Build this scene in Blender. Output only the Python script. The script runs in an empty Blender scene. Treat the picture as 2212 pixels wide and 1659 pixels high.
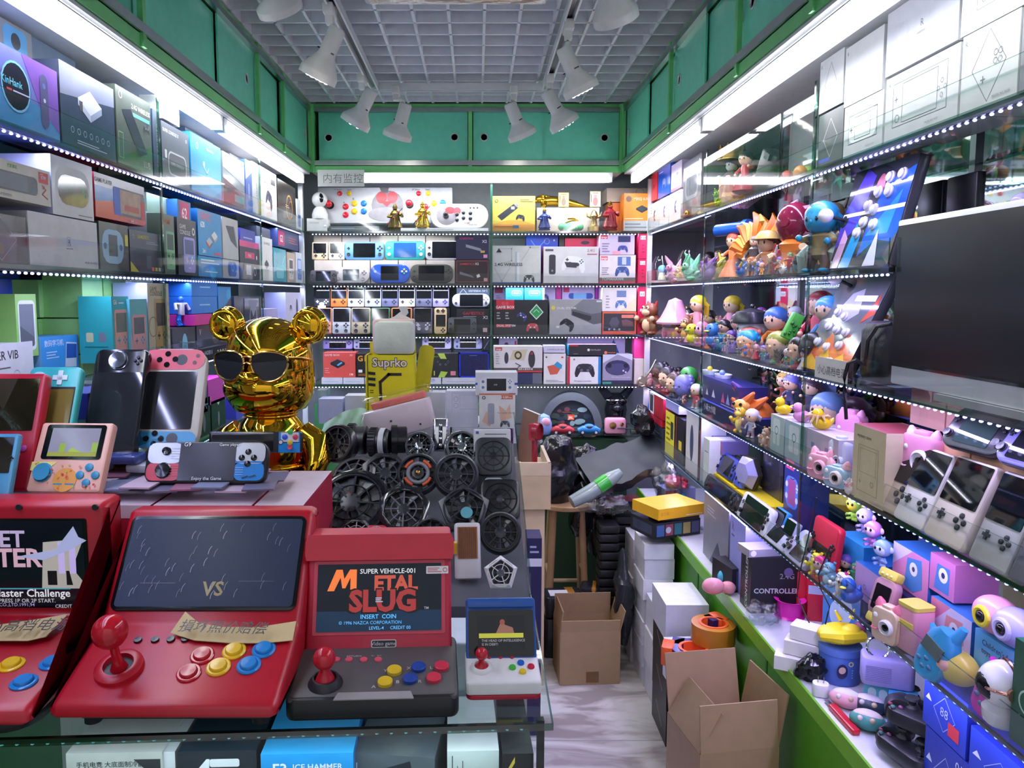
import bpy,math,random
from mathutils import Vector,Matrix,Euler
R =random.Random(7)
S =bpy.context.scene
COL =S.collection
PI =math.pi
# ------------------------------------------------------------------ camera, world, exposure
CF,CCX,CCY,TH,H=1660.,1030.,795.4,math.radians(5.45),1.52
TC,TS=math.cos(TH),math.sin(TH)
cam_d =bpy.data.cameras.new('camera');cam=bpy.data.objects.new('camera',cam_d);COL.objects.link(cam)
cam.location=(0,0,H);cam.rotation_euler=(PI/2 - TH,0,0)
cam_d.sensor_width=36;cam_d.lens=36*CF/2212
cam_d.shift_x=76/2212;cam_d.shift_y=-34.1/2212
cam_d.clip_start=.05;cam_d.clip_end=60
S.camera=cam
S.view_settings.view_transform='Standard';S.view_settings.look='None'
S.view_settings.gamma=1;S.view_settings.use_curve_mapping=False
S.view_settings.exposure=-.15
S.cycles.use_denoising=True
S.cycles.use_adaptive_sampling=True;S.cycles.adaptive_threshold=.05
S.cycles.max_bounces=6;S.cycles.diffuse_bounces=4;S.cycles.glossy_bounces=3;S.cycles.transparent_max_bounces=24
S.cycles.sample_clamp_indirect=4;S.cycles.caustics_reflective=False;S.cycles.caustics_refractive=False
W =bpy.data.worlds.new('world');S.world=W;W.use_nodes=True
nt =W.node_tree;nt.nodes.clear()
wo =nt.nodes.new('ShaderNodeOutputWorld');bg=nt.nodes.new('ShaderNodeBackground')
tcn =nt.nodes.new('ShaderNodeTexCoord');sx=nt.nodes.new('ShaderNodeSeparateXYZ');rp=nt.nodes.new('ShaderNodeValToRGB')
nt.links.new(tcn.outputs['Generated'],sx.inputs[0]);nt.links.new(sx.outputs['Z'],rp.inputs[0])
rp.color_ramp.elements[0].position=.0;rp.color_ramp.elements[0].color=(.42,.42,.45,1)
rp.color_ramp.elements[1].position=.8;rp.color_ramp.elements[1].color=(.95,.97,1,1)
nt.links.new(rp.outputs[0],bg.inputs[0]);bg.inputs[1].default_value=1.35
nt.links.new(bg.outputs[0],wo.inputs[0])

def area(name,loc,rot,sx_,sy_,power,col=(1,1,1),spread=PI):
    l=bpy.data.lights.new(name,'AREA');l.shape='RECTANGLE';l.size=sx_;l.size_y=sy_;l.energy=power;l.color=col;l.spread=spread
    o=bpy.data.objects.new(name,l);COL.objects.link(o);o.location=loc;o.rotation_euler=rot
    return o

# ------------------------------------------------------------------ photo pixel -> point on a real plane of the room
def d_of(px,X):return CF*X/(px - CCX)
def yx(px,X,Z):return (d_of(px,X)+(Z - H)*TS)/TC                 # depth Y on plane X at height Z
def zx(px,py,X):
    d=d_of(px,X);v=(CCY - py)/CF*d
    return H+v*TC - d*TS
def pty(px,py,Y):
    k=(CCY - py)/CF;d=Y/(TC+k*TS);return (px - CCX)/CF*d,H+k*d*TC - d*TS
def ptz(px,py,Z):
    k=(CCY - py)/CF;d=(Z - H)/(k*TC - TS);return (px - CCX)/CF*d,d*TC+k*d*TS

# ------------------------------------------------------------------ materials
MATS ={}
def lin(h):
    c=[int(h[i:i+2],16)/255 for i in (0,2,4)]
    return tuple(x/12.92 if x <= .04045 else ((x+.055)/1.055)**2.4 for x in c)+(1,)
def mat(k):
    """'rrggbb/r.3/m1/e2/c1/n80': colour, roughness, metallic, emission, coat, noise scale with visible mottling"""
    if k in MATS:return MATS[k]
    p=k.split('/');m=bpy.data.materials.new('m_'+p[0]);m.use_nodes=True
    t=m.node_tree;b=t.nodes['Principled BSDF']
    o={q[0]:float(q[1:]) for q in p[1:]}
    c=lin(p[0])
    b.inputs['Roughness'].default_value=o.get('r',.42)
    b.inputs['Metallic'].default_value=o.get('m',0)
    if 'c' in o:b.inputs['Coat Weight'].default_value=o['c'];b.inputs['Coat Roughness'].default_value=.06
    n=t.nodes.new('ShaderNodeTexNoise');n.inputs['Scale'].default_value=o.get('n',30);n.inputs['Detail'].default_value=3
    tc=t.nodes.new('ShaderNodeTexCoord');t.links.new(tc.outputs['Object'],n.inputs['Vector'])
    r=t.nodes.new('ShaderNodeValToRGB');f=.72 if 'n' in o else .93
    r.color_ramp.elements[0].position=.35;r.color_ramp.elements[0].color=(c[0]*f,c[1]*f,c[2]*f,1)
    r.color_ramp.elements[1].position=.65;r.color_ramp.elements[1].color=c
    t.links.new(n.outputs['Fac'],r.inputs[0]);t.links.new(r.outputs[0],b.inputs['Base Color'])
    if 'e' in o:
        b.inputs['Emission Color'].default_value=c;b.inputs['Emission Strength'].default_value=o['e']
        m.cycles.emission_sampling='NONE'                        # the lamps' own light sources do the lighting
    if 'b' in o:
        bp=t.nodes.new('ShaderNodeBump');bp.inputs['Strength'].default_value=o['b'];bp.inputs['Distance'].default_value=.004
        n2=t.nodes.new('ShaderNodeTexNoise');n2.inputs['Scale'].default_value=o.get('s',40);n2.inputs['Detail'].default_value=4
        t.links.new(tc.outputs['Object'],n2.inputs['Vector'])
        t.links.new(n2.outputs['Fac'],bp.inputs['Height']);t.links.new(bp.outputs[0],b.inputs['Normal'])
    MATS[k]=m
    return m
def clear_mat(name,tint=(.93,.98,.96),gl=.9,rough=.02,film=0.0,ior=1.45):
    m=bpy.data.materials.new(name);m.use_nodes=True;t=m.node_tree;t.nodes.clear()
    o=t.nodes.new('ShaderNodeOutputMaterial');mx=t.nodes.new('ShaderNodeMixShader');tr=t.nodes.new('ShaderNodeBsdfTransparent');g=t.nodes.new('ShaderNodeBsdfGlossy')
    fr=t.nodes.new('ShaderNodeFresnel');fr.inputs[0].default_value=ior
    ml=t.nodes.new('ShaderNodeMath');ml.operation='MULTIPLY_ADD';ml.inputs[1].default_value=gl;ml.inputs[2].default_value=film
    gm=t.nodes.new('ShaderNodeNewGeometry');iv=t.nodes.new('ShaderNodeMath');iv.operation='SUBTRACT';iv.inputs[0].default_value=1
    m2=t.nodes.new('ShaderNodeMath');m2.operation='MULTIPLY'
    t.links.new(gm.outputs['Backfacing'],iv.inputs[1]);t.links.new(ml.outputs[0],m2.inputs[0]);t.links.new(iv.outputs[0],m2.inputs[1])
    t.links.new(fr.outputs[0],ml.inputs[0]);t.links.new(m2.outputs[0],mx.inputs[0])
    tr.inputs[0].default_value=(*tint,1);g.inputs[0].default_value=(1,1,1,1);g.inputs[1].default_value=rough
    t.links.new(tr.outputs[0],mx.inputs[1]);t.links.new(g.outputs[0],mx.inputs[2]);t.links.new(mx.outputs[0],o.inputs[0])
    MATS[name]=m
    return m
clear_mat('glass');clear_mat('acrylic',(.97,.98,.98),1.0,.04,.015)
clear_mat('glassedge',(.34,.52,.45),.7,.08,.10)
wrap =clear_mat('wrap',(.93,.94,.95),1.0,.12,.06)
def addbump(m,scale,strength,dist=.01):
    t=m.node_tree;n=t.nodes.new('ShaderNodeTexNoise');n.inputs['Scale'].default_value=scale;n.inputs['Detail'].default_value=4
    tc=t.nodes.new('ShaderNodeTexCoord');t.links.new(tc.outputs['Object'],n.inputs['Vector'])
    bp=t.nodes.new('ShaderNodeBump');bp.inputs['Strength'].default_value=strength;bp.inputs['Distance'].default_value=dist
    t.links.new(n.outputs['Fac'],bp.inputs['Height'])
    for x in t.nodes:
        if x.type in ('BSDF_GLOSSY','BSDF_PRINCIPLED','FRESNEL'):t.links.new(bp.outputs[0],x.inputs['Normal'])
addbump(wrap,30,.9)
clear_mat('bubble',(.80,.84,.86),1.0,.15,.12);addbump(MATS['bubble'],70,1.0)
def get(k):return MATS[k] if k in MATS else mat(k)

# ------------------------------------------------------------------ mesh builder
def rot(rx=0,ry=0,rz=0):return Euler((math.radians(rx),math.radians(ry),math.radians(rz))).to_matrix().to_4x4()
def xf(loc=(0,0,0),rx=0,ry=0,rz=0,sc=1):
    m=Matrix.Translation(Vector(loc))@rot(rx,ry,rz)
    if sc != 1:m=m@(Matrix.Diagonal((*sc,1)) if isinstance(sc,tuple) else Matrix.Diagonal((sc,sc,sc,1)))
    return m
def rrect(w,h,r,n=5):
    r=min(r,w/2*.999,h/2*.999);p=[]
    for cx,cy,a0 in ((w/2-r,h/2-r,0),(-w/2+r,h/2-r,90),(-w/2+r,-h/2+r,180),(w/2-r,-h/2+r,270)):
        for i in range(n+1):
            a=math.radians(a0+90*i/n);p.append((cx+r*math.cos(a),cy+r*math.sin(a)))
    return p
class M:
    def __init__(s):s.v=[];s.f=[];s.mi=[];s.ms=[];s.X=Matrix.Identity(4)
    def at(s,*a,**k):s.X=xf(*a,**k);return s
    def base(s,m):s.X=m;return s
    def slot(s,k):
        if k not in s.ms:s.ms.append(k)
        return s.ms.index(k)
    def add(s,vs,fs,k,X=None):
        b=len(s.v);T=s.X if X is None else s.X@X
        s.v+=[T@Vector(v) for v in vs];s.f+=[tuple(b+i for i in f) for f in fs]
        if isinstance(k,(list,tuple)):s.mi+=[s.slot(q) for q in k]
        else:s.mi+=[s.slot(k)]*len(fs)
        return s
    def box(s,c,sz,k,X=None,bev=0):
        if bev:return s.rp(sz[0],sz[1],c[2]-sz[2]/2,c[2]+sz[2]/2,bev,k,X=(X or Matrix())@Matrix.Translation((c[0],c[1],0)),bev=bev,n=2)
        x,y,z=c;a,b,d=sz[0]/2,sz[1]/2,sz[2]/2
        vs=[(x+i*a,y+j*b,z+l*d) for l in (-1,1) for j in (-1,1) for i in (-1,1)]
        return s.add(vs,[(0,2,3,1),(4,5,7,6),(0,1,5,4),(2,6,7,3),(1,3,7,5),(0,4,6,2)],k,X)   # bottom, top, front(-y), back, right, left
    def loops(s,ls,k,cap=(1,1),X=None,closed=True):
        n=len(ls[0]);vs=[p for l in ls for p in l];fs=[]
        for j in range(len(ls)-1):
            for i in range(n if closed else n-1):
                a,b=j*n+i,j*n+(i+1) % n;fs.append((a,b,b+n,a+n))
        if cap[0]:fs.append(tuple(reversed(range(n))))
        if cap[1]:fs.append(tuple(range((len(ls)-1)*n,len(ls)*n)))
        return s.add(vs,fs,k,X)
    def prism(s,poly,z0,z1,k,X=None):
        return s.loops([[(x,y,z0) for x,y in poly],[(x,y,z1) for x,y in poly]],k,X=X)
    def rp(s,w,h,z0,z1,r,k,X=None,bev=0,n=5):
        if not bev:return s.prism(rrect(w,h,r,n),z0,z1,k,X)
        ls=[]
        for i in range(3):
            a=PI/2*i/2;q=bev*(1-math.sin(a));ls.append([(x,y,z0+bev*(1-math.cos(a))) for x,y in rrect(w-2*q,h-2*q,max(r-q,.0002),n)])
        for i in range(3):
            a=PI/2*(2-i)/2;q=bev*(1-math.sin(a));ls.append([(x,y,z1-bev*(1-math.cos(a))) for x,y in rrect(w-2*q,h-2*q,max(r-q,.0002),n)])
        return s.loops(ls,k,X=X)
    def lathe(s,prof,k,n=20,X=None,sq=(1,1),cap=(1,1)):
        ls=[[(r*math.cos(2*PI*i/n)*sq[0],r*math.sin(2*PI*i/n)*sq[1],z) for i in range(n)] for r,z in prof]
        return s.loops(ls,k,X=X,cap=cap)
    def cyl(s,c,r,h,k,X=None,n=20,r2=None):
        return s.lathe([(r,0),(r if r2 is None else r2,h)],k,n,(X or Matrix())@Matrix.Translation(c))
    def ball(s,c,r,k,X=None,n=14,m=9,cut=None):
        rr=r if isinstance(r,tuple) else (r,r,r);ls=[]
        for j in range(1,m):
            a=PI*j/m;ls.append([(c[0]+rr[0]*math.sin(a)*math.cos(2*PI*i/n),c[1]+rr[1]*math.sin(a)*math.sin(2*PI*i/n),c[2]-rr[2]*math.cos(a)) for i in range(n)])
        b=(m-1)*n;vs=[p for l in ls for p in l]+[(c[0],c[1],c[2]-rr[2]),(c[0],c[1],c[2]+rr[2])];fs=[]
        for j in range(m-2):
            for i in range(n):a,q=j*n+i,j*n+(i+1) % n;fs.append((a,q,q+n,a+n))
        for i in range(n):fs.append((b,(i+1) % n,i));fs.append((b+1,(m-2)*n+i,(m-2)*n+(i+1) % n))
        return s.add(vs,fs,k,X)
    def tube(s,pts,r,k,X=None,n=8,closed=False):
        P=[Vector(p) for p in pts];ls=[];N=len(P);up=Vector((0,0,1))
        for i,p in enumerate(P):
            t=(P[(i+1) % N]-P[i-1]) if closed else (P[min(i+1,N-1)]-P[max(i-1,0)])
            t=t.normalized() if t.length > 0 else Vector((0,0,1))
            a=t.cross(up)
            if a.length < .05:a=t.cross(Vector((1,0,0)))
            a.normalize();b=a.cross(t);q=r[i] if isinstance(r,(list,tuple)) else r
            ls.append([tuple(p+(a*math.cos(2*PI*j/n)+b*math.sin(2*PI*j/n))*q) for j in range(n)])
        if closed:ls.append(ls[0])
        return s.loops(ls,k,cap=(0,0) if closed else (1,1),X=X)
    def torus(s,c,R_,r,k,X=None,n=24,m=8,a0=0,a1=360):
        full=a1-a0 >= 360;st=n if full else n+1
        ls=[]
        for i in range(st):
            a=math.radians(a0+(a1-a0)*i/n);ls.append([(c[0]+(R_+r*math.cos(2*PI*j/m))*math.cos(a),c[1]+(R_+r*math.cos(2*PI*j/m))*math.sin(a),c[2]+r*math.sin(2*PI*j/m)) for j in range(m)])
        if full:ls.append(ls[0])
        return s.loops(ls,k,cap=(0,0) if full else (1,1),X=X)
    def text(s,txt,h,k,X=None,al='LEFT',z=0,bold=0,shear=0):
        vs,fs=glyphs(txt,al,bold,shear)
        return s.add([(x*h,y*h,z) for x,y in vs],fs,k,X)
    def build(s,name,parent=None,loc=None,rz=0,smooth=40,mod=None):
        me=bpy.data.meshes.new(name);me.from_pydata([tuple(v) for v in s.v],[],s.f)
        for k in s.ms:me.materials.append(get(k))
        me.polygons.foreach_set('material_index',s.mi)
        me.update()
        if smooth:
            me.polygons.foreach_set('use_smooth',[True]*len(s.f));me.set_sharp_from_angle(angle=math.radians(smooth))
        o=bpy.data.objects.new(name,me);COL.objects.link(o)
        if parent is not None:o.parent=parent
        if loc is not None:o.location=loc
        if rz:o.rotation_euler.z=math.radians(rz)
        return o
GC ={}
def glyphs(t,al,bold,shear):
    key=(t,al,bold,shear)
    if key not in GC:
        cu=bpy.data.curves.new('t','FONT');cu.body=t;cu.align_x=al;cu.size=1.35;cu.offset=bold;cu.shear=shear;cu.resolution_u=2
        ob=bpy.data.objects.new('t',cu);me=ob.to_mesh()
        GC[key]=([(v.co.x,v.co.y) for v in me.vertices],[tuple(p.vertices) for p in me.polygons])
        ob.to_mesh_clear();bpy.data.objects.remove(ob);bpy.data.curves.remove(cu)
    return GC[key]
def tag(o,label=None,cat=None,group=None,kind=None):
    if label:o['label']=label
    if cat:o['category']=cat
    if group:o['group']=group
    if kind:o['kind']=kind
    return o
def thing(name,label,cat,loc=(0,0,0),rz=0,group=None,rx=0,ry=0):
    o=bpy.data.objects.new(name,None);COL.objects.link(o);o.empty_display_size=.05
    o.location=loc;o.rotation_euler=(math.radians(rx),math.radians(ry),math.radians(rz))
    return tag(o,label,cat,group)
def struct(m,name,**k):
    o=m.build(name,**k);o['kind']='structure';return o
def copytree(o,parent=None):
    c=o.copy();COL.objects.link(c)
    if parent is not None:c.parent=parent
    for ch in list(o.children):copytree(ch,c)
    return c

# ------------------------------------------------------------------ printed artwork on a face (u, v in 0..1 of the face)
def art(m,spec,w,h,X,e=.0002,st=.00012):
    """X maps (x right, y up, z out) with the origin in the face's lower left corner"""
    for i,a in enumerate(spec):
        z=e+st*i;q=a[0]
        def P(u,v):return (u*w,v*h)
        if q == 'r':u0,v0,u1,v1,c=a[1:6];m.add([(*P(u0,v0),z),(*P(u1,v0),z),(*P(u1,v1),z),(*P(u0,v1),z)],[(0,1,2,3)],c,X)
        elif q == 'R':
            u0,v0,u1,v1,c,rr=a[1:7];cx,cy=P((u0+u1)/2,(v0+v1)/2)
            pp=rrect((u1-u0)*w,(v1-v0)*h,rr*h,3);m.add([(x+cx,y+cy,z) for x,y in pp],[tuple(range(len(pp)))],c,X)
        elif q in 'oO':
            u,v,r_,c=a[1:5];ru=(a[5] if q == 'O' else r_)*h;cx,cy=P(u,v)
            m.add([(cx+ru*math.cos(2*PI*j/16),cy+r_*h*math.sin(2*PI*j/16),z) for j in range(16)],[tuple(range(16))],c,X)
        elif q == 'n':
            u,v,r_,c,th=a[1:6];cx,cy=P(u,v);vs=[]
            for rr in (r_*h,(r_-th)*h):vs+=[(cx+rr*math.cos(2*PI*j/20),cy+rr*math.sin(2*PI*j/20),z) for j in range(20)]
            m.add(vs,[(j,(j+1) % 20,20+(j+1) % 20,20+j) for j in range(20)],c,X)
        elif q == 'l':
            pts,c,th=a[1:4]
            for (u0,v0),(u1,v1) in zip(pts,pts[1:]):
                A,B=Vector(P(u0,v0)),Vector(P(u1,v1));dd=(B-A)
                if dd.length == 0:continue
                nn=Vector((-dd.y,dd.x)).normalized()*th*h/2;ee=dd.normalized()*th*h/2
                m.add([(*(A-nn-ee),z),(*(B-nn+ee),z),(*(B+nn+ee),z),(*(A+nn-ee),z)],[(0,1,2,3)],c,X)
        elif q == 'p':m.add([(*P(u,v),z) for u,v in a[1]],[tuple(range(len(a[1])))],a[2],X)
        elif q in 'tT':
            u,v,hh,tx,c=a[1:6];b=a[6] if len(a) > 6 else .01;x,y=P(u,v)
            rz=a[7] if len(a) > 7 else 0
            al='LEFT' if q == 't' else 'CENTER';vs,_=glyphs(tx,al,b,0);L=max(p_[0] for p_ in vs)-min(p_[0] for p_ in vs);room=(w-x if q == 't' else w) if not rz else h
            m.text(tx,min(hh*h,room*.94/L),c,X@xf((x,y,z),rz=rz),al,bold=b)
        elif q == 'L':                                             # rows of illegible fine print
            u0,v0,u1,v1,n,c=a[1:7]
            for j in range(n):
                vv=v0+(v1-v0)*(j+.5)/n;th=(v1-v0)/n*.4*h;e1=u1-(u1-u0)*((j*37) % 10)/25
                m.add([(u0*w,vv*h-th/2,z),(e1*w,vv*h-th/2,z),(e1*w,vv*h+th/2,z),(u0*w,vv*h+th/2,z)],[(0,1,2,3)],c,X)
        elif q == 'pad':                                           # printed game controller: u, v centre, width (of h), body, detail, tilt
            u,v,sc,c,c2=a[1:6];rz=a[6] if len(a) > 6 else 0;x,y=P(u,v);Y=X@xf((x,y,z),rz=rz,sc=sc*h)
            o=[(-.30,.30),(-.12,.33),(.12,.33),(.30,.30),(.43,.16),(.5,-.15),(.46,-.33),(.36,-.33),(.22,-.08),(-.22,-.08),(-.36,-.33),(-.46,-.33),(-.5,-.15),(-.43,.16)]
            m.add([(p[0],p[1],0) for p in o],[tuple(reversed(range(len(o))))],c,Y)
            for cx,cy,r_ in ((-.16,-.0,.075),(.16,0,.075),(.3,.22,.03),(.36,.15,.03),(.24,.15,.03),(.3,.08,.03)):
                m.add([(cx+r_*math.cos(2*PI*j/10),cy+r_*math.sin(2*PI*j/10),.00008/(sc*h)) for j in range(10)],[tuple(range(10))],c2,Y)
            for a_,b_ in ((.03,.1),(.1,.03)):m.add([(-.3+i*a_/1.5,.15+j*b_/1.5,.00008/(sc*h)) for i,j in ((-1,-1),(1,-1),(1,1),(-1,1))],[(0,1,2,3)],c2,Y)
        elif q == 'hv':                                            # printed upright handheld: u0 v0 u1 v1 body screen detail
            u0,v0,u1,v1,c,c1,c2=a[1:8];cx,cy=P((u0+u1)/2,(v0+v1)/2);ww,hh=(u1-u0)*w,(v1-v0)*h;Y=X@xf((cx,cy,z))
            pp=rrect(ww,hh,ww*.12,3);m.add([(x,y,0) for x,y in pp],[tuple(range(len(pp)))],c,Y)
            def rc(a0,b0,a1,b1,cc):m.add([(a0*ww,b0*hh,.00008),(a1*ww,b0*hh,.00008),(a1*ww,b1*hh,.00008),(a0*ww,b1*hh,.00008)],[(0,1,2,3)],cc,Y)
            rc(-.38,.02,.38,.43,c1);rc(-.33,-.17,-.11,-.13,c2);rc(-.245,-.22,-.195,-.08,c2);rc(-.1,-.38,-.02,-.36,c2);rc(.02,-.38,.1,-.36,c2)
            for dx,dy in ((0,1),(1,0),(0,-1),(-1,0)):m.add([((.22+dx*.09)*ww+.05*ww*math.cos(2*PI*j/8),-.15*hh+dy*.09*ww+.05*ww*math.sin(2*PI*j/8),.00008) for j in range(8)],[tuple(range(8))],c2,Y)
        elif q == 'hz':                                            # printed or outlined wide handheld
            u0,v0,u1,v1,c,c1,c2=a[1:8];cx,cy=P((u0+u1)/2,(v0+v1)/2);ww,hh=(u1-u0)*w,(v1-v0)*h;Y=X@xf((cx,cy,z))
            pp=rrect(ww,hh,hh*.3,3);m.add([(x,y,0) for x,y in pp],[tuple(range(len(pp)))],c,Y)
            def rc(a0,b0,a1,b1,cc):m.add([(a0*ww,b0*hh,.00008),(a1*ww,b0*hh,.00008),(a1*ww,b1*hh,.00008),(a0*ww,b1*hh,.00008)],[(0,1,2,3)],cc,Y)
            rc(-.29,-.4,.29,.4,c1)
            for xx,yy,r_ in ((-.4,-.18,.1),(.4,-.18,.1),(.4,.3,.045),(.4,.1,.045),(.44,.2,.045),(.36,.2,.045),(-.4,.2,.1)):m.add([(xx*ww+r_*hh*math.cos(2*PI*j/8),yy*hh+r_*hh*math.sin(2*PI*j/8),.00008) for j in range(8)],[tuple(range(8))],c2,Y)
        elif q == 'iso':                                           # printed console: a slab seen from a corner
            u,v,sc,c,c2,c3=a[1:7];x,y=P(u,v);Y=X@xf((x,y,z),sc=sc*h)
            m.add([(-.5,.08,0),(0,-.18,0),(.5,.08,0),(0,.32,0),(-.5,-.06,0),(0,-.32,0),(.5,-.06,0)],[(0,1,2,3),(4,5,1,0),(5,6,2,1)],[c,c2,c3],Y)
def outl(u0,v0,u1,v1,c,th=.012):
    return [('l',[(u0,v0),(u1,v0),(u1,v1),(u0,v1),(u0,v0)],c,th)]
def dia(u,v,a,b,c,th=.01):return [('l',[(u,v-b),(u+a,v),(u,v+b),(u-a,v),(u,v-b)],c,th)]

# ------------------------------------------------------------------ boxed goods
def carton(name,label,cat,base,size,rz=0,col='cccccc',side=None,top=None,fa=(),sa=(),ta=(),group=None,rx=0,ry=0,la=()):
    """a closed printed box; its front faces local -y, art on front (fa), right side (sa), left side (la) and top (ta)"""
    w,d,h=size;h=min(h,2.064-base[2]) if base[2] > 1.7 else h;m=M();side=side or col;top=top or side
    m.box((0,0,h/2),(w,d,h),[side,top,col,side,side,side])
    if fa:art(m,fa,w,h,xf((-w/2,-d/2,0),rx=90))
    if sa:art(m,sa,d,h,xf((w/2,-d/2,0),rx=90,rz=90))
    if la:art(m,la,d,h,xf((-w/2,d/2,0),rx=90,rz=-90))
    if ta:art(m,ta,w,d,xf((-w/2,-d/2,h)))
    if h > .02 and w > .02:                                         # lid seam along the top edges
        m.box((0,d*.5-.0015,h-.0006),(w*.98,.0012,.0016),side);m.box((w*.5-.0006,0,h-.004),(.0016,d*.96,.001),side)
    o=m.build(name,smooth=0);o.location=base;o.rotation_euler=(math.radians(rx),math.radians(ry),math.radians(rz))
    return tag(o,label,cat,group)
XL,XR,YB=-.80,.79,3.60
def Lb(label,z,p0,p1,pt,col,fa=(),d=.10,ins=.012,name='product_box',cat='box',side=None,sa=(),group=None,top=None,h=None,la=()):
    """box on the left wall: z base height, p0..p1 photo columns of its front, pt photo row of its top at p0"""
    X=XL-ins;y0,y1=yx(p0,X,z),yx(p1,X,z);w=y1-y0;h=h or zx(p0,pt,X)-z
    return carton(name,label,cat,(X-d/2,(y0+y1)/2,z+.0008),(w*.985,d,h),90,col,side,top,fa,sa,(),group,la=la)
def Rb(label,z,p0,p1,pt,col,fa=(),d=.10,ins=.012,name='product_box',cat='box',side=None,sa=(),group=None,top=None,h=None,la=(),xfr=None):
    """box on the right wall; p0 is its far (left in the photo) end, p1 the near end, pt the photo row of the top at p1"""
    X=XR+ins;y1,y0=yx(p0,X,z),yx(p1,X,z);w=y1-y0;h=h or zx(p1,pt,X)-z
    return carton(name,label,cat,(X+d/2,(y0+y1)/2,z+.0008),(w*.985,d,h),-90,col,side,top,fa,sa,(),group,la=la)
def Bb(label,z,p0,p1,pt,col,fa=(),d=.10,ins=.012,name='product_box',cat='box',side=None,sa=(),group=None,top=None,h=None,la=(),rz=0):
    """box on the back wall"""
    Y=YB+ins;k=pty(0,pt,Y)[1];x0,x1=(pty(p,700,Y)[0] for p in (p0,p1));h=h or k-z
    return carton(name,label,cat,((x0+x1)/2,Y+d/2,z+.0008),((x1-x0)*.985,d,h),rz,col,side,top,fa,sa,(),group,la=la)
# ------------------------------------------------------------------ the room
ZS =[1.815,1.574,1.335,1.100,.855]                              # shelf levels
ZC,ZCB,ZT=2.385,2.08,2.05
XLB,XRB,YBB=-1.12,1.11,3.93                                    # wall planes behind the shelves
def marble():
    m=mat('e9e6ea/r.16');t=m.node_tree;b=t.nodes['Principled BSDF']
    tc=t.nodes.new('ShaderNodeTexCoord');mp=t.nodes.new('ShaderNodeMapping');mp.inputs['Rotation'].default_value=(0,0,.8);mp.inputs['Scale'].default_value=(1,3,1)
    n=t.nodes.new('ShaderNodeTexNoise');n.inputs['Scale'].default_value=3.2;n.inputs['Detail'].default_value=9;n.inputs['Distortion'].default_value=1.1
    r=t.nodes.new('ShaderNodeValToRGB');r.color_ramp.elements[0].position=.40;r.color_ramp.elements[0].color=lin('a39a98')
    r.color_ramp.elements[1].position=.60;r.color_ramp.elements[1].color=lin('d8d5d2')
    e=r.color_ramp.elements.new(.5);e.color=lin('c4bfbc')
    t.links.new(tc.outputs['Object'],mp.inputs[0]);t.links.new(mp.outputs[0],n.inputs[0]);t.links.new(n.outputs[0],r.inputs[0]);t.links.new(r.outputs[0],b.inputs['Base Color'])
    return 'e9e6ea/r.16'
m =M();m.box((0,1.6,-.03),(2.6,5.0,.06),marble());
for k in range(4):
    m.box((0,.9+k*.8,.0003),(2.2,.003,.0008),'a9a4a2')
struct(m,'floor')
m =M();m.box((XLB-.03,1.6,1.25),(.06,5,2.6),'c6cbd0/r.5');struct(m,'wall_left')
m =M();m.box((XRB+.03,1.6,1.25),(.06,5,2.6),'c6cbd0/r.5');struct(m,'wall_right')
m =M();m.box((0,YBB+.03,1.25),(2.4,.06,2.6),'aeb4bc/r.5');struct(m,'wall_back')
m =M();m.box((0,1.6,2.66),(2.6,5,.06),'9a9ea8/r.8');struct(m,'ceiling')
# open-cell ceiling grid
m =M();g=.112;zz=ZC+.03
x =-.76
while x < .70:m.box((x,1.6,zz),(.009,4.2,.05),'e6e9f0/r.5');x+=g
y =.1
while y < 3.62:m.box((-.04,y,zz),(1.5,.009,.05),'e6e9f0/r.5');y+=g
tag(m.build('ceiling_grid'),'white open cell grid ceiling above the shop','ceiling grid',kind='structure')

# mirror backs of the side shelves
m =M();m.box((XRB-.006,1.9,1.2),(.006,3.4,1.75),'c9d2d6/r.03/m1');m.box((XRB-.012,2.62,1.2),(.012,.02,1.75),'8d9296/r.3/m1');m.box((XRB-.012,1.73,1.2),(.012,.02,1.75),'8d9296/r.3/m1')
tag(m.build('mirror_panel'),'mirror backing behind the toy shelves on the right','mirror')
m =M();m.box((XLB+.006,1.9,1.2),(.006,3.4,1.75),'aab4bb/r.05/m1')
tag(m.build('mirror_panel'),'mirror backing behind the boxed consoles on the left','mirror')

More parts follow.
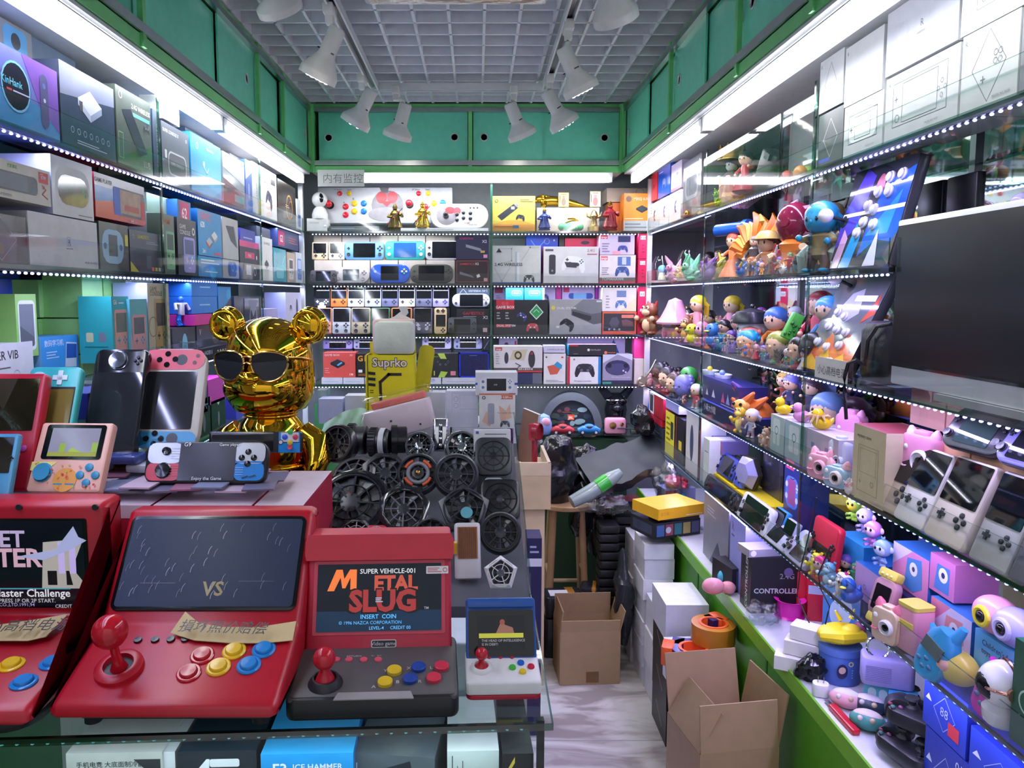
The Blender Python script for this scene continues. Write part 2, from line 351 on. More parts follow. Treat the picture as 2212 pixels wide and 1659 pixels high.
# upper storage cabinets with sliding doors
GR,GR2,AL='74dcbc/r.3','6cc478/r.35','b9bec0/r.28/m1'
def upper(label,org,rz,L,spans,dep=.33):
    """org: left end of the front's bottom edge; local x along the front, -y out; spans: (x0, x1, layer, pull_x)"""
    t=thing('wall_cabinet',label,'cabinet',org,rz,'green sliding door cabinets under the ceiling')
    h=ZC-ZCB;m=M()
    m.box((L/2,dep/2,.008),(L,dep,.016),'d5d8dc/r.5');m.box((L/2,dep/2,h-.008),(L,dep,.016),GR2);m.box((L/2,dep-.006,h/2),(L,.012,h-.034),'2a6a4c/r.6')
    for x in (.006,L-.006):m.box((x,dep/2,h/2),(.012,dep-.03,h-.034),GR2)
    m.box((L/2,.006,.014),(L,.014,.030),GR2);m.box((L/2,.006,h-.008),(L,.014,.018),GR2)
    m.build('carcass',t)
    m=M();m.box((L/2,.000,.042),(L-.03,.018,.022),AL);m.box((L/2,.000,h-.025),(L-.03,.018,.018),AL);m.build('sliding_track',t)
    for x0,x1,ly,px in spans:
        m=M();m.box(((x0+x1)/2,.012+ly*.012,.048+(h-.078)/2),(x1-x0,.006,h-.082),GR);q=m.build('door',t)
        if px is not None:
            f=.012+ly*.012-.003
            m=M();m.lathe([(.019,0),(.019,.003),(.0155,.0035),(.0135,-.0005),(.0,-.001)],'e0e2e4/r.4/m.4',20,xf((px,f,.16),rx=90),cap=(1,0));m.build('finger_pull',q)
    for x in (.006,L-.006)+UPP.get(label,()):m=M();m.box((x,-.002,h/2),(.018,.013,h),GR2);m.build('upright',t)
    return t
UPP ={}
xb0,xb1=-.757,.667
lb ='green back wall cabinet with four sliding doors above the tube lamp'
UPP[lb]=(.727,)
upper(lb,(xb0,YB,ZCB),0,xb1-xb0,[(.03,.40,1,.075),(.385,.715,0,.655),(.74,1.06,0,.79),(1.06,1.41,1,1.345)])
lb ='long green cabinet over the left shelves with sliding doors'
UPP[lb]=(.98,1.66,2.6,2.95)
upper(lb,(-.762,.15,ZCB),90,3.44,[(.02,.55,0,None),(.55,1.0,1,.62),(.98,1.33,0,None),(1.30,1.66,1,1.42),(1.67,2.22,1,None),(2.22,2.6,0,2.50),(2.61,2.95,1,None),(2.96,3.42,0,3.37)])
lb ='long green cabinet over the right shelves with sliding doors'
UPP[lb]=(.85,1.55,2.0,2.4)
upper(lb,(.672,3.59,ZCB),-90,3.44,[(.02,.45,0,.07),(.45,.84,1,None),(.86,1.22,0,.93),(1.2,1.54,1,1.50),(1.56,2.0,0,1.62),(2.0,2.4,1,2.34),(2.42,2.9,0,None),(2.9,3.42,1,None)])
# soffit boards above the top shelves
m =M();m.box(((XLB-.762)/2,1.87,ZCB-.006),(.35,3.44,.008),'d8dade/r.4');tag(m.build('soffit_board'),'pale soffit board over the top left shelf','board',kind='structure')
m =M();m.box(((XRB+.672)/2,1.87,ZCB-.006),(.43,3.44,.008),'d8dade/r.4');tag(m.build('soffit_board'),'pale soffit board over the top right shelf','board',kind='structure')

# tube lamps
def tube_lamp(label,a,b,side):
    a,b=Vector(a),Vector(b);L=(b-a).length;ang=math.degrees(math.atan2(b.y-a.y,b.x-a.x))
    t=thing('tube_lamp',label,'lamp',a,ang,'white tube lamps under the green cabinets')
    m=M();m.box((L/2,0,.014),(L,.036,.022),'e4e6e8/r.35');m.build('lamp_housing',t)
    m=M();m.rp(L-.03,.03,-.016,.006,.014,'f4f6ff/e7',xf((L/2,0,0)),n=4);m.build('tube',t)
    for x in (.008,L-.008):m=M();m.box((x,0,-.003),(.014,.034,.03),'dfe1e3');m.build('end_cap',t)
    area('tube_light',a+(b-a)/2+Vector((side*.0,0,-.022)),(0,0,math.radians(ang)),L-.05,.03,2.3*L,(.93,.96,1))
    area('tube_side_light',a+(b-a)/2+Vector((side*.022,-.022 if not side else 0,-.004)),(PI/2,0,math.radians(90*(side > 0)-90*(side < 0)) if side else 0),L-.05,.02,8*L,(.95,.97,1))
zt =2.042
tube_lamp('near white tube lamp along the left cabinet',(-.80,.45,zt),(-.80,2.43,zt),1)
tube_lamp('far white tube lamp along the left cabinet',(-.80,2.45,zt),(-.80,3.55,zt),1)
tube_lamp('near white tube lamp along the right cabinet',(.715,2.44,zt),(.715,.45,zt),-1)
tube_lamp('far white tube lamp along the right cabinet',(.715,3.55,zt),(.715,2.46,zt),-1)
tube_lamp('white tube lamp below the back cabinets beside the handwritten note',(pty(765,395,3.57)[0],3.575,2.048),(pty(1322,395,3.57)[0],3.575,2.048),0)

# shelving: glass shelves, front lips, dividers and LED strips
def shelf(label,x0,x1,y0,y1,z,mk='glass'):
    m=M();w,d=x1-x0,y1-y0
    m.box(((x0+x1)/2,(y0+y1)/2,z-.005),(w,d,.0096),[mk,mk,'glassedge','glassedge','glassedge','glassedge'])
    return tag(m.build('glass_shelf',smooth=0),label,'shelf')
names =['top','second','third','fourth','lowest']
for i,z in enumerate(ZS):
    if i < 4:
        if i < 2:shelf('long glass shelf on the left wall, %s level' % names[i],XLB+.01,XL,.35,3.60,z)
        else:shelf('glass shelf on the left wall, %s level' % names[i],XLB+.01,XL,1.745,3.60,z);shelf('narrower glass shelf on the left wall near the counter, %s level' % names[i],XLB+.01,XL-.10,.35,1.742,z)
        shelf('glass shelf on the back wall, %s level' % names[i],XL+.003,XR-.003,YB,YBB-.005,z)
    if i == 1:shelf('long glass shelf on the right wall behind the white framed monitor',XR+.14,XRB-.02,.35,1.48,z);shelf('glass shelf on the right wall, second level',XR,XRB-.02,1.485,3.60,z)
    else:shelf('long glass shelf on the right wall, %s level' % names[i],XR,XRB-.02,.35,3.60,z)
shelf('low glass shelf on the back wall under the domed speaker',.19,XR-.003,YB-.03,YBB-.005,.862)
def lip(label,a,b,z,h=.055):
    a,b=Vector(a),Vector(b);L=(b-a).length;ang=math.degrees(math.atan2(b.y-a.y,b.x-a.x))
    m=M();m.box((L/2,0,h/2),(L,.003,h),['acrylic','glassedge','acrylic','acrylic','glassedge','glassedge'])
    o=m.build('shelf_guard',smooth=0,loc=(a.x,a.y,z+.0005),rz=ang);return tag(o,label,'guard')
for i,z in enumerate(ZS):
    if i < 3:lip('clear low guard strip along the left shelf, %s level' % names[i],(XL-.002,1.75 if i == 2 else .35),(XL-.002,3.59),z)
    if i < 3:lip('clear low guard strip along the back shelf, %s level' % names[i],(XL+.01,YB+.003),(XR-.01,YB+.003),z,.045)
    lip('clear low guard strip along the right shelf, %s level' % names[i],(XR+.002,3.59 if i else 3.59),(XR+.002,1.49 if i == 1 else .35),z)
def pane(label,x0,x1,y0,y1,z0,z1):
    m=M();m.box(((x0+x1)/2,(y0+y1)/2,(z0+z1)/2),(x1-x0,y1-y0,z1-z0),'glass')
    if y1-y0 < .02:                                                  # divider of a side bay: polished front edge
        ex=x1 if x1 < 0 else x0
        m.box((ex,(y0+y1)/2,(z0+z1)/2),(.004,y1-y0+.001,z1-z0),'glassedge')
    else:m.box(((x0+x1)/2,y0,(z0+z1)/2),(x1-x0+.001,.004,z1-z0),'2c5a4a/r.2')
    return tag(m.build('glass_divider',smooth=0),label,'glass pane')
zr =[ZT-.02]+ZS
pane('tall glass divider between the back shelf bays',.063,.072,YB+.004,YBB-.02,1.10,2.03)
for i in range(4):
    lv=names[i]
    for yy,nm in ((1.99,'near'),(2.9,'far')):pane('%s glass divider above the left shelf, %s level' % (nm,lv),XLB+.02,XL-.006,yy,yy+.008,ZS[i]+.0005,zr[i]-.011)
for i in range(5):
    lv=names[i]
    for yy,nm in ((1.852,'near'),(2.71,'far')):pane('%s glass divider above the right shelf, %s level' % (nm,lv),XR+.006,XRB-.03,yy,yy+.008,ZS[i]+.0005,zr[i]-.011)
def leds(label,a,b,z,n,dirv,power,col=(.52,.56,1),dot='a8acff/e5'):
    a,b=Vector(a),Vector(b);L=(b-a).length;ang=math.degrees(math.atan2(b.y-a.y,b.x-a.x))
    t=thing('led_strip',label,'led strip',(a.x,a.y,z),ang,'strips of light dots under the glass shelves')
    m=M();m.box((L/2,0,-.001),(L,.010,.002),'55586e/r.2');m.build('tape',t)
    m=M();k='leds'
    for i in range(n):
        x=L*(i+.5)/n;m.ball((x,0,-.0045),(.0034,.0034,.0026),dot,n=6,m=4)
    o=m.build('diodes',t);o['kind']='stuff'
    area('led_light',(a+b).to_3d()/2+Vector((dirv[0]*.012,dirv[1]*.012,z-.010)),(0,0,math.radians(ang)),L,.008,power*L,col)
for i,z in enumerate(ZS):
    pw=2.0
    if i < 4:leds('dotted light strip under the left shelf, %s level' % names[i],(XL-.012,.5 if i < 2 else 1.75),(XL-.012,3.58),z-.0105,150 if i < 2 else 110,(-1,0),pw if i < 3 else pw)
    if i < 4:leds('dotted light strip under the back shelf, %s level' % names[i],(XL+.03,YB+.012),(XR-.03,YB+.012),z-.0105,96,(0,1),pw*.9,(.82,.84,1),'dfe2ff/e5')
    leds('dotted light strip under the right shelf, %s level' % names[i],(XR+.012,3.58),(XR+.012,1.5 if i == 1 else .5),z-.0105,100 if i == 1 else 150,(1,0),pw,(.58,.50,1))
# shelf posts at the corners
m =M();m.box((XL-.012,3.602,1.05),(.02,.02,2.0),'c9ccd0/r.3');tag(m.build('corner_post'),'slim pale post in the left back corner','post',kind='structure')
m =M();m.box((XR+.010,3.602,1.4),(.022,.02,1.30),'c9ccd0/r.3');tag(m.build('corner_post'),'slim pale post in the right back corner','post',kind='structure')
# base cabinets
m =M();x0=.765
m.box(((x0+XRB)/2-.015,1.9,.592),(XRB-x0-.03,3.4,.016),'dfe1ea/r.3');m.box((x0+.001,1.9,.585),(.006,3.4,.042),'6fb32c/r.35')
m.box(((x0+XRB)/2-.003,1.9,.29),(XRB-x0-.05,3.38,.575),'4f9a1c/r.4')
for y in (.7,1.35,2.0,2.65,3.2):m.box((x0+.0215,y,.29),(.004,.012,.54),'3a7a14/r.4')
tag(m.build('base_cabinet',smooth=0),'green low base cabinet with white top along the right wall','cabinet')
m =M();m.box(((XLB+XL)/2+.01,1.9,.455),(.28,3.38,.89),'2f7a3a/r.5');tag(m.build('base_cabinet',smooth=0),'green base cabinet under the left wall shelves','cabinet')
m =M();m.box((-.3,YB+.18,.5),(.96,.26,1.0),'2f6f3a/r.5');m.box((.48,YB+.19,.41),(.50,.24,.82),'1c3a20/r.6');tag(m.build('base_cabinet',smooth=0),'dark green base cabinet under the back shelves','cabinet')
# track and spot lamps
def bar(label,pts,name='lighting_track'):
    m=M()
    for a,b in zip(pts,pts[1:]):
        a,b=Vector(a),Vector(b);L=(b-a).length;ang=math.degrees(math.atan2(b.y-a.y,b.x-a.x));X=xf(a,rz=ang)
        m.box((L/2,0,.004),(L,.034,.008),'e1e3e6/r.3',X);m.box((L/2,-.014,-.009),(L,.006,.018),'e1e3e6/r.3',X);m.box((L/2,.014,-.009),(L,.006,.018),'e1e3e6/r.3',X)
        m.box((L/2,0,-.002),(L,.016,.004),'33363a/r.3',X)
    return tag(m.build(name),label,'lighting track')
ztk =2.365
(xa,ya),(xc,yc)=ptz(790,186,ztk),ptz(1215,186,ztk)
xl,xr_=-.415,.281
bar('white track bar running along the left side of the ceiling',[(xl,.2,ztk),(xl,ya,ztk)])
bar('white track bar running along the right side of the ceiling',[(xr_,.2,ztk),(xr_,yc,ztk)])
bar('white track bar crossing the ceiling near the back cabinets',[(xl,ya,ztk),(xr_,yc,ztk)])
def aim(o,v):o.rotation_mode='QUATERNION';o.rotation_quaternion=Vector(v).to_track_quat('-Z','Y')
def spot(label,pa,pj,pe,sc=1.0,lit=True):
    """pa adapter on the track, pj joint where the stem ends, pe centre of the lens"""
    pa,pj,pe=Vector(pa),Vector(pj),Vector(pe)
    t=thing('spot_lamp',label,'spot lamp',pa,0,'white track spot lamps')
    W_='e6e6e2/r.35'
    m=M();m.box((0,0,-.012),(.03,.075,.03),W_,bev=.004);m.box((0,0,-.035),(.024,.03,.03),W_,bev=.004);m.build('adapter',t)
    v=pj-pa;m=M();m.tube([(0,0,-.04),(v.x,v.y,v.z*.55),(v.x,v.y,v.z)],.0085,W_,n=10);m.build('stem',t)
    dr=(pe-pj).normalized();q=dr.to_track_quat('-Z','Y').to_matrix().to_4x4();X=Matrix.Translation(v)@q
    L=(pe-pj).length;r=.060*sc;m=M()
    m.lathe([(.002,.035),(.022*sc,.034),(.026*sc,.028),(.0265*sc,-.045*sc),(.03*sc,-.055*sc),(r*.98,-L*.80),(r,-L*.84),(r,-L),(r*.94,-L),(r*.9,-L+.006)],W_,28,X,cap=(1,0))
    for a in (0,120,240):m.box((math.cos(math.radians(a))*.0262*sc,math.sin(math.radians(a))*.0262*sc,-.04*sc),(.004,.016,.004),'2a2a2a/r.5',X@rot(rz=0))
    m.build('lamp_shade',t)
    m=M();m.lathe([(r*.9,-L+.006),(r*.86,-L+.012),(r*.5,-L+.009),(.001,-L+.008)],'fff2dc/e3',24,X,cap=(0,0))
    for k in range(7):
        a=2*PI*k/6;rr=0 if k == 6 else r*.5
        m.ball((rr*math.cos(a),rr*math.sin(a),-L+.006),r*.17,'ffffff/e6',X,n=8,m=5)
    m.build('lens',t)
    l=bpy.data.lights.new('spot_light','SPOT');l.energy=11;l.spot_size=math.radians(75);l.spot_blend=.6;l.shadow_soft_size=.04;l.color=(1,.96,.9)
    o=bpy.data.objects.new('spot_light',l);COL.objects.link(o);o.location=pe+dr*.012;aim(o,dr)
def spx(label,a,j,e,Y,dj=0,de=0,sc=1):
    Y=ptz(*a,ztk-.012)[1]
    A=pty(*a,Y);J=pty(*j,Y+dj);E=pty(*e,Y+dj+de)
    spot(label,(A[0],Y,ztk-.012),(J[0],Y+dj,J[1]),(E[0],Y+dj+de,E[1]),sc)
Yf =2*1.0
spx('spot lamp cut by the top edge, left of the ceiling',(560,-120),(575,-60),(607,24),1.18,0,.06,.95)
spx('large spot lamp on the left track, lens tilted to the left wall',(712,15),(720,85),(684,170),1.52,0,.02,.95)
spx('spot lamp at the far end of the left track, turned left',(782,165),(795,212),(765,270),2.62,0,.02)
spx('spot lamp hanging left of centre from the cross track',(855,190),(872,242),(857,298),2.95,0,.03)
spx('spot lamp hanging right of centre from the cross track',(1110,190),(1108,240),(1130,296),2.95,0,.03)
spx('spot lamp at the far end of the right track, turned right',(1187,165),(1190,215),(1222,272),2.62,0,.02)
spx('large spot lamp on the right track, lens tilted to the right wall',(1228,50),(1226,125),(1258,200),1.72,0,.02,.95)
spx('spot lamp at the top edge, right of the ceiling, with a honeycomb lens',(1300,-120),(1308,-60),(1332,45),1.18,0,.06,.95)
# smoke detector in the grid
sdx,sdz=pty(918,66,2.2);m=M()
m.lathe([(.052,.05),(.052,.028),(.045,.018),(.03,.004),(.028,0),(.001,-.002)],'ecebe6/r.4',24)
for k in range(8):m.box((.036*math.cos(k*PI/4),.036*math.sin(k*PI/4),.012),(.014,.012,.007),'2b2b2b',xf((0,0,0)))
t =m.build('smoke_detector',loc=(sdx-.01,2.2,ZC-.005));tag(t,'round white smoke detector in the grid ceiling','smoke detector')
x0,zq=pty(800,8,1.75);x1=pty(1170,8,1.75)[0]
m =M();m.box((0,0,.05),(x1-x0,.20,.1),'a98258/r.4');m.rp((x1-x0)+.02,.21,-.001,.1,.01,'wrap',bev=.004);tag(m.build('wrapped_carton',loc=((x0+x1)/2,1.65,zq)),'brown carton in clear wrap hanging at the top edge of the frame','carton')
for s_ in (-.15,.15):m=M();m.box((0,0,(ZC-zq-.1)/2+.02),(.01,.01,ZC-zq-.1+.04),'c9ccd0');tag(m.build('hanging_strap',loc=((x0+x1)/2+s_,1.65,zq+.1)),['strap','second strap'][s_ > 0]+' holding the wrapped carton to the ceiling grid','strap',kind='structure')
# handwritten note
nx0,nz0=pty(687,403,3.55);nx1,nz1=pty(787,367,3.55)
m =M();w,h=nx1-nx0,nz1-nz0;m.box((0,0,h/2),(w,.0012,h),'dfe4df/r.7');art(m,[('t',.1,.25,.50,'内有监控','3a3d44',-.01)],w,h,xf((-w/2,-.0006,0),rx=90))
o =m.build('paper_note',smooth=0,loc=((nx0+nx1)/2,3.547,nz0));tag(o,'white handwritten paper note taped under the back cabinet','note')
# ------------------------------------------------------------------ left wall, top shelf
z =ZS[0];GL='boxed consoles on the top left shelf'
Wt,Bk,Gy='eceef2','1b1d22','8d939b'
Lb('glossy violet-blue box printed with a round black streaming puck',z,-60,131,60,'7f86d8/r.18',[('p',[(0,0),(1,0),(1,.35),(0,.5)],'5aa0e0/r.18'),('p',[(.55,1),(1,1),(1,.1),(.75,.4)],'8a62c8/r.18'),('O',.47,.52,.31,'262a3a/r.1',.34),('n',.47,.52,.33,'7fd0ff',.03),('t',.30,.52,.10,'KinHank','69d4f0',.02),('r',.36,.44,.42,.47,'d03040'),('L',.43,.43,.62,.48,1,'d0d4ff'),('R',.76,.12,.86,.86,'30347a',.1),('o',.81,.7,.04,'5560c0'),('o',.81,.5,.03,'d0d8ff'),('t',.02,.86,.07,'KinHank','ffffff')],d=.12,side='5a68b8/r.2',group=GL)
Lb('dark slate box printed with a white set-top console and a row of round icons',z,134,252,132,'3d4a66/r.18',[('p',[(0,.6),(1,.75),(1,1),(0,1)],'8e95b4/r.18'),('iso',.52,.6,.62,'dfe6f4','b9c3da','8fa0c4'),('r',.32,.5,.38,.62,'1b2033')]+[('n',.18+i*.11,.22,.04,'b9c4dd',.008) for i in range(7)]+[('L',.25,.06,.8,.12,2,'b9c4dd')],d=.12,side='2e3548',group=GL)
Lb('grey-green box reading 2.4G WIRELESS with a slim console picture',z,255,331,185,'59635f/r.22',[('p',[(0,0),(1,0),(1,.4),(0,.1)],'2f6a37/r.2'),('t',.42,.80,.07,'2.4G WIRELESS','e2e6ea',.02),('r',.45,.70,.95,.75,'5fb4c8'),('p',[(.15,.72),(.4,.78),(.85,.28),(.6,.2)],'2c3244/r.2'),('pad',.86,.62,.2,'22283a','8890a0'),('t',.72,.08,.09,'LUB','d9dde0'),('n',.12,.9,.05,'c9d0d0',.01)]+outl(.03,.1,.15,.42,'5fd070',.01),d=.12,side='3b453f',group=GL)
Lb('narrow blue box spine with white lettering',z,334,349,238,'2f4468',[('T',.75,.48,.055,'SUPER CONSOLE X','dfe6f4',.02,90)],d=.14,group=GL)
Lb('grey box with white lettering and an outlined oblong stick',z,352,411,262,'50586a/r.3',[('t',.04,.84,.06,'SUPER CONSOLE X','e6e9ee',.02),('n',.9,.85,.03,'e6e9ee',.01),('R',.2,.14,.88,.55,'d0d4dc',.13),('R',.23,.17,.85,.52,'454c5c',.11),('t',.3,.32,.05,'SUPER CONSOLE X','e6e9ee'),('R',.08,.4,.16,.54,'e6e9ee',.02),('L',.1,.05,.6,.1,2,'b8bdc8')],d=.12,group=GL)
Lb('bright sky-blue box with a small line drawing of a rocket',z,414,480,286,'35a3da/r.3',[('p',[(0,.3),(1,.1),(1,0),(0,0)],'2b8bc4/r.3'),('t',.5,.82,.05,'Thunderforce','eaf6ff',.02),('n',.2,.82,.06,'eaf6ff',.015),('o',.4,.55,.05,'dfeefa'),('l',[(.4,.5),(.5,.4),(.55,.5)],'dfeefa',.02),('l',[(.6,.35),(.8,.3),(.9,.36),(.7,.25)],'66c6ea',.01)],d=.12,side='2288c0',group=GL)
Lb('clear plastic cased box with a dark red lower picture',z,483,530,327,'a7b0b8/r.12',[('p',[(0,0),(1,0),(1,.3),(0,.5)],'5d3040'),('p',[(.0,.7),(1,.5),(1,.9),(0,1)],'dfe5ea/r.1'),('r',.5,.1,.95,.25,'38a0a8')],d=.13,group=GL)
Lb('slim blue-violet box beside the clear cased box',z,532,546,345,'3f62b8',[('p',[(0,.6),(1,.8),(1,1),(0,1)],'b9c4ea'),('O',.5,.4,.16,'90a8e8',.06)],d=.12,group=GL)
Lb('narrow white box spine reading 2.4G WIRELESS',z,547.5,559,350,'e9ebf0',[('T',.75,.55,.045,'2.4G WIRELESS','30343c',.02,90)],d=.14,group=GL)
Lb('white box printed with a black game controller',z,561,599,358,'f0f1f4',[('pad',.55,.4,.5,'2a2d45','6f7590',-20),('t',.06,.82,.07,'GAME','4a4e58'),('r',.66,.74,.92,.86,'2c2f36'),('L',.05,.7,.5,.8,2,'8a8e98')],d=.12,group=GL)
Lb('black box printed with a glowing orange ring',z,601,640,386,'2a2624/r.2',[('n',.62,.45,.30,'e89a3c',.035),('n',.70,.40,.22,'c87828',.02),('L',.4,.42,.62,.5,2,'d8c8b0')],d=.12,group=GL)
Lb('small white and blue box at the far end of the top left shelf',z,642,655,430,'dfe4ea',[('r',.2,.1,.8,.5,'3c6ac0')],d=.12,group=GL)
Lb('grey box with a camera picture lying behind the violet box',z+.18,-50,72,30,'8e9296/r.2',[('R',.45,.1,.9,.9,'5ba8d8',.2),('o',.68,.5,.25,'28303e'),('L',.05,.2,.3,.8,5,'d8dade')],d=.10,ins=.13,h=.065,side='70757a',group=GL)
Lb('blue gradient box standing behind the slate console box',z,76,174,70,'38a0da/r.25',[('r',0,.7,1,1,'6a7f96'),('o',.6,.8,.03,'40d0f0')],d=.08,ins=.14,side='58809a',group=GL)
Lb('pale carton standing behind the grey-green box',z,268,345,196,'c4c8cc',[('L',.3,.87,.9,.9,1,'50545c')],d=.10,ins=.15,group=GL)
Lb('small white box balanced on the grey console box',z+.160,352,388,206,'f3f3f4',[('l',[(.3,.6),(.8,.4)],'a9acb2',.04),('l',[(.3,.45),(.8,.25)],'a9acb2',.04)],d=.06,group=GL)
Lb('blue-grey carton behind the sky-blue box',z,405,466,262,'8fa0ba',d=.08,ins=.15,group=GL)
Lb('white carton standing behind the clear cased box',z,500,550,330,'e4e6ea',d=.09,ins=.15,group=GL)
Lb('dark blue carton behind the white controller box',z,566,597,350,'39406a',d=.08,ins=.15,group=GL)
Lb('white carton standing behind the orange ring box',z,600,630,378,'eaeaec',d=.08,ins=.15,group=GL)
# ------------------------------------------------------------------ left wall, second shelf
z =ZS[1];GL='boxed consoles on the second left shelf';zm=z+.112
Lb('cream box with a red tab and a black handheld picture',zm,-70,112,322,'e9e4d6',[('hz',.18,.22,.82,.72,'23262c','707a84','3a8ad0'),('p',[(0,.5),(.28,.8),(.2,.2),(0,.1)],'cf8f8a'),('r',.84,.62,.97,.92,'c9303a'),('T',.905,.73,.10,'K7M','ffffff',.02),('t',.86,.85,.035,'MODEL','ffffff'),('l',[(.88,.55),(.93,.45),(.88,.3),(.95,.2)],'b03028',.03),('o',.9,.5,.05,'b83a2c'),('T',.5,.83,.08,'炫彩掌机','4a7a30',.03),('t',.3,.06,.06,'摇头杆游戏控制台','333333')],d=.11,side='dcd6c6',group=GL)
Lb('white box with a window showing a clear speckled gamepad',zm-.012,114,204,334,'eaecf5/r.2',[('R',.08,.12,.92,.86,'f6f7fb',.3),('R',.13,.2,.88,.72,'5c626c/r.1/n60',.26),('o',.75,.5,.04,'7ac070'),('o',.8,.42,.04,'4aa0b0'),('L',.6,.04,.95,.08,1,'60646c')],d=.12,side='c8ccf0',group=GL)
Lb('blue and red box reading GAME PLAYER with an upright handheld picture',zm,206,315,372,'e8e8f4/r.2',[('p',[(0,.72),(1,.72),(1,.2),(0,.35)],'2f8be0/r.2'),('p',[(0,.35),(.35,.45),(.75,.2),(1,.28),(1,0),(0,0)],'d8303c/r.2'),('t',.0,.8,.1,'GAME PLAYER','262a34',.02),('R',.34,.14,.98,.8,'30343c',.05),('R',.34,.14,.5,.8,'2b62d0',.06),('r',.47,.2,.9,.76,'cfae96/n50'),('r',.55,.28,.85,.42,'b84434'),('R',.9,.14,.99,.6,'c92838',.04),('t',.66,.03,.06,'168合1 U.8-43','ffffff',.01)],d=.12,side='c02030',group=GL)
Lb('dark box printed with a tilted outlined handheld, left of the white carton',z,-60,61,452,'62646a/r.3',[('p',[(0,1),(.3,1),(.5,0),(0,0)],'47494e/r.3'),('r',.8,0,1,1,'2c2d31/r.3')]+dia(.5,.5,.3,.45,'c8cace')+[('o',.5,.3,.12,'8a7a40')],d=.11,side='3c3e42',group=GL)
Lb('wide white carton with a small black letter mark',z,64,214,456,'e6e6e8/r.35',[('t',.53,.45,.12,'R','33353a',.0),('L',.50,.36,.6,.39,1,'33353a'),('t',.78,.1,.05,'MODEL NO. RG35XX','50525a')]+outl(.515,.43,.565,.6,'33353a',.008)+[('n',R.uniform(.05,.95),R.uniform(.1,.9),.02,'c6c8cc',.006) for _ in range(16)],d=.14,side='d6d6d8',group=GL)
Lb('dark box printed with a pale blue handheld',z,217,280,478,'4d5a54/r.3',[('r',.6,0,1,1,'2f3530/r.3'),('R',.08,.14,.82,.86,'a8d4f0',.3),('r',.3,.3,.6,.75,'2d3a44'),('o',.18,.5,.07,'3f6a90'),('o',.72,.5,.07,'3f6a90'),('r',.86,.55,.98,.8,'d8cc3c')],d=.11,group=GL)
Lb('slate box with yellow lettering and a stick picture',z,282,350,496,'333a4a/r.3',[('t',.24,.82,.09,'GAMESTICK','e8d840',.02),('n',.12,.84,.05,'c9ccd0',.012),('p',[(0,.25),(.25,0),(0,0)],'e8d840'),('R',.5,.1,.66,.42,'596478',.05),('r',.66,.05,.74,.14,'d84848'),('r',.77,.05,.85,.14,'e8d840'),('r',.88,.05,.96,.14,'e8e8e8'),('L',.5,.7,.9,.78,2,'a0a6b4')],d=.11,group=GL)
Lb('olive-grey blank box on top behind the divider',z+.135,318,381,416,'87a07c/r.4',d=.12,ins=.05,side='9ab08c',group=GL)
Lb('pale box with a small handheld picture under the olive box',z,320,348,458,'b9c2b8',[('hv',.2,.2,.8,.85,'5c6660','30383a','d0d4d0')],d=.10,ins=.05,group=GL)
Lb('green box with an upright green handheld picture',z,353,380,462,'4b6450/r.3',[('hv',.3,.08,.98,.72,'86c890','2c4a38','24402c'),('t',.1,.84,.09,'GAME','d07030',.02)],d=.11,side='607a60',group=GL)
Lb('black box reading GAME CONSOLE with a violet upright handheld',z,386,427,470,'1d1d22/r.3',[('t',.12,.82,.08,'GAME','e8e8ea',.0),('t',.12,.72,.08,'CONSOLE','e8e8ea',.0),('n',.84,.8,.07,'d8d8da',.03),('hv',.28,.05,.9,.68,'9a94d8','48507a','f0f0ff')],d=.12,side='2a2a2e',group=GL)
Lb('magenta spine with white figures above the black console box',zm+.035,384,413,455,'2c6fa8',[('r',.15,.1,.85,.95,'c81e6a'),('T',.5,.2,.5,'62','ffffff',.02,0)],d=.1,ins=.02,h=.06,group=GL)
Lb('blue box with a grey cartridge console picture',z+.062,429,480,451,'2380b8/r.3',[('t',.1,.62,.13,'620','e8f2fa',.02),('L',.1,.78,.6,.95,4,'d0424e'),('iso',.68,.45,.42,'c8ccd0','888c92','9a9ea6'),('iso',.45,.3,.4,'a8acb4','d05040','50545c'),('t',.15,.06,.1,'2in1','e8f2fa',.02),('r',.65,.05,.95,.1,'d03848')],d=.12,side='1c6ea4',group=GL)
Lb('grey box printed with a wedge-shaped console',z+.062,482,516,468,'b0b4b6',[('p',[(.2,.8),(.7,.82),(.9,.3),(.5,.45)],'3a3e44'),('p',[(.7,.82),(.78,.8),(.97,.3),(.9,.3)],'8a9098')],d=.11,group=GL)
Lb('lower blue box with white line print under the cartridge console box',z,429,480,553,'2880b8/r.3',[('L',.1,.6,.9,.9,2,'e0ecf4'),('O',.6,.2,.3,'35a0d8',.5),('L',.3,.2,.8,.3,1,'e0ecf4')],d=.12,h=.060,group=GL)
Lb('grey box with a dark blue dial picture',z,482,517,551,'a9adb0',[('R',.3,.1,.85,.9,'25508a',.3),('n',.6,.6,.22,'60a8d8',.05)],d=.11,h=.060,group=GL)
Lb('violet-blue flat box on the pink topped box',z+.125,519,552,487,'4c50c0',[('L',.2,.3,.8,.5,1,'c9ccf4')],d=.1,h=.05,group=GL)
Lb('black box with pink top band and pink title',z,519,561,518,'2b2a30',[('r',0,.84,1,1,'e0508c'),('r',.25,.55,.75,.72,'d83a68'),('T',.5,.58,.10,'PINK','ffd0dc',.02),('o',.86,.6,.06,'e8e8ea'),('r',.3,.12,.55,.38,'c9ccd4'),('n',.75,.22,.12,'d8d8ea',.03)],d=.12,group=GL)
Lb('white box printed with a dark square console, reading 2.4G WIRELESS',z,563,590,511,'eef0f2',[('t',.3,.84,.06,'2.4G WIRELESS','30343c',.01),('iso',.5,.38,.34,'4a505c','2c3038','383c46')],d=.11,group=GL)
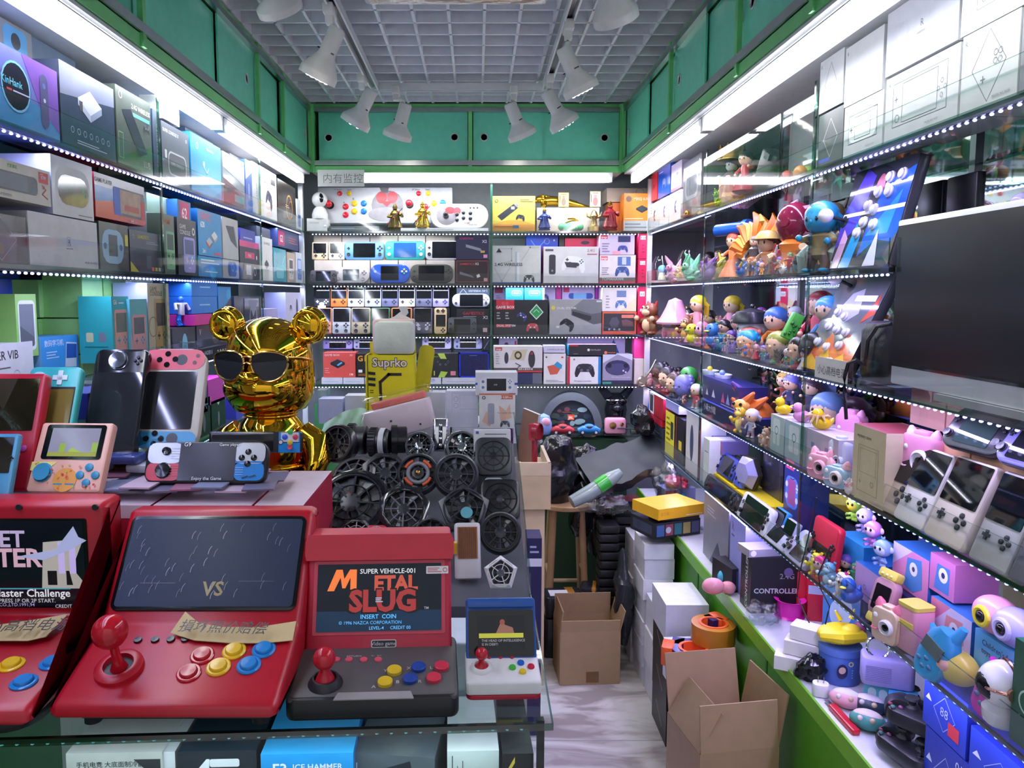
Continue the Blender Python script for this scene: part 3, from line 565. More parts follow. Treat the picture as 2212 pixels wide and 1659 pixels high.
Lb('dark flat box stacked above the white square console box',z+.17,554,584,488,'34363e',d=.1,ins=.03,h=.035,group=GL)
Lb('cyan clear plastic case box',z,592,619,535,'4fb4d0/r.15',[('l',[(.1,.9),(.5,.3),(.9,.8)],'c0eaf4',.03),('R',.2,.1,.8,.5,'80d0e4',.1)],d=.11,group=GL)
Lb('dark blue box with white lettering on a magenta square',z+.145,600,645,511,'2e3e6a',[('r',.02,.1,.3,.9,'c02070'),('T',.16,.3,.4,'G2','ffffff',.02),('L',.5,.3,.95,.7,3,'b05060')],d=.11,h=.075,ins=.02,group=GL)
Lb('beige box with a small silver handheld picture',z,621,638,545,'b4a498',[('hv',.2,.1,.8,.8,'d8d8dc','50545c','30343c')],d=.1,group=GL)
Lb('pale blue box with a blue handheld picture in the left corner',z,640,655,545,'c4ccdc',[('hv',.2,.1,.8,.8,'5878c0','b0c0e4','e4ecf4')],d=.1,group=GL)
# ------------------------------------------------------------------ left wall, third shelf
z =ZS[2];GL='boxes on the third left shelf'
Lb('blue plastic binder case standing at the frame edge',z+.002,2,38,618,'1d3fb4/r.2',[('r',.1,0,.14,1,'15308c')],d=.06,ins=.195,name='plastic_case',cat='case',h=.215,group=None)
Lb('yellow card box standing at the left frame edge',z+.002,-50,0,620,'e8c020',[('r',0,0,.9,.9,'f0c828')],d=.05,ins=.195,h=.20,name='card_box')
Lb('light green box with a white windowed grey handheld',z+.06,39,84,636,'9ed070/r.35',[('R',.1,.1,.92,.9,'e8eeea',.08),('R',.16,.16,.84,.84,'5a6068',.05),('p',[(.16,.5),(.84,.3),(.84,.84),(.16,.84)],'767c84')],d=.09,side='8cc060',ins=.105)
gg ='plain light green cartons stacked on the third left shelf'
for i,(a,b,zz,hh) in enumerate([(86,121,.133,.085),(123,178,.133,.085),(86,121,.050,.08),(123,178,.050,.08),(180,224,.133,.095),(226,275,.133,.095),(180,200,.05,.08),(180,260,.0,.047),(90,178,.0,.047)]):
    Lb('plain light green carton, '+['upper left of the stack','upper middle of the stack','middle left of the stack','centre of the stack','top right behind the teal box','top far right behind the pink box','behind the left edge of the teal box','low at the right foot of the stack','low at the left foot of the stack'][i],z+zz,a,b,0,['b4ea90/r.4','bcf098/r.4','a8e080/r.4'][i % 3],[('r',.0,.9,1,.905,'7fae5c')],d=.09,ins=.19 if a < 180 else .10,h=hh,name='green_carton',side='a4dc80',group=gg)
t =Lb('teal box printed with a pink upright handheld',z+.03,246,283,641,'3fc0c4/r.35',[('t',.1,.88,.07,'G6','ffffff',.03),('r',.4,.89,.7,.91,'ffffff'),('hv',.12,.08,.92,.8,'f4b4a4','6f7468','4fa8c0')],d=.075,side='32b0aa/r.35',la=[('R',.2,.32,.42,.46,'d8d8a0',.02),('R',.58,.32,.8,.46,'808890',.02),('L',.15,.22,.85,.27,1,'207870')],ins=.02)
Lb('teal and pink box with a pink handheld left of the tall beige box',z+.02,285,322,647,'6cc4c8/r.35',[('p',[(0,.35),(1,.15),(1,0),(0,0)],'e8b0b0'),('p',[(0,.5),(.35,0),(0,0)],'e8b0b0'),('hv',.1,.14,.9,.76,'e8a8a8','5a6064','50a8c0')],d=.07,side='58b4b8')
Lb('tall beige box reading GAME CONSOLE with a black and gold handheld',z+.015,324,370,612,'cfc6a4/r.35',[('t',.1,.90,.06,'GAME','3a3630',.0),('t',.1,.84,.06,'CONSOLE','3a3630',.0),('hv',.3,.08,.86,.8,'b89c60','2c2a2c','25242a'),('r',.36,.5,.8,.74,'44302c'),('n',.2,.45,.13,'8a8468',.015)]+[('n',.93,.3+.11*k,.02,'6a6450',.006) for k in range(5)],d=.085,side='c4c2e0/r.3')
Lb('bright blue box with a white and blue handheld leaning at the left',z+.01,92,172,737,'3f9ce0/r.35',[('t',.08,.78,.13,'数码学习机','e8f4ff',.01),('L',.12,.45,.45,.66,3,'c0e0fa'),('p',[(.6,.2),(.92,.16),(.96,.8),(.66,.84)],'d4e2ea'),('p',[(.64,.42),(.93,.4),(.95,.76),(.67,.8)],'2c5ab0')],d=.08,ins=.102,h=.085,side='58a0d0',la=[('r',0,0,1,1,'7fb8dc')])
Lb('white box with thin dark capitals near the left frame edge',z+.001,-60,76,758,'e8e8e6',[('t',.18,.66,.20,'SUPER VIB','2a2c30',.01),('L',.4,.45,.6,.52,1,'60646a'),('n',.7,.3,.12,'c9cacc',.02)],d=.08,ins=.102,h=.09,name='white_box')
Lb('bright blue flat carton, upper of two on the black tool boxes',z+.181,414,470,616,'1f7ed8/r.3',[('L',.3,.4,.7,.6,1,'a0d0f8')],d=.11,h=.052,group=GL,side='1c6cc0')
Lb('bright blue flat carton under its twin on the black tool boxes',z+.130,414,470,640,'2284dc/r.3',[('L',.3,.4,.7,.6,1,'a0d0f8')],d=.11,h=.050,group=GL,side='1c6cc0')
Lb('blue box with an orange and dark picture beside the blue cartons',z+.130,472,500,620,'2a86cc/r.3',[('p',[(.2,0),(1,0),(1,.6)],'3c3430'),('O',.8,.7,.2,'40a8e0',.3)],d=.10,h=.08,group=GL)
Lb('hot pink box on the dark mouse boxes',z+.098,420,458,657,'d83498/r.3',d=.1,ins=-.005,h=.03,group=GL)
Lb('dark grey flat box beside the hot pink box',z+.098,460,506,660,'404650/r.3',[('r',.1,.3,.4,.4,'d04060')],d=.1,ins=-.002,h=.028,group=GL)
Lb('clear fronted dark box with a pale blue gaming mouse',z,374,424,682,'464e5c/r.15',[('O',.52,.42,.4,'8ac8ea',.22),('O',.52,.3,.2,'68a8d0',.18),('l',[(.3,.6),(.7,.5)],'4080a8',.02),('l',[(.3,.4),(.7,.3)],'4080a8',.02)],d=.1,h=.095,group=GL)
Lb('clear fronted dark box with a dim gaming mouse and a letter V',z,426,492,682,'4c5468/r.15',[('t',.08,.7,.2,'V','d8dce8',.01),('O',.6,.6,.25,'6a6064',.35),('l',[(.3,.3),(.9,.2)],'7a8090',.02)],d=.1,h=.095,group=GL)
Lb('long black box with white lettering in front of the mouse boxes',z-.0,376,500,0,'1e222c/r.2',[('t',.48,.35,.42,'VADER II','c0c8d8',.01)]+[('r',.72+.05*k,.45,.74+.05*k,.6,'c0c8d8') for k in range(5)],d=.02,ins=-.014,h=.03,group=GL)
Lb('black box with silver outline pattern beside the mice',z+.03,508,528,640,'30323c/r.2',[('l',[(.2,.2),(.8,.8)],'8088a0',.02)],d=.1,group=GL)
Lb('clear case with a dark round emblem on the third left shelf',z+.03,530,566,640,'4a5064/r.1',[('n',.5,.5,.3,'a8b0c8',.03),('p',[(.2,.9),(.8,.9),(.5,.5)],'8088a4')],d=.1,group=GL)
Lb('pale violet box with small dark controllers printed',z+.06,618,652,632,'b8bcdc',[('pad',.3,.5,.3,'303458','8088b0'),('O',.7,.5,.3,'3a3e58',.14)],d=.09,group=GL)
Lb('small lilac flat box in the back of the third left shelf',z+.09,575,600,640,'a8a8dc',d=.08,h=.04,group=GL)
# ------------------------------------------------------------------ left wall, fourth shelf (between the upright console and the gold bear)
z =ZS[3];GL='boxes on the fourth left shelf'
Lb('magenta box on the fourth left shelf near the gold bear',z+.085,450,488,822,'c838b0/r.3',[('t',.1,.2,.14,'G','f0c0e8')],d=.1,group=GL)
Lb('grey-violet slanted box left of the magenta box',z+.07,425,449,800,'50506e/r.3',[('l',[(.1,1),(.9,.1)],'8080a8',.03)],d=.1,h=.10,group=GL)
Lb('black box with a white plastic bottle-shaped picture',z,428,456,866,'20242c/r.2',[('O',.5,.35,.25,'5a646e',.1),('r',.2,.8,.8,.84,'3880b0')],d=.1,group=GL)
Lb('second black box with a pale pen-shaped picture',z,458,488,868,'262a34/r.2',[('O',.5,.35,.25,'6a747e',.1),('p',[(.4,.9),(.6,.9),(.5,.8)],'d8dce4')],d=.1,group=GL)
Lb('blue-violet box behind the gold bear on the fourth left shelf',z,510,560,850,'4850c8',d=.1,group=GL)
Lb('white box behind the gold bear on the fourth left shelf',z,565,600,860,'d0d4ec',d=.1,group=GL)
# ------------------------------------------------------------------ handheld consoles
def handheld(label,base,size,rz=0,lean=8,col='e8e8ea',scr=(.22,.12,.78,.9),sc='15171c/r.06',dp=(.1,.62),bt=(.9,.62,.05),st=((.1,.28),(.9,.28)),bc='22242a',dc=None,stc=None,r=.3,name='handheld_console',group=None,bz=0,fa=(),bcs=None,side=None,cat='handheld console',small=True):
    """stands on its lower edge, screen facing local -y, leaning back"""
    w,h,t=size;g=thing(name,label,cat,base,rz,group,rx=-lean)
    F_=xf((0,0,h/2),rx=90);m=M()
    m.rp(w,h,-t/2,t/2,r*h if w > h else r*w,col,F_,bev=min(t*.35,.005))
    if bz:m.rp(w*.94,h*.9,t/2-.0005,t/2+.0006,r*h*.8,bz,F_)
    fx=F_@Matrix.Translation((-w/2,-h/2,t/2+.0006))
    if fa:art(m,fa,w,h,fx,.0003)
    m.build('body',g,smooth=35)
    def P(u,v):return ((u-.5)*w,(v-.5)*h)
    u0,v0,u1,v1=scr;cx,cy=P((u0+u1)/2,(v0+v1)/2);m=M()
    m.rp((u1-u0)*w,(v1-v0)*h,t/2-.001,t/2+.0011,.04*h if w > h else .03*w,sc,F_@Matrix.Translation((cx,cy,0)));m.build('screen',g)
    k=min(w,h)
    if dp:
        x,y=P(*dp[:2]);s=(dp[2] if len(dp) > 2 else .075)*k;m=M();m.box((x,y,t/2+.001),(s*2,s*.66,.003),dc or bc,F_);m.box((x,y,t/2+.001),(s*.66,s*2,.003),dc or bc,F_);m.build('d_pad',g)
    for j,p in enumerate(st):
        x,y=P(*p[:2]);rr=(p[2] if len(p) > 2 else .085)*k;m=M();m.lathe([(rr*1.15,0),(rr*1.15,.0012),(rr*.7,.002),(rr*.7,.004),(rr,.005),(rr,.0065),(rr*.75,.006),(.0001,.0055)],stc or bc,14,F_@Matrix.Translation((x,y,t/2)),cap=(1,0));m.build('thumbstick',g)
    if bt:
        x,y=P(*bt[:2]);s=bt[2]*w if w > h else bt[2]*w;rb=s*.5
        for j,(a,b) in enumerate(((0,1),(1,0),(0,-1),(-1,0))):
            m=M();m.lathe([(rb,0),(rb,.0025),(rb*.8,.0032),(.0001,.0034)],(bcs or [bc]*4)[j],10,F_@Matrix.Translation((x+a*s*.95,y+b*s*.95,t/2)),cap=(1,0));m.build('button',g)
    return g
def HB(label,p0,p1,pt,pb,Yo=.0,t=.016,z=None,**k):
    Y=YB+.02+Yo;x0,zb=pty(p0,pb,Y);x1,zt_=pty(p1,pt,Y)
    if z is not None:zb=z
    return handheld(label,((x0+x1)/2,Y,zb+.001),(x1-x0,zt_-zb,t),**k)
TALL =dict(scr=(.08,.44,.92,.95),dp=(.26,.27,.09),bt=(.74,.27,.11),st=(),r=.12)
# ------------------------------------------------------------------ back wall, top shelf
z =ZS[0];Y0=YB
def onback(px,py,Y=YB):return pty(px,py,Y)
# indoor camera
x,_=onback(688,500);t=thing('security_camera','white round indoor camera with a black face on the top back shelf','camera',(x,YB+.04,z+.058),25)
m =M();m.lathe([(.036,0),(.037,.02),(.028,.045),(.018,.055)],'eef0ee/r.25',24);m.build('base',t)
m =M();m.ball((0,0,.088),.036,'f4f5f4/r.2',n=24,m=16);m.build('head',t)
m =M();m.ball((.0,-.006,.09),(.02,.033,.03),'16181c/r.08',n=20,m=12);m.cyl((0,-.041,.09),.007,.003,'30384a/r.05',rot(90));m.build('face_plate',t)
Bb('small white box under the round indoor camera',z,667,711,480,'e9ebea',[('L',.1,.6,.6,.7,1,'a8acb0')],d=.08,h=.057)
Bb('dark clear case lying under the wide arcade board',z,713,822,487,'5a6468/r.1',[('L',.05,.3,.7,.7,2,'b8c0c4')],d=.07,h=.022,cat='case',name='clear_case')
def arcade_board(label,p0,p1,pt,pb,col,spec,sticks,buttons,r,Yo,lean=12,rzz=0):
    Y=YB+Yo;x0,zb=pty(p0,pb,Y);x1,zt_=pty(p1,pt,Y);w,h=x1-x0,(zt_-zb)
    g=thing('arcade_board',label,'arcade controller',((x0+x1)/2,Y,zb),rzz,None,rx=-lean);F_=xf((0,0,h/2),rx=90)
    m=M();m.rp(w,h,-.018,.018,r*h,col,F_,bev=.003);art(m,spec,w,h,F_@Matrix.Translation((-w/2,-h/2,.0182)),.0003);m.build('panel',g)
    for u,v,rb,c in buttons:
        m=M();q=rb*h;m.lathe([(q,0),(q,.003),(q*.82,.004),(q*.78,.004),(q*.76,.007),(q*.6,.0082),(.0001,.0085)],c,16,F_@Matrix.Translation(((u-.5)*w,(v-.5)*h,.018)),cap=(1,0));m.build('button',g)
    for u,v,rb,c in sticks:
        m=M();q=rb*h;X=F_@Matrix.Translation(((u-.5)*w,(v-.5)*h,.018));m.lathe([(q*1.1,0),(q*1.1,.003),(.006,.004),(.006,.03)],'15161a',16,X);m.ball((0,-.004,.03+q*.8),q,c,X,n=16,m=10);m.build('joystick',g)
    return g
Rd,Yl,Bl='d02436/r.2','f0c828/r.25','1f7fd8/r.25'
boxer =[('O',.55,.42,.30,'8a8690/n20',.42),('O',.50,.75,.16,'c03440/r.4',.16),('O',.60,.76,.16,'d04450/r.4',.16),('p',[(.5,.62),(.56,.44),(.62,.64)],'a02430'),('O',.5,.3,.16,'b8b4bc/n15',.3)]
arcade_board('wide pale arcade board with two red sticks and coloured buttons on the top back shelf',687,977,405,484,'d4d6dc/r.35',
    [('O',.52,.5,.42,'8e8a92/n20',.45),('O',.475,.72,.17,'c4303c/r.4',.15),('O',.555,.72,.17,'d04450/r.4',.15),('p',[(.47,.6),(.515,.45),(.56,.62)],'9a2430'),('O',.51,.25,.2,'aaa6ae/n15',.5),('p',[(.46,1),(.53,1),(.52,.85),(.475,.85)],'6a6068'),('t',.12,.92,.045,'1P Select','50525a'),('t',.22,.92,.045,'Start','50525a'),('t',.70,.92,.045,'2P Select','50525a'),('t',.80,.92,.045,'Start','50525a'),('t',.19,.55,.06,'A','50525a'),('t',.26,.65,.06,'B','50525a'),('t',.77,.55,.06,'A','50525a')],
    [(.095,.50,.10,Rd),(.685,.52,.10,Rd)],
    [(.165,.83,.07,Rd),(.235,.83,.07,Yl),(.75,.83,.07,Rd),(.82,.83,.07,Yl),(.21,.46,.085,Rd),(.21,.23,.085,Rd),(.275,.55,.085,Yl),(.275,.33,.085,Yl),(.345,.55,.085,Bl),(.345,.33,.085,Bl),(.80,.46,.085,Rd),(.865,.55,.085,Yl),(.93,.57,.085,Bl)],.03,.10,8)
arcade_board('small oval white arcade board with black buttons on the top back shelf',930,1055,440,494,'eceef2/r.3',
    [('O',.28,.5,.40,'8e8a92/n20',.42),('O',.34,.72,.15,'c43440/r.4',.2),('O',.46,.7,.15,'d04450/r.4',.16),('t',.58,.16,.07,'GAME','a03040',.01),('t',.62,.08,.07,'CONSOLE','70747c',.01)],
    [(.27,.48,.10,'16181c/r.2')],[(.46,.55,.08,'2a2c34/r.2'),(.46,.32,.08,'2a2c34/r.2'),(.57,.62,.08,'2a2c34/r.2'),(.57,.40,.08,'2a2c34/r.2'),(.69,.6,.08,'2a2c34/r.2'),(.69,.38,.08,'2a2c34/r.2'),(.69,.82,.035,'2a2c34'),(.75,.82,.035,'2a2c34'),(.81,.82,.035,'2a2c34')],.48,.05,12)
Bb('white flat box under the oval arcade board',z,866,1056,493,'eceef0',[('L',.3,.3,.6,.6,1,'80848c')],d=.05,h=.014,ins=.02)
def statue(label,loc,h,cols,rz=0,spear=True,name='statuette'):
    g=thing(name,label,'statuette',loc,rz);c0,c1,c2=cols;m=M();s=h
    m.lathe([(.25*s,0),(.27*s,.04*s),(.22*s,.06*s),(.28*s,.12*s),(.2*s,.35*s),(.17*s,.5*s),(.2*s,.62*s),(.1*s,.72*s),(.05*s,.76*s)],c0,14,xf(sc=(1,.7,1)));
    m.tube([(-.15*s,0,.62*s),(-.26*s,-.08*s,.5*s),(-.1*s,-.18*s,.48*s)],.055*s,c0);m.tube([(.15*s,0,.62*s),(.27*s,-.05*s,.52*s),(.2*s,-.16*s,.6*s)],.055*s,c0)
    for k in range(7):m.tube([(.22*s*math.cos(k*.9),-.15*s*abs(math.sin(k*.9))-.03*s,.08*s),(.12*s*math.cos(k*.9),-.14*s,.55*s)],.02*s,c0,n=5)
    m.build('robed_body',g);m=M();m.ball((0,-.01*s,.8*s),.085*s,c0);m.lathe([(.09*s,.82*s),(.1*s,.86*s),(.05*s,.92*s),(.01*s,1.0*s)],c2,10);m.build('head',g)
    if spear:
        m=M();m.tube([(.26*s,-.2*s,.8*s),(-.4*s,-.22*s,.1*s)],.018*s,c1,n=6)
        for q in (.2,.5,.8):m.ball((.26*s-.66*s*q,-.2*s,.8*s-.7*s*q),.04*s,'b81c28/r.3',n=8,m=5)
        m.build('spear',g)
    return g
GO ='c9a338/r.22/m1'
x,_=onback(852,500);statue('dark gold robed statuette with a beaded spear, left of its brighter twin',(x,YB+.035,z+.005),.125,('7a6a3c/r.3/m1','2a2420','8a7840/r.3/m1'),10)
x,_=onback(912,500);statue('bright gold robed statuette with a beaded spear on the top back shelf',(x,YB+.035,z+.015),.125,('e0c050/r.22/m1','2a2420','e0c050/r.2/m1'),10)
Bb('yellow gradient box printed with a black game stick and gamepad',z,1062,1155,424,'e4d466/r.3',[('r',0,0,1,.18,'dc9a4a/r.3'),('p',[(.0,.2),(.4,.32),(.7,.3),(1,.18),(0,.18)],'e8b850/r.3'),('p',[(.12,.42),(.5,.78),(.6,.66),(.22,.3)],'3c3f48/r.3'),('p',[(.52,.74),(.58,.8),(.63,.73),(.57,.68)],'8a8e98'),('r',.44,.62,.52,.7,'c9ccd0'),('pad',.66,.38,.26,'34373f','70747c',-12),('n',.1,.86,.05,'5a5438',.02),('L',.65,.82,.95,.92,2,'6a6448'),('L',.05,.1,.6,.16,1,'b06030'),('r',.48,.08,.62,.16,'3f6890')],d=.10,side='d8c860')
Bb('long plain beige carton carrying the gold crouching statue',z,1157,1292,449,'d9cfc4/r.5',d=.12,ins=.06,name='plain_carton')
# gold reclining beast
x0,_=onback(1157,448,YB+.1);x1,_=onback(1275,448,YB+.1);zz=pty(0,449,YB+.1)[1];L=x1-x0
t =thing('gold_beast_statue','long golden crouching beast statue lying on the beige carton','statue',((x0+x1)/2,YB+.125,zz))
m =M();m.tube([(-.40*L,0,.03),(-.2*L,0,.035),(.05*L,0,.03),(.25*L,0,.018),(.48*L,0,.008)],[.02,.024,.022,.014,.004],GO,n=12)
for k in range(12):m.ball((-.3*L+k*.05*L,0,.056-k*.0025),.008,GO,n=8,m=5)
for a,b in ((-.32,-.03),(-.3,.03),(.02,-.03),(.05,.03)):m.tube([(a*L,b*.5,.03),((a-.02)*L,b,.012),((a-.08)*L,b,.004)],[.010,.009,.006],GO,n=8)
m.build('body',t);m=M();m.ball((-.42*L,0,.042),(.022,.02,.018),GO);m.ball((-.48*L,0,.034),(.012,.014,.010),GO)
for s_ in (-1,1):m.tube([(-.4*L,s_*.01,.055),(-.36*L,s_*.014,.068)],[.005,.001],GO,n=6)
for k in range(6):m.ball((-.36*L,.02*math.cos(k),.04+.016*math.sin(k)),.008,GO,n=6,m=4)
m.build('head',t)
for i,(a,b,c_,d_,co,lb) in enumerate(((1206,1229,416,447,'d8c88c','small framed print of a robed figure leaning on the gold statue'),(1274,1298,413,447,'d4ccc8','small red and white print beside the gold statue'))):
    Y=YB+.075;x0,zb=onback(a,d_,Y);x1,zt_=onback(b,c_,Y);w,h=x1-x0,zt_-zb
    m=M();m.box((0,0,h/2),(w,.004,h),'b8a468');art(m,[('r',.06,.04,.94,.96,co),('O',.5,.35,.28,['8a7868','c87878'][i],.16),('o',.5,.68,.1,['9a8474','d09090'][i]),('L',.25,.84,.75,.92,1,'8a3a30'),('r',.1,.3,.16,.8,'8a3a30')],w,h,xf((-w/2,-.002,0),rx=90));o=m.build('framed_print',smooth=0,loc=((x0+x1)/2,Y,zb));tag(o,lb,'picture')
x,_=onback(1177,490);statue('blue, black and gold armoured statuette in front of the beige carton',(x,YB+.03,z+.005),.105,('2c3c78/r.25','c9a338/r.2/m1','d8b040/r.2/m1'),-10,False)
x,_=onback(1320,490);statue('red and gold armoured statuette near the orange box',(x,YB+.03,z+.005),.135,('8a2430/r.25','c9a338/r.2/m1','d8b040/r.2/m1'),10,False)
x,_=onback(1285,490);t=thing('brass_ornament','pale brass winged ornament on the top back shelf','ornament',(x,YB+.03,z));m=M();m.lathe([(.03,0),(.03,.02),(.015,.03),(.012,.055),(.02,.07),(.012,.09),(.002,.1)],'c8b078/r.3/m1');m.build('figure',t);m=M()
for s_ in (-1,1):m.tube([(0,0,.06),(s_*.03,0,.07),(s_*.035,0,.09)],[.008,.006,.001],'c8b078/r.3/m1')
m.build('wing',t)
x,_=onback(1237,490);t=thing('jade_ornament','green jade lump with a gold ornament on the top back shelf','ornament',(x,YB+.035,z));m=M()
for k in range(9):m.ball((R.uniform(-.05,.05),R.uniform(-.01,.01),.012+R.uniform(0,.012)),R.uniform(.012,.022),'5fb888/r.15',n=10,m=7)
m.build('stone',t);m=M();m.tube([(-.03,0,.04),(0,-.01,.05),(.03,0,.05),(.01,0,.06),(-.02,0,.058)],.004,GO);m.build('finial',t)
Bb('orange box printed with a black square set-top box',z,1343,1395,418,'f09030/r.3',[('r',0,0,1,.27,'c9ccd0'),('iso',.75,.58,.32,'2f3640','1d2229','252b33'),('o',.2,.85,.08,'7a5a48'),('t',.4,.82,.09,'MXQ 6.0','fff0e0',.01),('L',.05,.05,.95,.22,2,'7a8088'),('L',.05,.3,.8,.35,1,'ffe0c0')],d=.10,ins=.005,side='e08028')
Bb('plain beige carton stacked at the right end of the top back shelf',z+.145,1306,1395,392,'d4c8b8/r.5',[('n',.8,.7,.3,'8a7a68',.03)],d=.16,ins=.12,h=.065,name='plain_carton')
Bb('orange carton standing behind the red and gold statuette',z,1310,1345,430,'e07838/r.4',d=.10,ins=.11,name='plain_carton',h=.14)
# ------------------------------------------------------------------ back wall, second shelf
z =ZS[1];zm=z+.110
gw ='plain cream cartons behind the handheld consoles on the back wall'
for i,(a,b) in enumerate(((681,741),(742,801),(802,861),(862,920),(921,983))):
    wd=['first','second','middle','fourth','last'][i]
    Bb('plain cream carton, %s from the left in the upper tier' % wd,zm,a,b,0,['e9dccb/r.5','efe6da/r.5'][i % 2],d=.12,ins=.10,h=.116,group=gw,name='cream_carton')
    Bb('plain cream carton, %s from the left in the lower tier' % wd,z,a,b,0,['efe6dc/r.5','e9e0d4/r.5'][i % 2],d=.16,ins=.05,h=.108,group=gw,name='cream_carton')
gh ='handheld consoles displayed on the back wall'
Yu,Yd=.045,.0
HB('small beige square handheld at the left of the upper row',674,708,523,560,Yu,z=zm,col='e8d4b0',dp=(.26,.22,.09),bt=(.76,.22,.1),st=(),scr=(.1,.36,.9,.92),r=.08,group=gh)
HB('small white square handheld beside the beige one',710,744,523,560,Yu,z=zm,col='e8e6e0',dp=(.26,.22,.09),bt=(.76,.22,.1),st=(),scr=(.1,.36,.9,.92),r=.08,group=gh,dc='50525a',bc='8a8c92')
HB('sky-blue wide handheld with a dark screen',745,829,522,560,Yu,z=zm,col='6aa4dc',r=.2,group=gh)
HB('teal wide handheld with white buttons',832,918,521,560,Yu,z=zm,col='2fa8a8',bc='e8f0f0',sc='2c62a0/r.06',r=.2,group=gh)
HB('white wide handheld with a mirrored dark screen in the upper row',919,1005,520,560,Yu,z=zm,col='dcdce8',r=.2,scr=(.17,.08,.8,.94),group=gh)
HB('dark grey wide handheld at the lower left corner',670,727,584,612,-.005,z=z,col='4c4a54',r=.2,group=gh,bc='2a2a30')
HB('silver-white oval handheld in the lower row',719,798,577,612,.008,z=z,col='d0ccd0',r=.48,bc='a4a0a8',group=gh,scr=(.28,.15,.72,.85),dp=(.13,.65),bt=(.86,.65,.05),st=((.17,.25),(.83,.25)),sc='2a3040/r.06')
HB('clear blue handheld with coloured buttons in the lower row',800,885,571,612,.008,z=z,col='2f5cc8/r.15',r=.42,bcs=['e8c83a','f0f0f0','30b070','e8e8e8'],dc='c8d4e8',stc='d8e0f0',group=gh,scr=(.27,.14,.72,.9),dp=(.13,.6),bt=(.86,.6,.055),st=())
HB('black wide handheld with grips in the lower row',886,978,571,612,.0,z=z,col='3a3c38',r=.38,group=gh,bc='232422',scr=(.2,.12,.8,.92))
Bb('dark indigo box with magenta lettering and a stick picture',zm,985,1056,508,'2c2c48/r.25',[('t',.1,.82,.08,'GAMESTICK','d04080',.01),('t',.8,.68,.12,'X2','e0e0f0',.02),('p',[(.3,.62),(.75,.45),(.8,.32),(.3,.5)],'8a8ca0'),('r',.75,.27,.88,.36,'c9a860'),('r',.84,.06,.96,.2,'e8a0c8')],d=.1)
Bb('dark red box with a red outline and a stick picture',z,984,1057,0,'30262c/r.25',outl(.03,.05,.97,.95,'a84848',.02)+[('t',.12,.78,.09,'GAMESTICK','c04048',.01),('t',.58,.78,.1,'X2','e0d8d8',.02),('p',[(.12,.5),(.5,.32),(.55,.22),(.12,.38)],'70707c'),('p',[(.62,.34),(.7,.4),(.74,.28),(.64,.22)],'e8e8e8'),('r',.84,.08,.95,.22,'d8a8a8')],d=.1,h=.108)
z =ZS[1]
BG ='boxed game accessories on the back wall'
Bb('pale grey box reading 2.4G WIRELESS with an upright console',z,1062,1168,531,'c6c9cb/r.35',[('l',[(.12,.92),(.4,.92),(.4,.6),(.12,.5)],'b4b6b8',.03),('l',[(.6,.6),(.78,.95),(.95,.95)],'b4b6b8',.03),('l',[(.05,.4),(.2,.05),(.36,.4)],'b4b6b8',.03),('R',.47,.06,.52,.84,'a8b4c0',.02),('R',.51,.06,.56,.82,'d4d8dc',.02),('t',.05,.46,.085,'2.4G WIRELESS','26282e',.02),('p',[(.08,.82),(.2,.82),(.14,.93)],'202228'),('pad',.76,.12,.3,'3c3f44','e8e8ea'),('r',0,0,1,.025,'3a5aa8')],d=.1,group=BG)
Bb('white box printed with a big white gamepad, reading 2.4G WIRELESS',z,1172,1292,533,'d8d8e0/r.3',[('r',0,0,1,.18,'c9c8ce'),('R',.1,.24,.22,.78,'2c2d36',.05),('o',.16,.34,.03,'8a8c94'),('pad',.55,.52,.66,'eceef6','3a3c48',-8),('p',[(.38,.58),(.62,.56),(.6,.42),(.42,.44)],'34353f'),('t',.79,.86,.08,'2.4G','a84858',.0),('L',.79,.76,.97,.82,1,'a84858'),('R',.03,.88,.18,.93,'50525a',.02)],d=.1,side='b03040',group=BG)
Bb('lilac box with a red tab and a dark blue clip gamepad',z+.132,1293,1368,504,'d8c8ec/r.3',[('r',.02,.78,.22,.96,'c82050'),('T',.12,.82,.11,'ipega','ffffff',.01),('r',.52,.62,.88,.92,'2c3468'),('pad',.66,.28,.52,'3a4a98','7080c0'),('L',.06,.1,.28,.6,4,'8a80a0'),('R',.36,.0,.6,.18,'f0a8c0',.03)],d=.1,h=.093,group=BG)
Bb('white box with a red tab and a blue gamepad holding a phone',z,1293,1371,0,'ece4ec/r.3',[('r',0,0,1,.06,'d03848'),('r',0,.06,1,.2,'6a6460'),('r',.03,.82,.22,.96,'e07080'),('T',.12,.85,.08,'ipega','ffffff',.01),('r',.5,.62,.86,.94,'5a78b8'),('r',.62,.66,.74,.92,'c8d4e4'),('pad',.63,.42,.52,'3a5894','8098c8'),('L',.06,.28,.26,.58,4,'9a90a0'),('t',.06,.1,.1,'TOMAHAWK','d0ccc8',.01)],d=.1,h=.130,group=BG)
for i,(zz,hh,tx) in enumerate(((z+.113,.115,'T-23'),(z,.111,'T-22'))):Bb('magenta-red box spine with a white tag, %s at the right end' % ['upper','lower'][i],zz,1376,1395,0,'d82458/r.3',[('r',.2,.76,.8,.92,'f0e8ec'),('T',.5,.79,.08,tx,'30303a',.01),('L',.4,.2,.7,.6,3,'a01840')],d=.12,h=hh,ins=.004,group=BG)
Bb('blue box with white line drawing behind the grey box',z,1135,1204,509,'1f50d0/r.3',[('l',[(.15,.9),(.35,.72),(.6,.9)],'a0c0f8',.01),('n',.65,.88,.06,'a0c0f8',.008),('o',.88,.9,.02,'d0e0ff')],d=.08,ins=.13,group=BG)
Bb('magenta box behind the white gamepad box',z,1218,1291,515,'d8205c/r.3',[('O',.6,.9,.04,'3a2848',.1)],d=.08,ins=.13,group=BG)
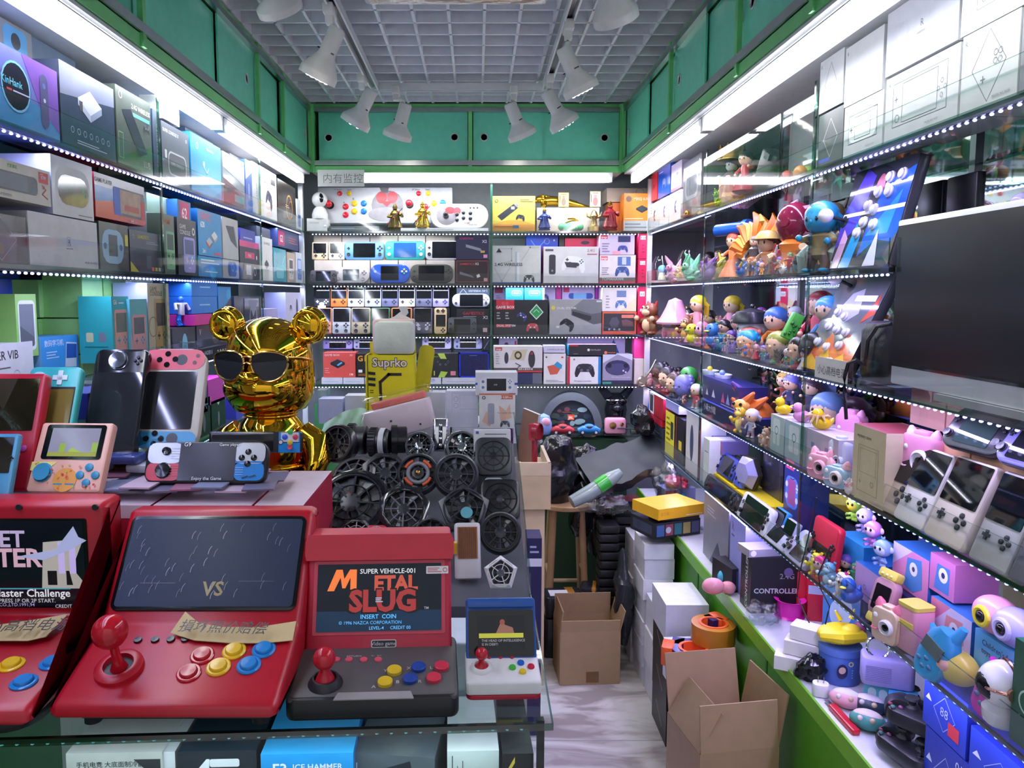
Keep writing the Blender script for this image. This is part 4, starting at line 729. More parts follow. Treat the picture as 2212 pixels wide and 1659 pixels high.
Bb('black carton standing behind between blue and magenta boxes',z,1206,1217,512,'2a2c34',d=.08,ins=.13,group=BG)
# ------------------------------------------------------------------ back wall, third shelf
z =ZS[2];zm=z+.126
gc ='dark cartons propping the upright handhelds on the third back shelf'
for i,(a,b) in enumerate(((676,770),(771,866),(867,972))):
    Bb('black carton behind the upright handhelds, %s of three' % ['left','middle','right'][i],z,a,b,0,'2a2c38/r.4',d=.15,ins=.065,h=.124,group=gc,name='dark_carton')
cs =[('2c2e3a','black upright handheld with white thumb area','e8e8ea'),('e07c34','orange upright handheld in the upper row','50301c'),('e4e4ec','white upright handheld right of the orange one','30323c'),('c4ccec','pale blue upright handheld in the upper row','2a3040'),('70749c','grey-violet upright handheld in the upper row','3a3c54'),('dcdcec','white upright handheld with coloured buttons','3a3c44'),('6a6e8c','slate upright handheld in the upper row','34364a'),('a8a4e0','lilac upright handheld with violet buttons','50408c')]
for i,(c,lb,bc) in enumerate(cs):
    a=678+i*36.7;fa=[('O',.5,.02,.22,'eceef0',.2),('o',.3,.12,.05,'20222a'),('o',.7,.12,.05,'20222a')] if i == 0 else ()
    HB(lb,a,a+35,620,667,Yu,z=zm,col=c,bc=bc,group=gh,fa=fa,bcs=['d03848','3858c0','38a050','e0b828'] if i == 5 else None,dp=(.24,.26,.09),bt=(.76,.26,.1),st=(),scr=(.05,.42,.95,.97),r=.07)
for i,(a,b,c,bc,lb) in enumerate(((684,716,'e09878','3a2c2c','peach upright handheld behind the gold ear'),(718,757,'cfd4dc','34363e','light grey upright handheld with four dark buttons'),(759,800,'cfc0a0','2e2f4a','beige upright handheld in the lower row'),(801,842,'4c7a5c','2a3a30','green upright handheld partly behind the tissue roll'),(845,890,'e08c54','3a2820','orange upright handheld behind the tissue roll'),(893,934,'5a5868/r.15','b8b4c4','smoky clear upright handheld in the lower row'))):
    HB(lb,a,b,665,726,.0,z=z,col=c,bc=bc,group=gh,scr=(.07,.46,.93,.96),dp=(.25,.33,.1),bt=(.75,.33,.1),st=((.25,.12),(.75,.12)) if i != 5 else ((.3,.2),(.7,.2)),r=.1)
HB('small gold-beige stick handheld with the screen in the middle',938,965,665,724,.0,z=z,col='e0c49c',bc='3a3028',group=gh,scr=(.14,.28,.9,.73),dp=(.7,.88,.16),bt=(.7,.14,.13),st=((.3,.87,.12),),r=.18)
HB('dark grey wide handheld leaning on the black box',967,1030,686,722,.0,z=z,col='3f4248',bc='26282c',r=.2,group=gh)
HB('white wide handheld with thin bezel on the right of the third shelf',977,1058,635,671,.03,z=zm,col='dcdcf0',bc='c4c4d8',r=.45,scr=(.2,.06,.82,.94),group=gh,stc='3a3c48')
Bb('dark box with red lettering behind the dark grey handheld',z,986,1058,0,'25272c/r.3',[('t',.18,.76,.12,'GAMESTICK','c03848',.01),('t',.8,.6,.12,'X2','e0e0e8',.02),('r',.8,.08,.93,.24,'e8c8cc'),('L',.2,.66,.6,.72,1,'a0a4ac')],d=.12,ins=.03,h=.120)
Bb('slate box reading 2.4G WIRELESS upside down behind the white handheld',zm,986,1058,620,'3a4a60/r.3',[('T',.65,.85,.12,'2.4G WIRELESS','c0c8d8',.0,180),('l',[(.1,.7),(.2,.9),(.3,.7)],'c0c8d8',.02)],d=.1,ins=.06)
Bb('lilac box with a red tab behind the cyan cartons',z,1065,1200,617,'c8b8e8/r.3',[('r',.02,.84,.15,.96,'b82050'),('L',.04,.72,.12,.8,2,'80789c'),('pad',.82,.75,.2,'303468','8088c0')],d=.08,ins=.14,group=BG)
Bb('left bright cyan carton with an outlined controller',z+.161,1092,1131,620,'3cb4ec/r.3',[('R',.3,.3,.9,.75,'8ad8f8',.2)]+outl(.4,.4,.8,.62,'2080c0',.04),d=.10,h=.060,ins=.04,group=BG,side='2ca4e0')
Bb('right bright cyan carton with an outlined controller',z+.161,1132,1176,620,'40b8f0/r.3',[('R',.2,.3,.8,.75,'8ad8f8',.2),('r',.9,0,1,1,'e8ecf4')]+outl(.3,.4,.7,.62,'2080c0',.04),d=.10,h=.060,ins=.04,group=BG,side='2ca4e0')
Bb('lilac box with a dark blue long gamepad behind the grey dual box',z,1213,1284,617,'c4b4ec/r.3',[('r',.04,.86,.22,.96,'c82c70'),('R',.2,.72,.95,.84,'2c50b0',.05),('r',.35,.72,.75,.84,'78b0e8')],d=.08,ins=.14,group=BG)
Bb('hot pink box behind, left of the lilac long gamepad box',z,1200,1212,616,'c8309c/r.3',d=.08,ins=.14,group=BG)
Bb('violet-pink box behind, right of the lilac long gamepad box',z,1285,1299,616,'b840c4/r.3',d=.08,ins=.14,group=BG)
Bb('black box reading DUAL SYSTEM with two small gamepads and a green diamond',z,1065,1184,648,'25252a/r.35',[('r',.05,.72,.38,1,'c83040'),('R',.15,.82,.21,.95,'d8505c',.05),('R',.22,.82,.28,.95,'d8505c',.05),('T',.215,.75,.08,'GAME BOX','ffffff',.01),('pad',.53,.52,.30,'3c3c80','e0e0f4',-35),('pad',.72,.2,.36,'c04850','f0d0d0'),('p',[(.66,.64),(.79,.88),(.92,.64),(.79,.42)],'e0ece4'),('p',[(.68,.64),(.79,.84),(.90,.64),(.79,.46)],'2f9a58'),('l',[(.74,.64),(.79,.72),(.84,.64)],'e0ece4',.015),('r',.05,.2,.32,.29,'c83848'),('t',.06,.22,.065,'DUAL SYSTEM','ffffff',.01),('L',.06,.42,.13,.66,3,'b0b0b4'),('L',.22,.42,.29,.66,3,'b0b0b4')],d=.12,ins=.02,group=BG)
Bb('grey box reading DUAL SYSTEM with a large console and a black gamepad',z,1186,1300,647,'a6a8ac/r.35',[('p',[(.42,.72),(.62,.98),(1,.98),(1,.32),(.85,.28),(.42,.55)],'5c5f66'),('p',[(.42,.74),(.64,1),(1,1),(1,.62),(.8,.58)],'7c8088'),('r',.90,.92,1,.97,'c9ccd0'),('p',[(.44,.55),(.75,.38),(.8,.42),(.8,.52),(.44,.66)],'2e3036'),('pad',.35,.28,.42,'1e1f23','45484e',-35),('o',.07,.76,.06,'d8cc50'),('t',.14,.72,.065,'DUAL SYSTEM','f0f0f0',.01),('r',.13,.18,.19,.24,'e0e0e0')],d=.12,ins=.02,group=BG)
Bb('white box with pale blue gamepads, upper of the right stack',z+.108,1300,1374,622,'ece8ec/r.3',[('p',[(.5,0),(1,0),(1,.6)],'ecdcb8'),('r',.42,.6,.7,.88,'7890c0'),('pad',.55,.3,.5,'5a84b8','c8dcf0'),('L',.1,.1,.22,.7,5,'a8a4b0')],d=.11,ins=.01,group=BG)
Bb('dark box with an orange frame and a hexagonal console',z,1301,1375,0,'e06848/r.3',[('r',.03,.14,.95,.92,'34343c'),('p',[(.2,.5),(.28,.74),(.42,.76),(.5,.55),(.44,.3),(.27,.28)],'50505e'),('R',.56,.72,.92,.86,'e08068',.02),('p',[(.56,.62),(.7,.66),(.9,.55),(.92,.35),(.6,.35)],'6a4c50'),('o',.2,.22,.045,'b0b0b8'),('o',.35,.22,.045,'b0b0b8'),('o',.5,.22,.045,'b0b0b8')],d=.11,h=.106,ins=.01,group=BG)
Bb('magenta-red box spine at the right end of the third back shelf',z,1377,1395,0,'d8245c/r.3',[('r',.2,.8,.8,.9,'f0e8ec'),('T',.5,.82,.05,'X3','30303a',.01),('r',.25,.48,.8,.54,'f0d0dc')],d=.12,h=.222,ins=.004,group=BG)
# ------------------------------------------------------------------ back wall, fourth shelf
z =ZS[3];gs='flat white cartons lining the fourth back shelf'
for i,(a,b,tx) in enumerate(((692,738,''),(739,785,''),(786,870,''),(871,953,'X70i'),(954,1058,''))):
    Bb('flat white carton along the fourth back shelf, %s from the left' % ['first','second','third','fourth','fifth'][i],z,a,b,0,'dcdce8/r.35',[('L',.1,.3,.8,.45,1,'a8acb8')]+([('t',.7,.5,.3,tx,'3858a8',.01)] if tx else [('n',.5,.5,.3,'c0c2cc',.04)]),d=.12,h=.030,ins=.005,group=gs,name='flat_carton')
zz =z+.0315
Bb('red box with a black set-top box',zz,696,767,762,'d8564c/r.3',[('iso',.45,.55,.58,'26262c','17181c','1c1d22'),('p',[(.42,.5),(.56,.62),(.6,.58),(.46,.46)],'6ab0e8'),('t',.04,.86,.09,'GAME BOX','f8d8d0',.01),('t',.82,.86,.08,'3D','f8d8d0',.01),('t',.8,.08,.08,'138','ffffff',.02),('L',.05,.15,.2,.4,3,'e89890')],d=.1)
Bb('black box with orange lettering, partly behind the yellow box',zz,768,812,764,'24221f/r.3',[('t',.06,.68,.24,'G11','e8a838',.03),('r',.1,.2,.3,.32,'e8e8e8'),('L',.1,.05,.6,.16,2,'c07828')],d=.1)
Bb('white and teal box behind the yellow box flap',zz,860,913,764,'22242a/r.3',[('n',.75,.5,.22,'2fa8a0',.08),('p',[(.85,.7),(1,.8),(1,.3)],'e87838'),('r',.88,.2,.96,.4,'e8c040')],d=.1)
Bb('black box with yellow-green lettering and a black gamepad',zz,914,990,764,'2c2d30/r.3',[('p',[(.4,1),(.6,1),(.68,.72),(.5,.76)],'c8e060'),('p',[(.42,0),(.6,0),(.7,.22),(.5,.26)],'b0d050'),('pad',.56,.54,.72,'26282e','565a64'),('t',.03,.08,.2,'G11','d8e040',.03),('t',.16,.84,.06,'GAMEBOX','90b040',.01),('r',.78,.08,.93,.26,'e890a0')],d=.1)
Bb('dark box in a shiny blue plastic bag',zz,991,1057,762,'1d2050/r.12/b.6',outl(.02,.02,.98,.98,'2038d0/r.15',.06)+[('L',.35,.86,.6,.9,1,'8090e0')],d=.1)
for i,(a,b,pt,c,lb) in enumerate(((698,762,735,'9490e0','violet wide handheld left on the fourth back shelf'),(764,822,733,'a8b8e4','pale blue wide handheld behind the yellow box'),(912,975,729,'c4bcec','lilac wide handheld with violet buttons'),(980,1042,731,'a8acdc','blue-grey wide handheld with white and pink buttons'))):
    zb=zz+.124;Bb(['dark carton under the violet handheld','dark carton under the pale blue handheld','dark carton under the lilac handheld','dark carton under the blue-grey handheld'][i],zz,a,b,0,'30323e/r.4',d=.1,ins=.118,h=.122,name='dark_carton')
    HB(lb,a,b,pt,760,.11,z=zb,col=c,r=.2,group=gh,bcs=['e8e8f4','e86890','6890e8','e8e8f4'] if i == 3 else None,bc='3c3470' if i == 2 else '34406c',dp=(.12,.65,.1),bt=(.88,.65,.05),st=((.12,.25),) if i else ())
Bb('black mesh box at the end of the dark handheld row',zz+.124,1044,1058,730,'23252c/r.2',[('l',[(.1,.1),(.9,.8)],'6a70a0',.04)],d=.06,ins=.1)
Bb('white box with a red tab, tablet gamepad and a pair of grips',z+.055,1066,1173,748,'e8e4e8/r.3',[('r',0,0,1,.06,'d0444c'),('r',0,.06,1,.17,'5a4c4c'),('t',.5,.09,.06,'黑武士游戏手柄','ffffff',.01),('r',.03,.83,.17,.95,'c83040'),('T',.1,.86,.07,'ipega','ffffff',.01),('p',[(.32,.5),(.4,.85),(.7,.88),(.62,.45)],'d8ccb0'),('O',.5,.65,.16,'4a4034',.14),('O',.5,.65,.09,'d0c4a0',.08),('O',.78,.5,.33,'38383e',.13),('o',.78,.72,.05,'b03040'),('O',.26,.55,.22,'3c3c44',.08),('l',[(.45,.35),(.55,.25),(.5,.2)],'3c3c44',.03),('L',.04,.3,.12,.74,5,'b0acb4')],d=.11,side='c8c4cc')
Bb('dark blue box and clear case under the tablet gamepad box',z,1112,1172,0,'343c60/r.2',[('r',.66,0,1,1,'6a7080')],d=.11,h=.052)
Bb('white box printed with a red and blue controller pair',z,1175,1223,764,'f0eef0/r.3',[('p',[(.15,.58),(.3,.3),(.62,.32),(.78,.52),(.5,.64)],'d86450'),('p',[(.45,.62),(.62,.74),(.85,.62),(.82,.5),(.7,.5)],'3aa0d0'),('r',.8,.85,.9,.9,'d04050'),('L',.1,.05,.9,.14,2,'a0a0a8'),('n',.12,.88,.03,'30323c',.02)],d=.1)
Bb('white box with red left edge and blue right edge and a black gamepad',z,1226,1300,771,'f0eef2/r.3',[('r',0,0,.08,1,'d0304c'),('r',.92,0,1,1,'2c88cc'),('pad',.52,.5,.74,'2c2c34','6a6a78'),('t',.2,.08,.06,'Wireless controller','50525c',.0),('n',.2,.9,.03,'30323c',.02)],d=.1)
Bb('silver-violet box printed with a round dark blue gamepad',z,1303,1368,766,'9c98b0/r.3',[('r',0,0,1,.12,'30304c'),('r',0,0,.3,.07,'40a088'),('p',[(0,.7),(.5,1),(1,.8),(1,1),(0,1)],'d0d4e4'),('O',.5,.55,.26,'30305a',.42),('O',.5,.5,.2,'46466c',.36),('o',.22,.62,.08,'1c1c30'),('o',.78,.62,.08,'1c1c30'),('o',.7,.45,.03,'e0e0f0'),('o',.78,.4,.03,'e0e0f0'),('t',.3,.2,.08,'Wireless Controller','d0d0e0',.0)],d=.1)
Bb('long black carton laid across the controller boxes',z+.135,1228,1333,748,'2b2b30/r.35',[('r',0,.84,.2,.96,'b83040'),('o',.42,.5,.12,'e8e8ea'),('t',.46,.44,.14,'MAYFLASH','c0c0c4',.0),('o',.78,.26,.14,'e87850'),('L',.82,.2,.98,.32,1,'e87850'),('L',.1,.1,.2,.2,1,'9090a0')],d=.12,h=.052,side='20bce0',top='c8a0e0')
Bb('dark red box lying tilted behind the white controller pair box',z+.150,1168,1222,0,'a02438/r.3',[('L',.4,.4,.6,.6,1,'d08090')],d=.08,h=.022,ins=.10)
Bb('white angled box reading CONTROLLER GRIP on the red and blue box',z+.148,1175,1222,0,'d8d4f0/r.3',[('t',.15,.35,.2,'CONTROLLER GRIP','50507a',.01)],d=.08,h=.034,ins=.01)
Bb('lilac box with a round dark head picture at the back',z+.05,1078,1118,730,'c8bcec/r.3',[('o',.4,.8,.06,'503060'),('r',.85,.3,.95,.9,'c82c68')],d=.06,ins=.17)
Bb('lilac wide box at the back above the long black carton',z+.08,1225,1352,726,'c0b8ec/r.3',[('L',.25,.6,.35,.7,1,'404070'),('p',[(.7,.4),(.8,.9),(.9,.4)],'3050a0')],d=.06,ins=.16)
Bb('hot pink box at the right end of the fourth back shelf',z+.12,1371,1394,727,'e83890/r.3',d=.06,ins=.05,h=.1)
Bb('plain cream carton below the hot pink box at the right end',z,1372,1394,0,'ddd0cc/r.4',d=.1,ins=.02,h=.118,name='plain_carton')

X_ =XL-.03;z=ZS[2]
y0,y1=yx(588,X_,z+.06),yx(632,X_,z+.06)
handheld('white wide handheld with coloured buttons on the third left shelf',(X_,(y0+y1)/2,z+.001),(y1-y0,.07,.018),rz=90,col='dcdce4',r=.35,bcs=['3858c0','d03848','e0b828','38a050'],st=())
t =thing('robot_toy','small blue and white robot toy beside the bright blue cartons','toy',(XL-.03,yx(392,XL-.03,z+.1),z+.098),80);m=M();m.rp(.02,.014,.03,.065,.004,'e4e8f0/r.2',bev=.002);m.ball((0,0,.074),.009,'2868d0');m.build('torso',t)
for s_ in (-1,1):m=M();m.tube([(s_*.010,0,.032),(s_*.014,0,.016),(s_*.013,-.004,.001)],[.006,.008,.009],'2070d8/r.2');m.build('leg',t);m=M();m.tube([(s_*.012,0,.06),(s_*.028,0,.062),(s_*.034,-.006,.045)],[.005,.004,.005],'c8ccd8/r.2');m.build('arm',t)
# ------------------------------------------------------------------ helpers for the counter things
def ray(px,py):
    x,y=(px-CCX)/CF,(CCY-py)/CF
    return Vector((x,TC+y*TS,y*TC-TS))
EYE =Vector((0,0,H))
def hit(px,py,P0,N):
    d=ray(px,py);P0=Vector(P0);N=Vector(N);return EYE+d*((P0-EYE).dot(N)/d.dot(N))
def prj(X,Y,Z):
    Z=Z-H;d=Y*TC-Z*TS;v=Y*TS+Z*TC;return CCX+CF*X/d,CCY-CF*v/d
CZ =.912
# ------------------------------------------------------------------ the glass counter
cx,cy=ptz(1194,1577,CZ-.01);lx,ly=ptz(0,1613,CZ-.01);sl=(ly-cy)/(lx-cx)
def fy(x):return cy+sl*(x-cx)
CB =2.42
t =thing('glass_counter','large glass display counter holding the arcade machines','counter',(0,0,0))
P =[(-.79,fy(-.79)),(cx,fy(cx)),(cx+.004,CB),(-.79,CB)]
m =M();m.loops([[(x,y,CZ-.010) for x,y in P],[(x,y,CZ) for x,y in P]],'glass');
for (x0,y0),(x1,y1) in ((P[0],P[1]),(P[1],P[2])):
    L=math.hypot(x1-x0,y1-y0);m.box((L/2,-.0006,CZ-.005),(L,.0012,.0104),'glassedge',xf((x0,y0,0),rz=math.degrees(math.atan2(y1-y0,x1-x0))))
m.build('glass_top',t,smooth=0)
Q =[(-.785,fy(-.785)+.012),(cx-.012,fy(cx)+.012),(cx-.010,CB-.01),(-.785,CB-.01)]
m =M();A_=Vector((*Q[0],0));B_=Vector((*Q[1],0));L=(B_-A_).length;X=xf(A_,rz=math.degrees(math.atan2(B_.y-A_.y,B_.x-A_.x)))
m.box((L/2,0,(.50+CZ-.012)/2),(L,.005,CZ-.012-.50),'glass',X);m.build('front_pane',t,smooth=0)
m =M();m.box((L/2,.006,CZ-.0125),(L,.010,.005),'20302c/r.2',X);m.box((L-.004,.004,.70),(.010,.012,.42),'15181a/r.25',X);m.build('metal_frame',t,smooth=0)
m =M();m.loops([[(x,y,.02) for x,y in Q],[(x,y,.50) for x,y in Q]],'d8dadd/r.4');m.build('plinth',t,smooth=0)
m =M();m.box((-.33,1.32,.70),(.84,.006,.40),'c9ced2/r.3');m.build('back_panel',t,smooth=0)
m =M()
for k in range(40):m.ball((.03+k*(L-.06)/39,.018,CZ-.024),.003,'b8d0ff/e2',X,n=6,m=4)
o =m.build('diodes',t);o['kind']='stuff'
area('counter_light',(-.33,1.05,CZ-.027),(0,0,math.radians(3)),.8,.01,1.0,(.8,.88,1))
def Cb(label,p0,p1,py,Y,d=.16,h=.16,rz=2,**k):
    x0,zt_=pty(p0,py,Y);x1=pty(p1,py,Y)[0]
    return carton(k.pop('name','product_box'),label,'box',((x0+x1)/2,Y+d/2,zt_-h),((x1-x0)*.965,d,h),rz,**k)
shz =pty(500,1625,1.10)[1]-.16
m =M();m.box((-.33,1.20,shz-.005),(.83,.22,.008),'glass');tag(m.build('glass_shelf',smooth=0),'glass shelf inside the display counter','shelf')
Cb('pale grey box reading MOBILE GAME COOLING PAD with a dark arrow, inside the counter',136,348,1626,1.10,col='b8bdb8/r.3',side='c9cdca',fa=[('t',.10,.86,.055,'手机电竞 大底面制冷散热器','34383c',.015),('t',.10,.78,.042,'MOBILE GAME COOLING PAD','50555a',.01),('p',[(.70,.93),(.98,.93),(.98,.70)],'2c3034')])
Cb('white box between the grey and the dark boxes inside the counter',349,374,1624,1.11,col='e4ebf2/r.3')
Cb('dark box reading MOBILE GAME CONTROLLER with a slanted M logo inside the counter',378,552,1622,1.10,col='1d2730/r.2',side='0f151b',top='18303c/r.2',fa=[('p',[(.18,.62),(.20,.78),(.36,.92),(.40,.92),(.38,.66)],'e6ecf2'),('T',.285,.72,.09,'M','1d2730',.03),('R',.40,.84,.78,.92,'dfe6ec',.02),('t',.40,.73,.065,'手机游戏手柄','f2f5f8',.02),('t',.40,.66,.034,'MOBILE GAME CONTROLLER','c9d2da',.0)])
Cb('bright blue box with white slanted lettering inside the counter',556,762,1628,1.10,col='1f9be6/r.2',side='1a7ac0',top='38b4f8/r.2',fa=[('t',.12,.80,.11,'F3','eaf6ff',.03,0),('t',.34,.84,.06,'ICE HAMMER','dff2ff',.02),('t',.34,.79,.03,'MOBILE PHONE COOLER RADIATOR','c4e6fb',.0),('p',[(0,.62),(1,.62),(1,0),(0,0)],'222b34'),('t',.5,.52,.06,'半导体制冷散热','c9d4dc',.01)])
Cb('clear case with black angular gadgets inside the counter',768,955,1632,1.12,col='56626a/r.12',fa=[('p',[(.1,0),(.5,.75),(.95,.35),(1,0)],'14181c'),('p',[(.35,.85),(.7,.95),(.75,.75)],'1c2530'),('l',[(.02,.1),(.05,.9)],'c9d6dc',.01)],rz=-6)
Cb('pale box with fine black lines and small symbols inside the counter',960,1076,1622,1.11,col='c4d4d2/r.25',top='d8e4e2',fa=[('l',[(.1,.2),(.1,.95)],'2c3238',.008),('l',[(.2,.1),(.2,.85)],'2c3238',.006),('l',[(.3,.3),(.3,.9)],'2c3238',.006),('n',.8,.55,.03,'2c3238',.008),('r',.76,.66,.86,.70,'2c3238'),('r',.76,.42,.86,.46,'2c3238')])
Cb('black box with yellow hazard stripes inside the counter',1080,1150,1628,1.10,col='14171a/r.2',fa=[('p',[(.02,.35+.14*k),(.4,.55+.14*k),(.4,.49+.14*k),(.02,.29+.14*k)],'d8c23c') for k in range(4)],top='20262a/r.2')
# ------------------------------------------------------------------ table-top arcade machines
RED ='b81629/r.34'
def knob(g,p,r,col,h,ring=None,X=Matrix(),rr=None):
    """joystick: p base point on the deck"""
    T=Matrix.Translation(p)@X;s=M()
    if ring:q=rr or r*1.6;s.lathe([(q*1.0,0),(q*.98,.006),(q*.82,.010),(q*.62,.010),(q*.58,.003)],ring,32,T,cap=(1,0));s.lathe([(q*.6,.003),(.001,.002)],'0f1012/r.5',24,T,cap=(0,0));s.build('dust_ring',g)
    s=M();s.lathe([(r*.55,.0),(r*.35,r*.5),(r*.26,r),(r*.24,h-r*.6)],col,16,T,cap=(1,0));s.build('stick',g)
    s=M();s.ball((0,0,h),r,col,T,n=28,m=18);s.build('ball_top',g)
def push(g,p,r,col,X=Matrix(),rim=True,h=.006):
    s=M();T=Matrix.Translation(p)@X
    if rim:s.lathe([(r,0),(r,.002),(r*.9,.0035),(r*.74,.0035),(r*.72,.003),(r*.70,h),(r*.62,h+.0015),(.0001,h+.0018)],col,28,T,cap=(1,0))
    else:s.lathe([(r,0),(r,h),(r*.9,h+.0012),(.0001,h+.0015)],col,24,T,cap=(1,0))
    s.build('button',g)
def side_shell(m,prof,w,r,k,X=Matrix()):
    """extrude a yz profile across x with rounded side edges"""
    n=len(prof);c=(sum(p[0] for p in prof)/n,sum(p[1] for p in prof)/n);ls=[]
    for x,q in ((-w/2,r),(-w/2+r*.3,r*.3),(-w/2+r,0),(w/2-r,0),(w/2-r*.3,r*.3),(w/2,r)):
        l=[]
        for i in range(n):
            a,b,d=Vector(prof[i-1]),Vector(prof[i]),Vector(prof[(i+1) % n])
            e1=(b-a).normalized();e2=(d-b).normalized();nn=Vector((e1.y+e2.y,-(e1.x+e2.x)))
            if nn.length < .01:nn=Vector((e1.y,-e1.x))
            nn.normalize();s=1/max(.5,nn.dot(Vector((e1.y,-e1.x))));z=b - nn*q*s
            l.append((x,z.x,z.y))
        ls.append(l)
    m.loops(ls,k,X=X)
def rnd(prof,r,n=4):
    out=[];N=len(prof)
    for i in range(N):
        a,b,c=Vector(prof[i-1]),Vector(prof[i]),Vector(prof[(i+1) % N]);rr=min(r,(a-b).length*.45,(c-b).length*.45)
        p,q=b+(a-b).normalized()*rr,b+(c-b).normalized()*rr
        for j in range(n+1):
            s=j/n;out.append(tuple((1-s)**2*p+2*s*(1-s)*b+s*s*q))
    return out
SL =math.degrees(math.atan2(.048,.150))
# machine 2: big red with the wrapped screen
g =thing('arcade_machine','big red tabletop arcade machine with a dark screen still in wrinkled film','arcade machine',(-.430,1.0,CZ))
deck =[(0,.030),(.004,.046),(.012,.052),(.150,.099),(.156,.106),(.262,.238),(.268,.246),(.30,.246),(.304,.235),(.304,.045),(.30,.030)]
m =M();side_shell(m,rnd(list(reversed(deck)),.010),.315,.012,RED);m.build('shell',g,smooth=50)
m =M();m.rp(.296,.262,.010,.036,.03,'17181b/r.45',xf((0,.160,0)),bev=.010);m.build('base_tray',g)
for x,y in ((-.12,.05),(.12,.05),(-.12,.27),(.12,.27)):
    m=M();m.cyl((x,y,0),.012,.012,'111214/r.6');m.build('rubber_foot',g)
hn =Vector((0,-(.238-.106),(.262-.156))).normalized();hp=Vector((0,.156,.106));hup=Vector((0,.106,.132)).normalized();hl=math.hypot(.106,.132)
HX =Matrix(((1,0,0),(0,hup.y,hup.z),(0,hn.y,hn.z))).transposed().to_4x4();HX.translation=hp
m =M();m.rp(.292,hl*.93,-.001,.0035,.012,'0c0d10/r.2',HX@xf((0,hl*.53,0)),bev=.001);m.build('screen_frame',g)
scf =mat('0e1524/r.05');sm=M();sm.rp(.280,hl*.86,.0030,.0042,.006,'scrfilm',HX@xf((0,hl*.53,0)))
mm =bpy.data.materials.new('scrfilm');mm.use_nodes=True;b_=mm.node_tree.nodes['Principled BSDF'];b_.inputs['Base Color'].default_value=(.012,.018,.035,1);b_.inputs['Roughness'].default_value=.3;b_.inputs['Emission Color'].default_value=(.05,.07,.16,1);b_.inputs['Emission Strength'].default_value=.22
vt =mm.node_tree.nodes.new('ShaderNodeTexNoise');vt.inputs['Scale'].default_value=22;vt.inputs['Detail'].default_value=5;vt.inputs['Distortion'].default_value=2.5
tcq =mm.node_tree.nodes.new('ShaderNodeTexCoord');bpq=mm.node_tree.nodes.new('ShaderNodeBump');bpq.inputs['Strength'].default_value=.10;bpq.inputs['Distance'].default_value=.002;b_.inputs['Specular IOR Level'].default_value=.12
mm.node_tree.links.new(tcq.outputs['Object'],vt.inputs[0]);mm.node_tree.links.new(vt.outputs[0],bpq.inputs['Height']);mm.node_tree.links.new(bpq.outputs[0],b_.inputs['Normal']);MATS['scrfilm']=mm
art(sm,[('T',.54,.12,.16,'VS','7a6c3c/r.3/e.35',.03),('L',.12,.24,.32,.27,1,'30384c/e.2'),('L',.68,.26,.88,.29,1,'30384c/e.2')],.280,hl*.86,HX@xf((-.14,hl*.10,.0044)))
art(sm,[('l',[(u+.05*q*q*k,v+.03*k) for k in (0,1,2,3) for q in (.1*k*(1 if u > .5 else -1),)],'8c90a0/r.15',R.uniform(.002,.006)) for u,v in [(R.uniform(.02,.98),R.uniform(.05,.85)) for _ in range(46)]],.280,hl*.86,HX@xf((-.14,hl*.10,.0050)))
sm.build('screen',g)
DP =Vector((-.430,1.0+.012,CZ+.052));DN=Vector((0,-math.sin(math.radians(SL-13.8+14)),1));DN=Vector((0,-.047,.138)).normalized();DX=Vector((0,0,1)).rotation_difference(DN).to_matrix().to_4x4()
def dk(px,py,g=g):return hit(px,py,DP,DN) - Vector(g.location)
knob(g,dk(258,1445),.0245,'c01828/r.12',.070,RED,DX,.034)
for a,b,c in ((408,1455,'b81a2c/r.18'),(437,1417,'b81a2c/r.18'),(472,1442,'eec01c/r.2'),(506,1407,'eec01c/r.2'),(538,1438,'1f86d0/r.2'),(570,1404,'1f86d0/r.2')):push(g,dk(a,b),.0175,c,DX)
for a in (298,335,369,400):push(g,dk(a,1384-(a-298)*.02),.0062,'121315/r.3',DX,False,.002)
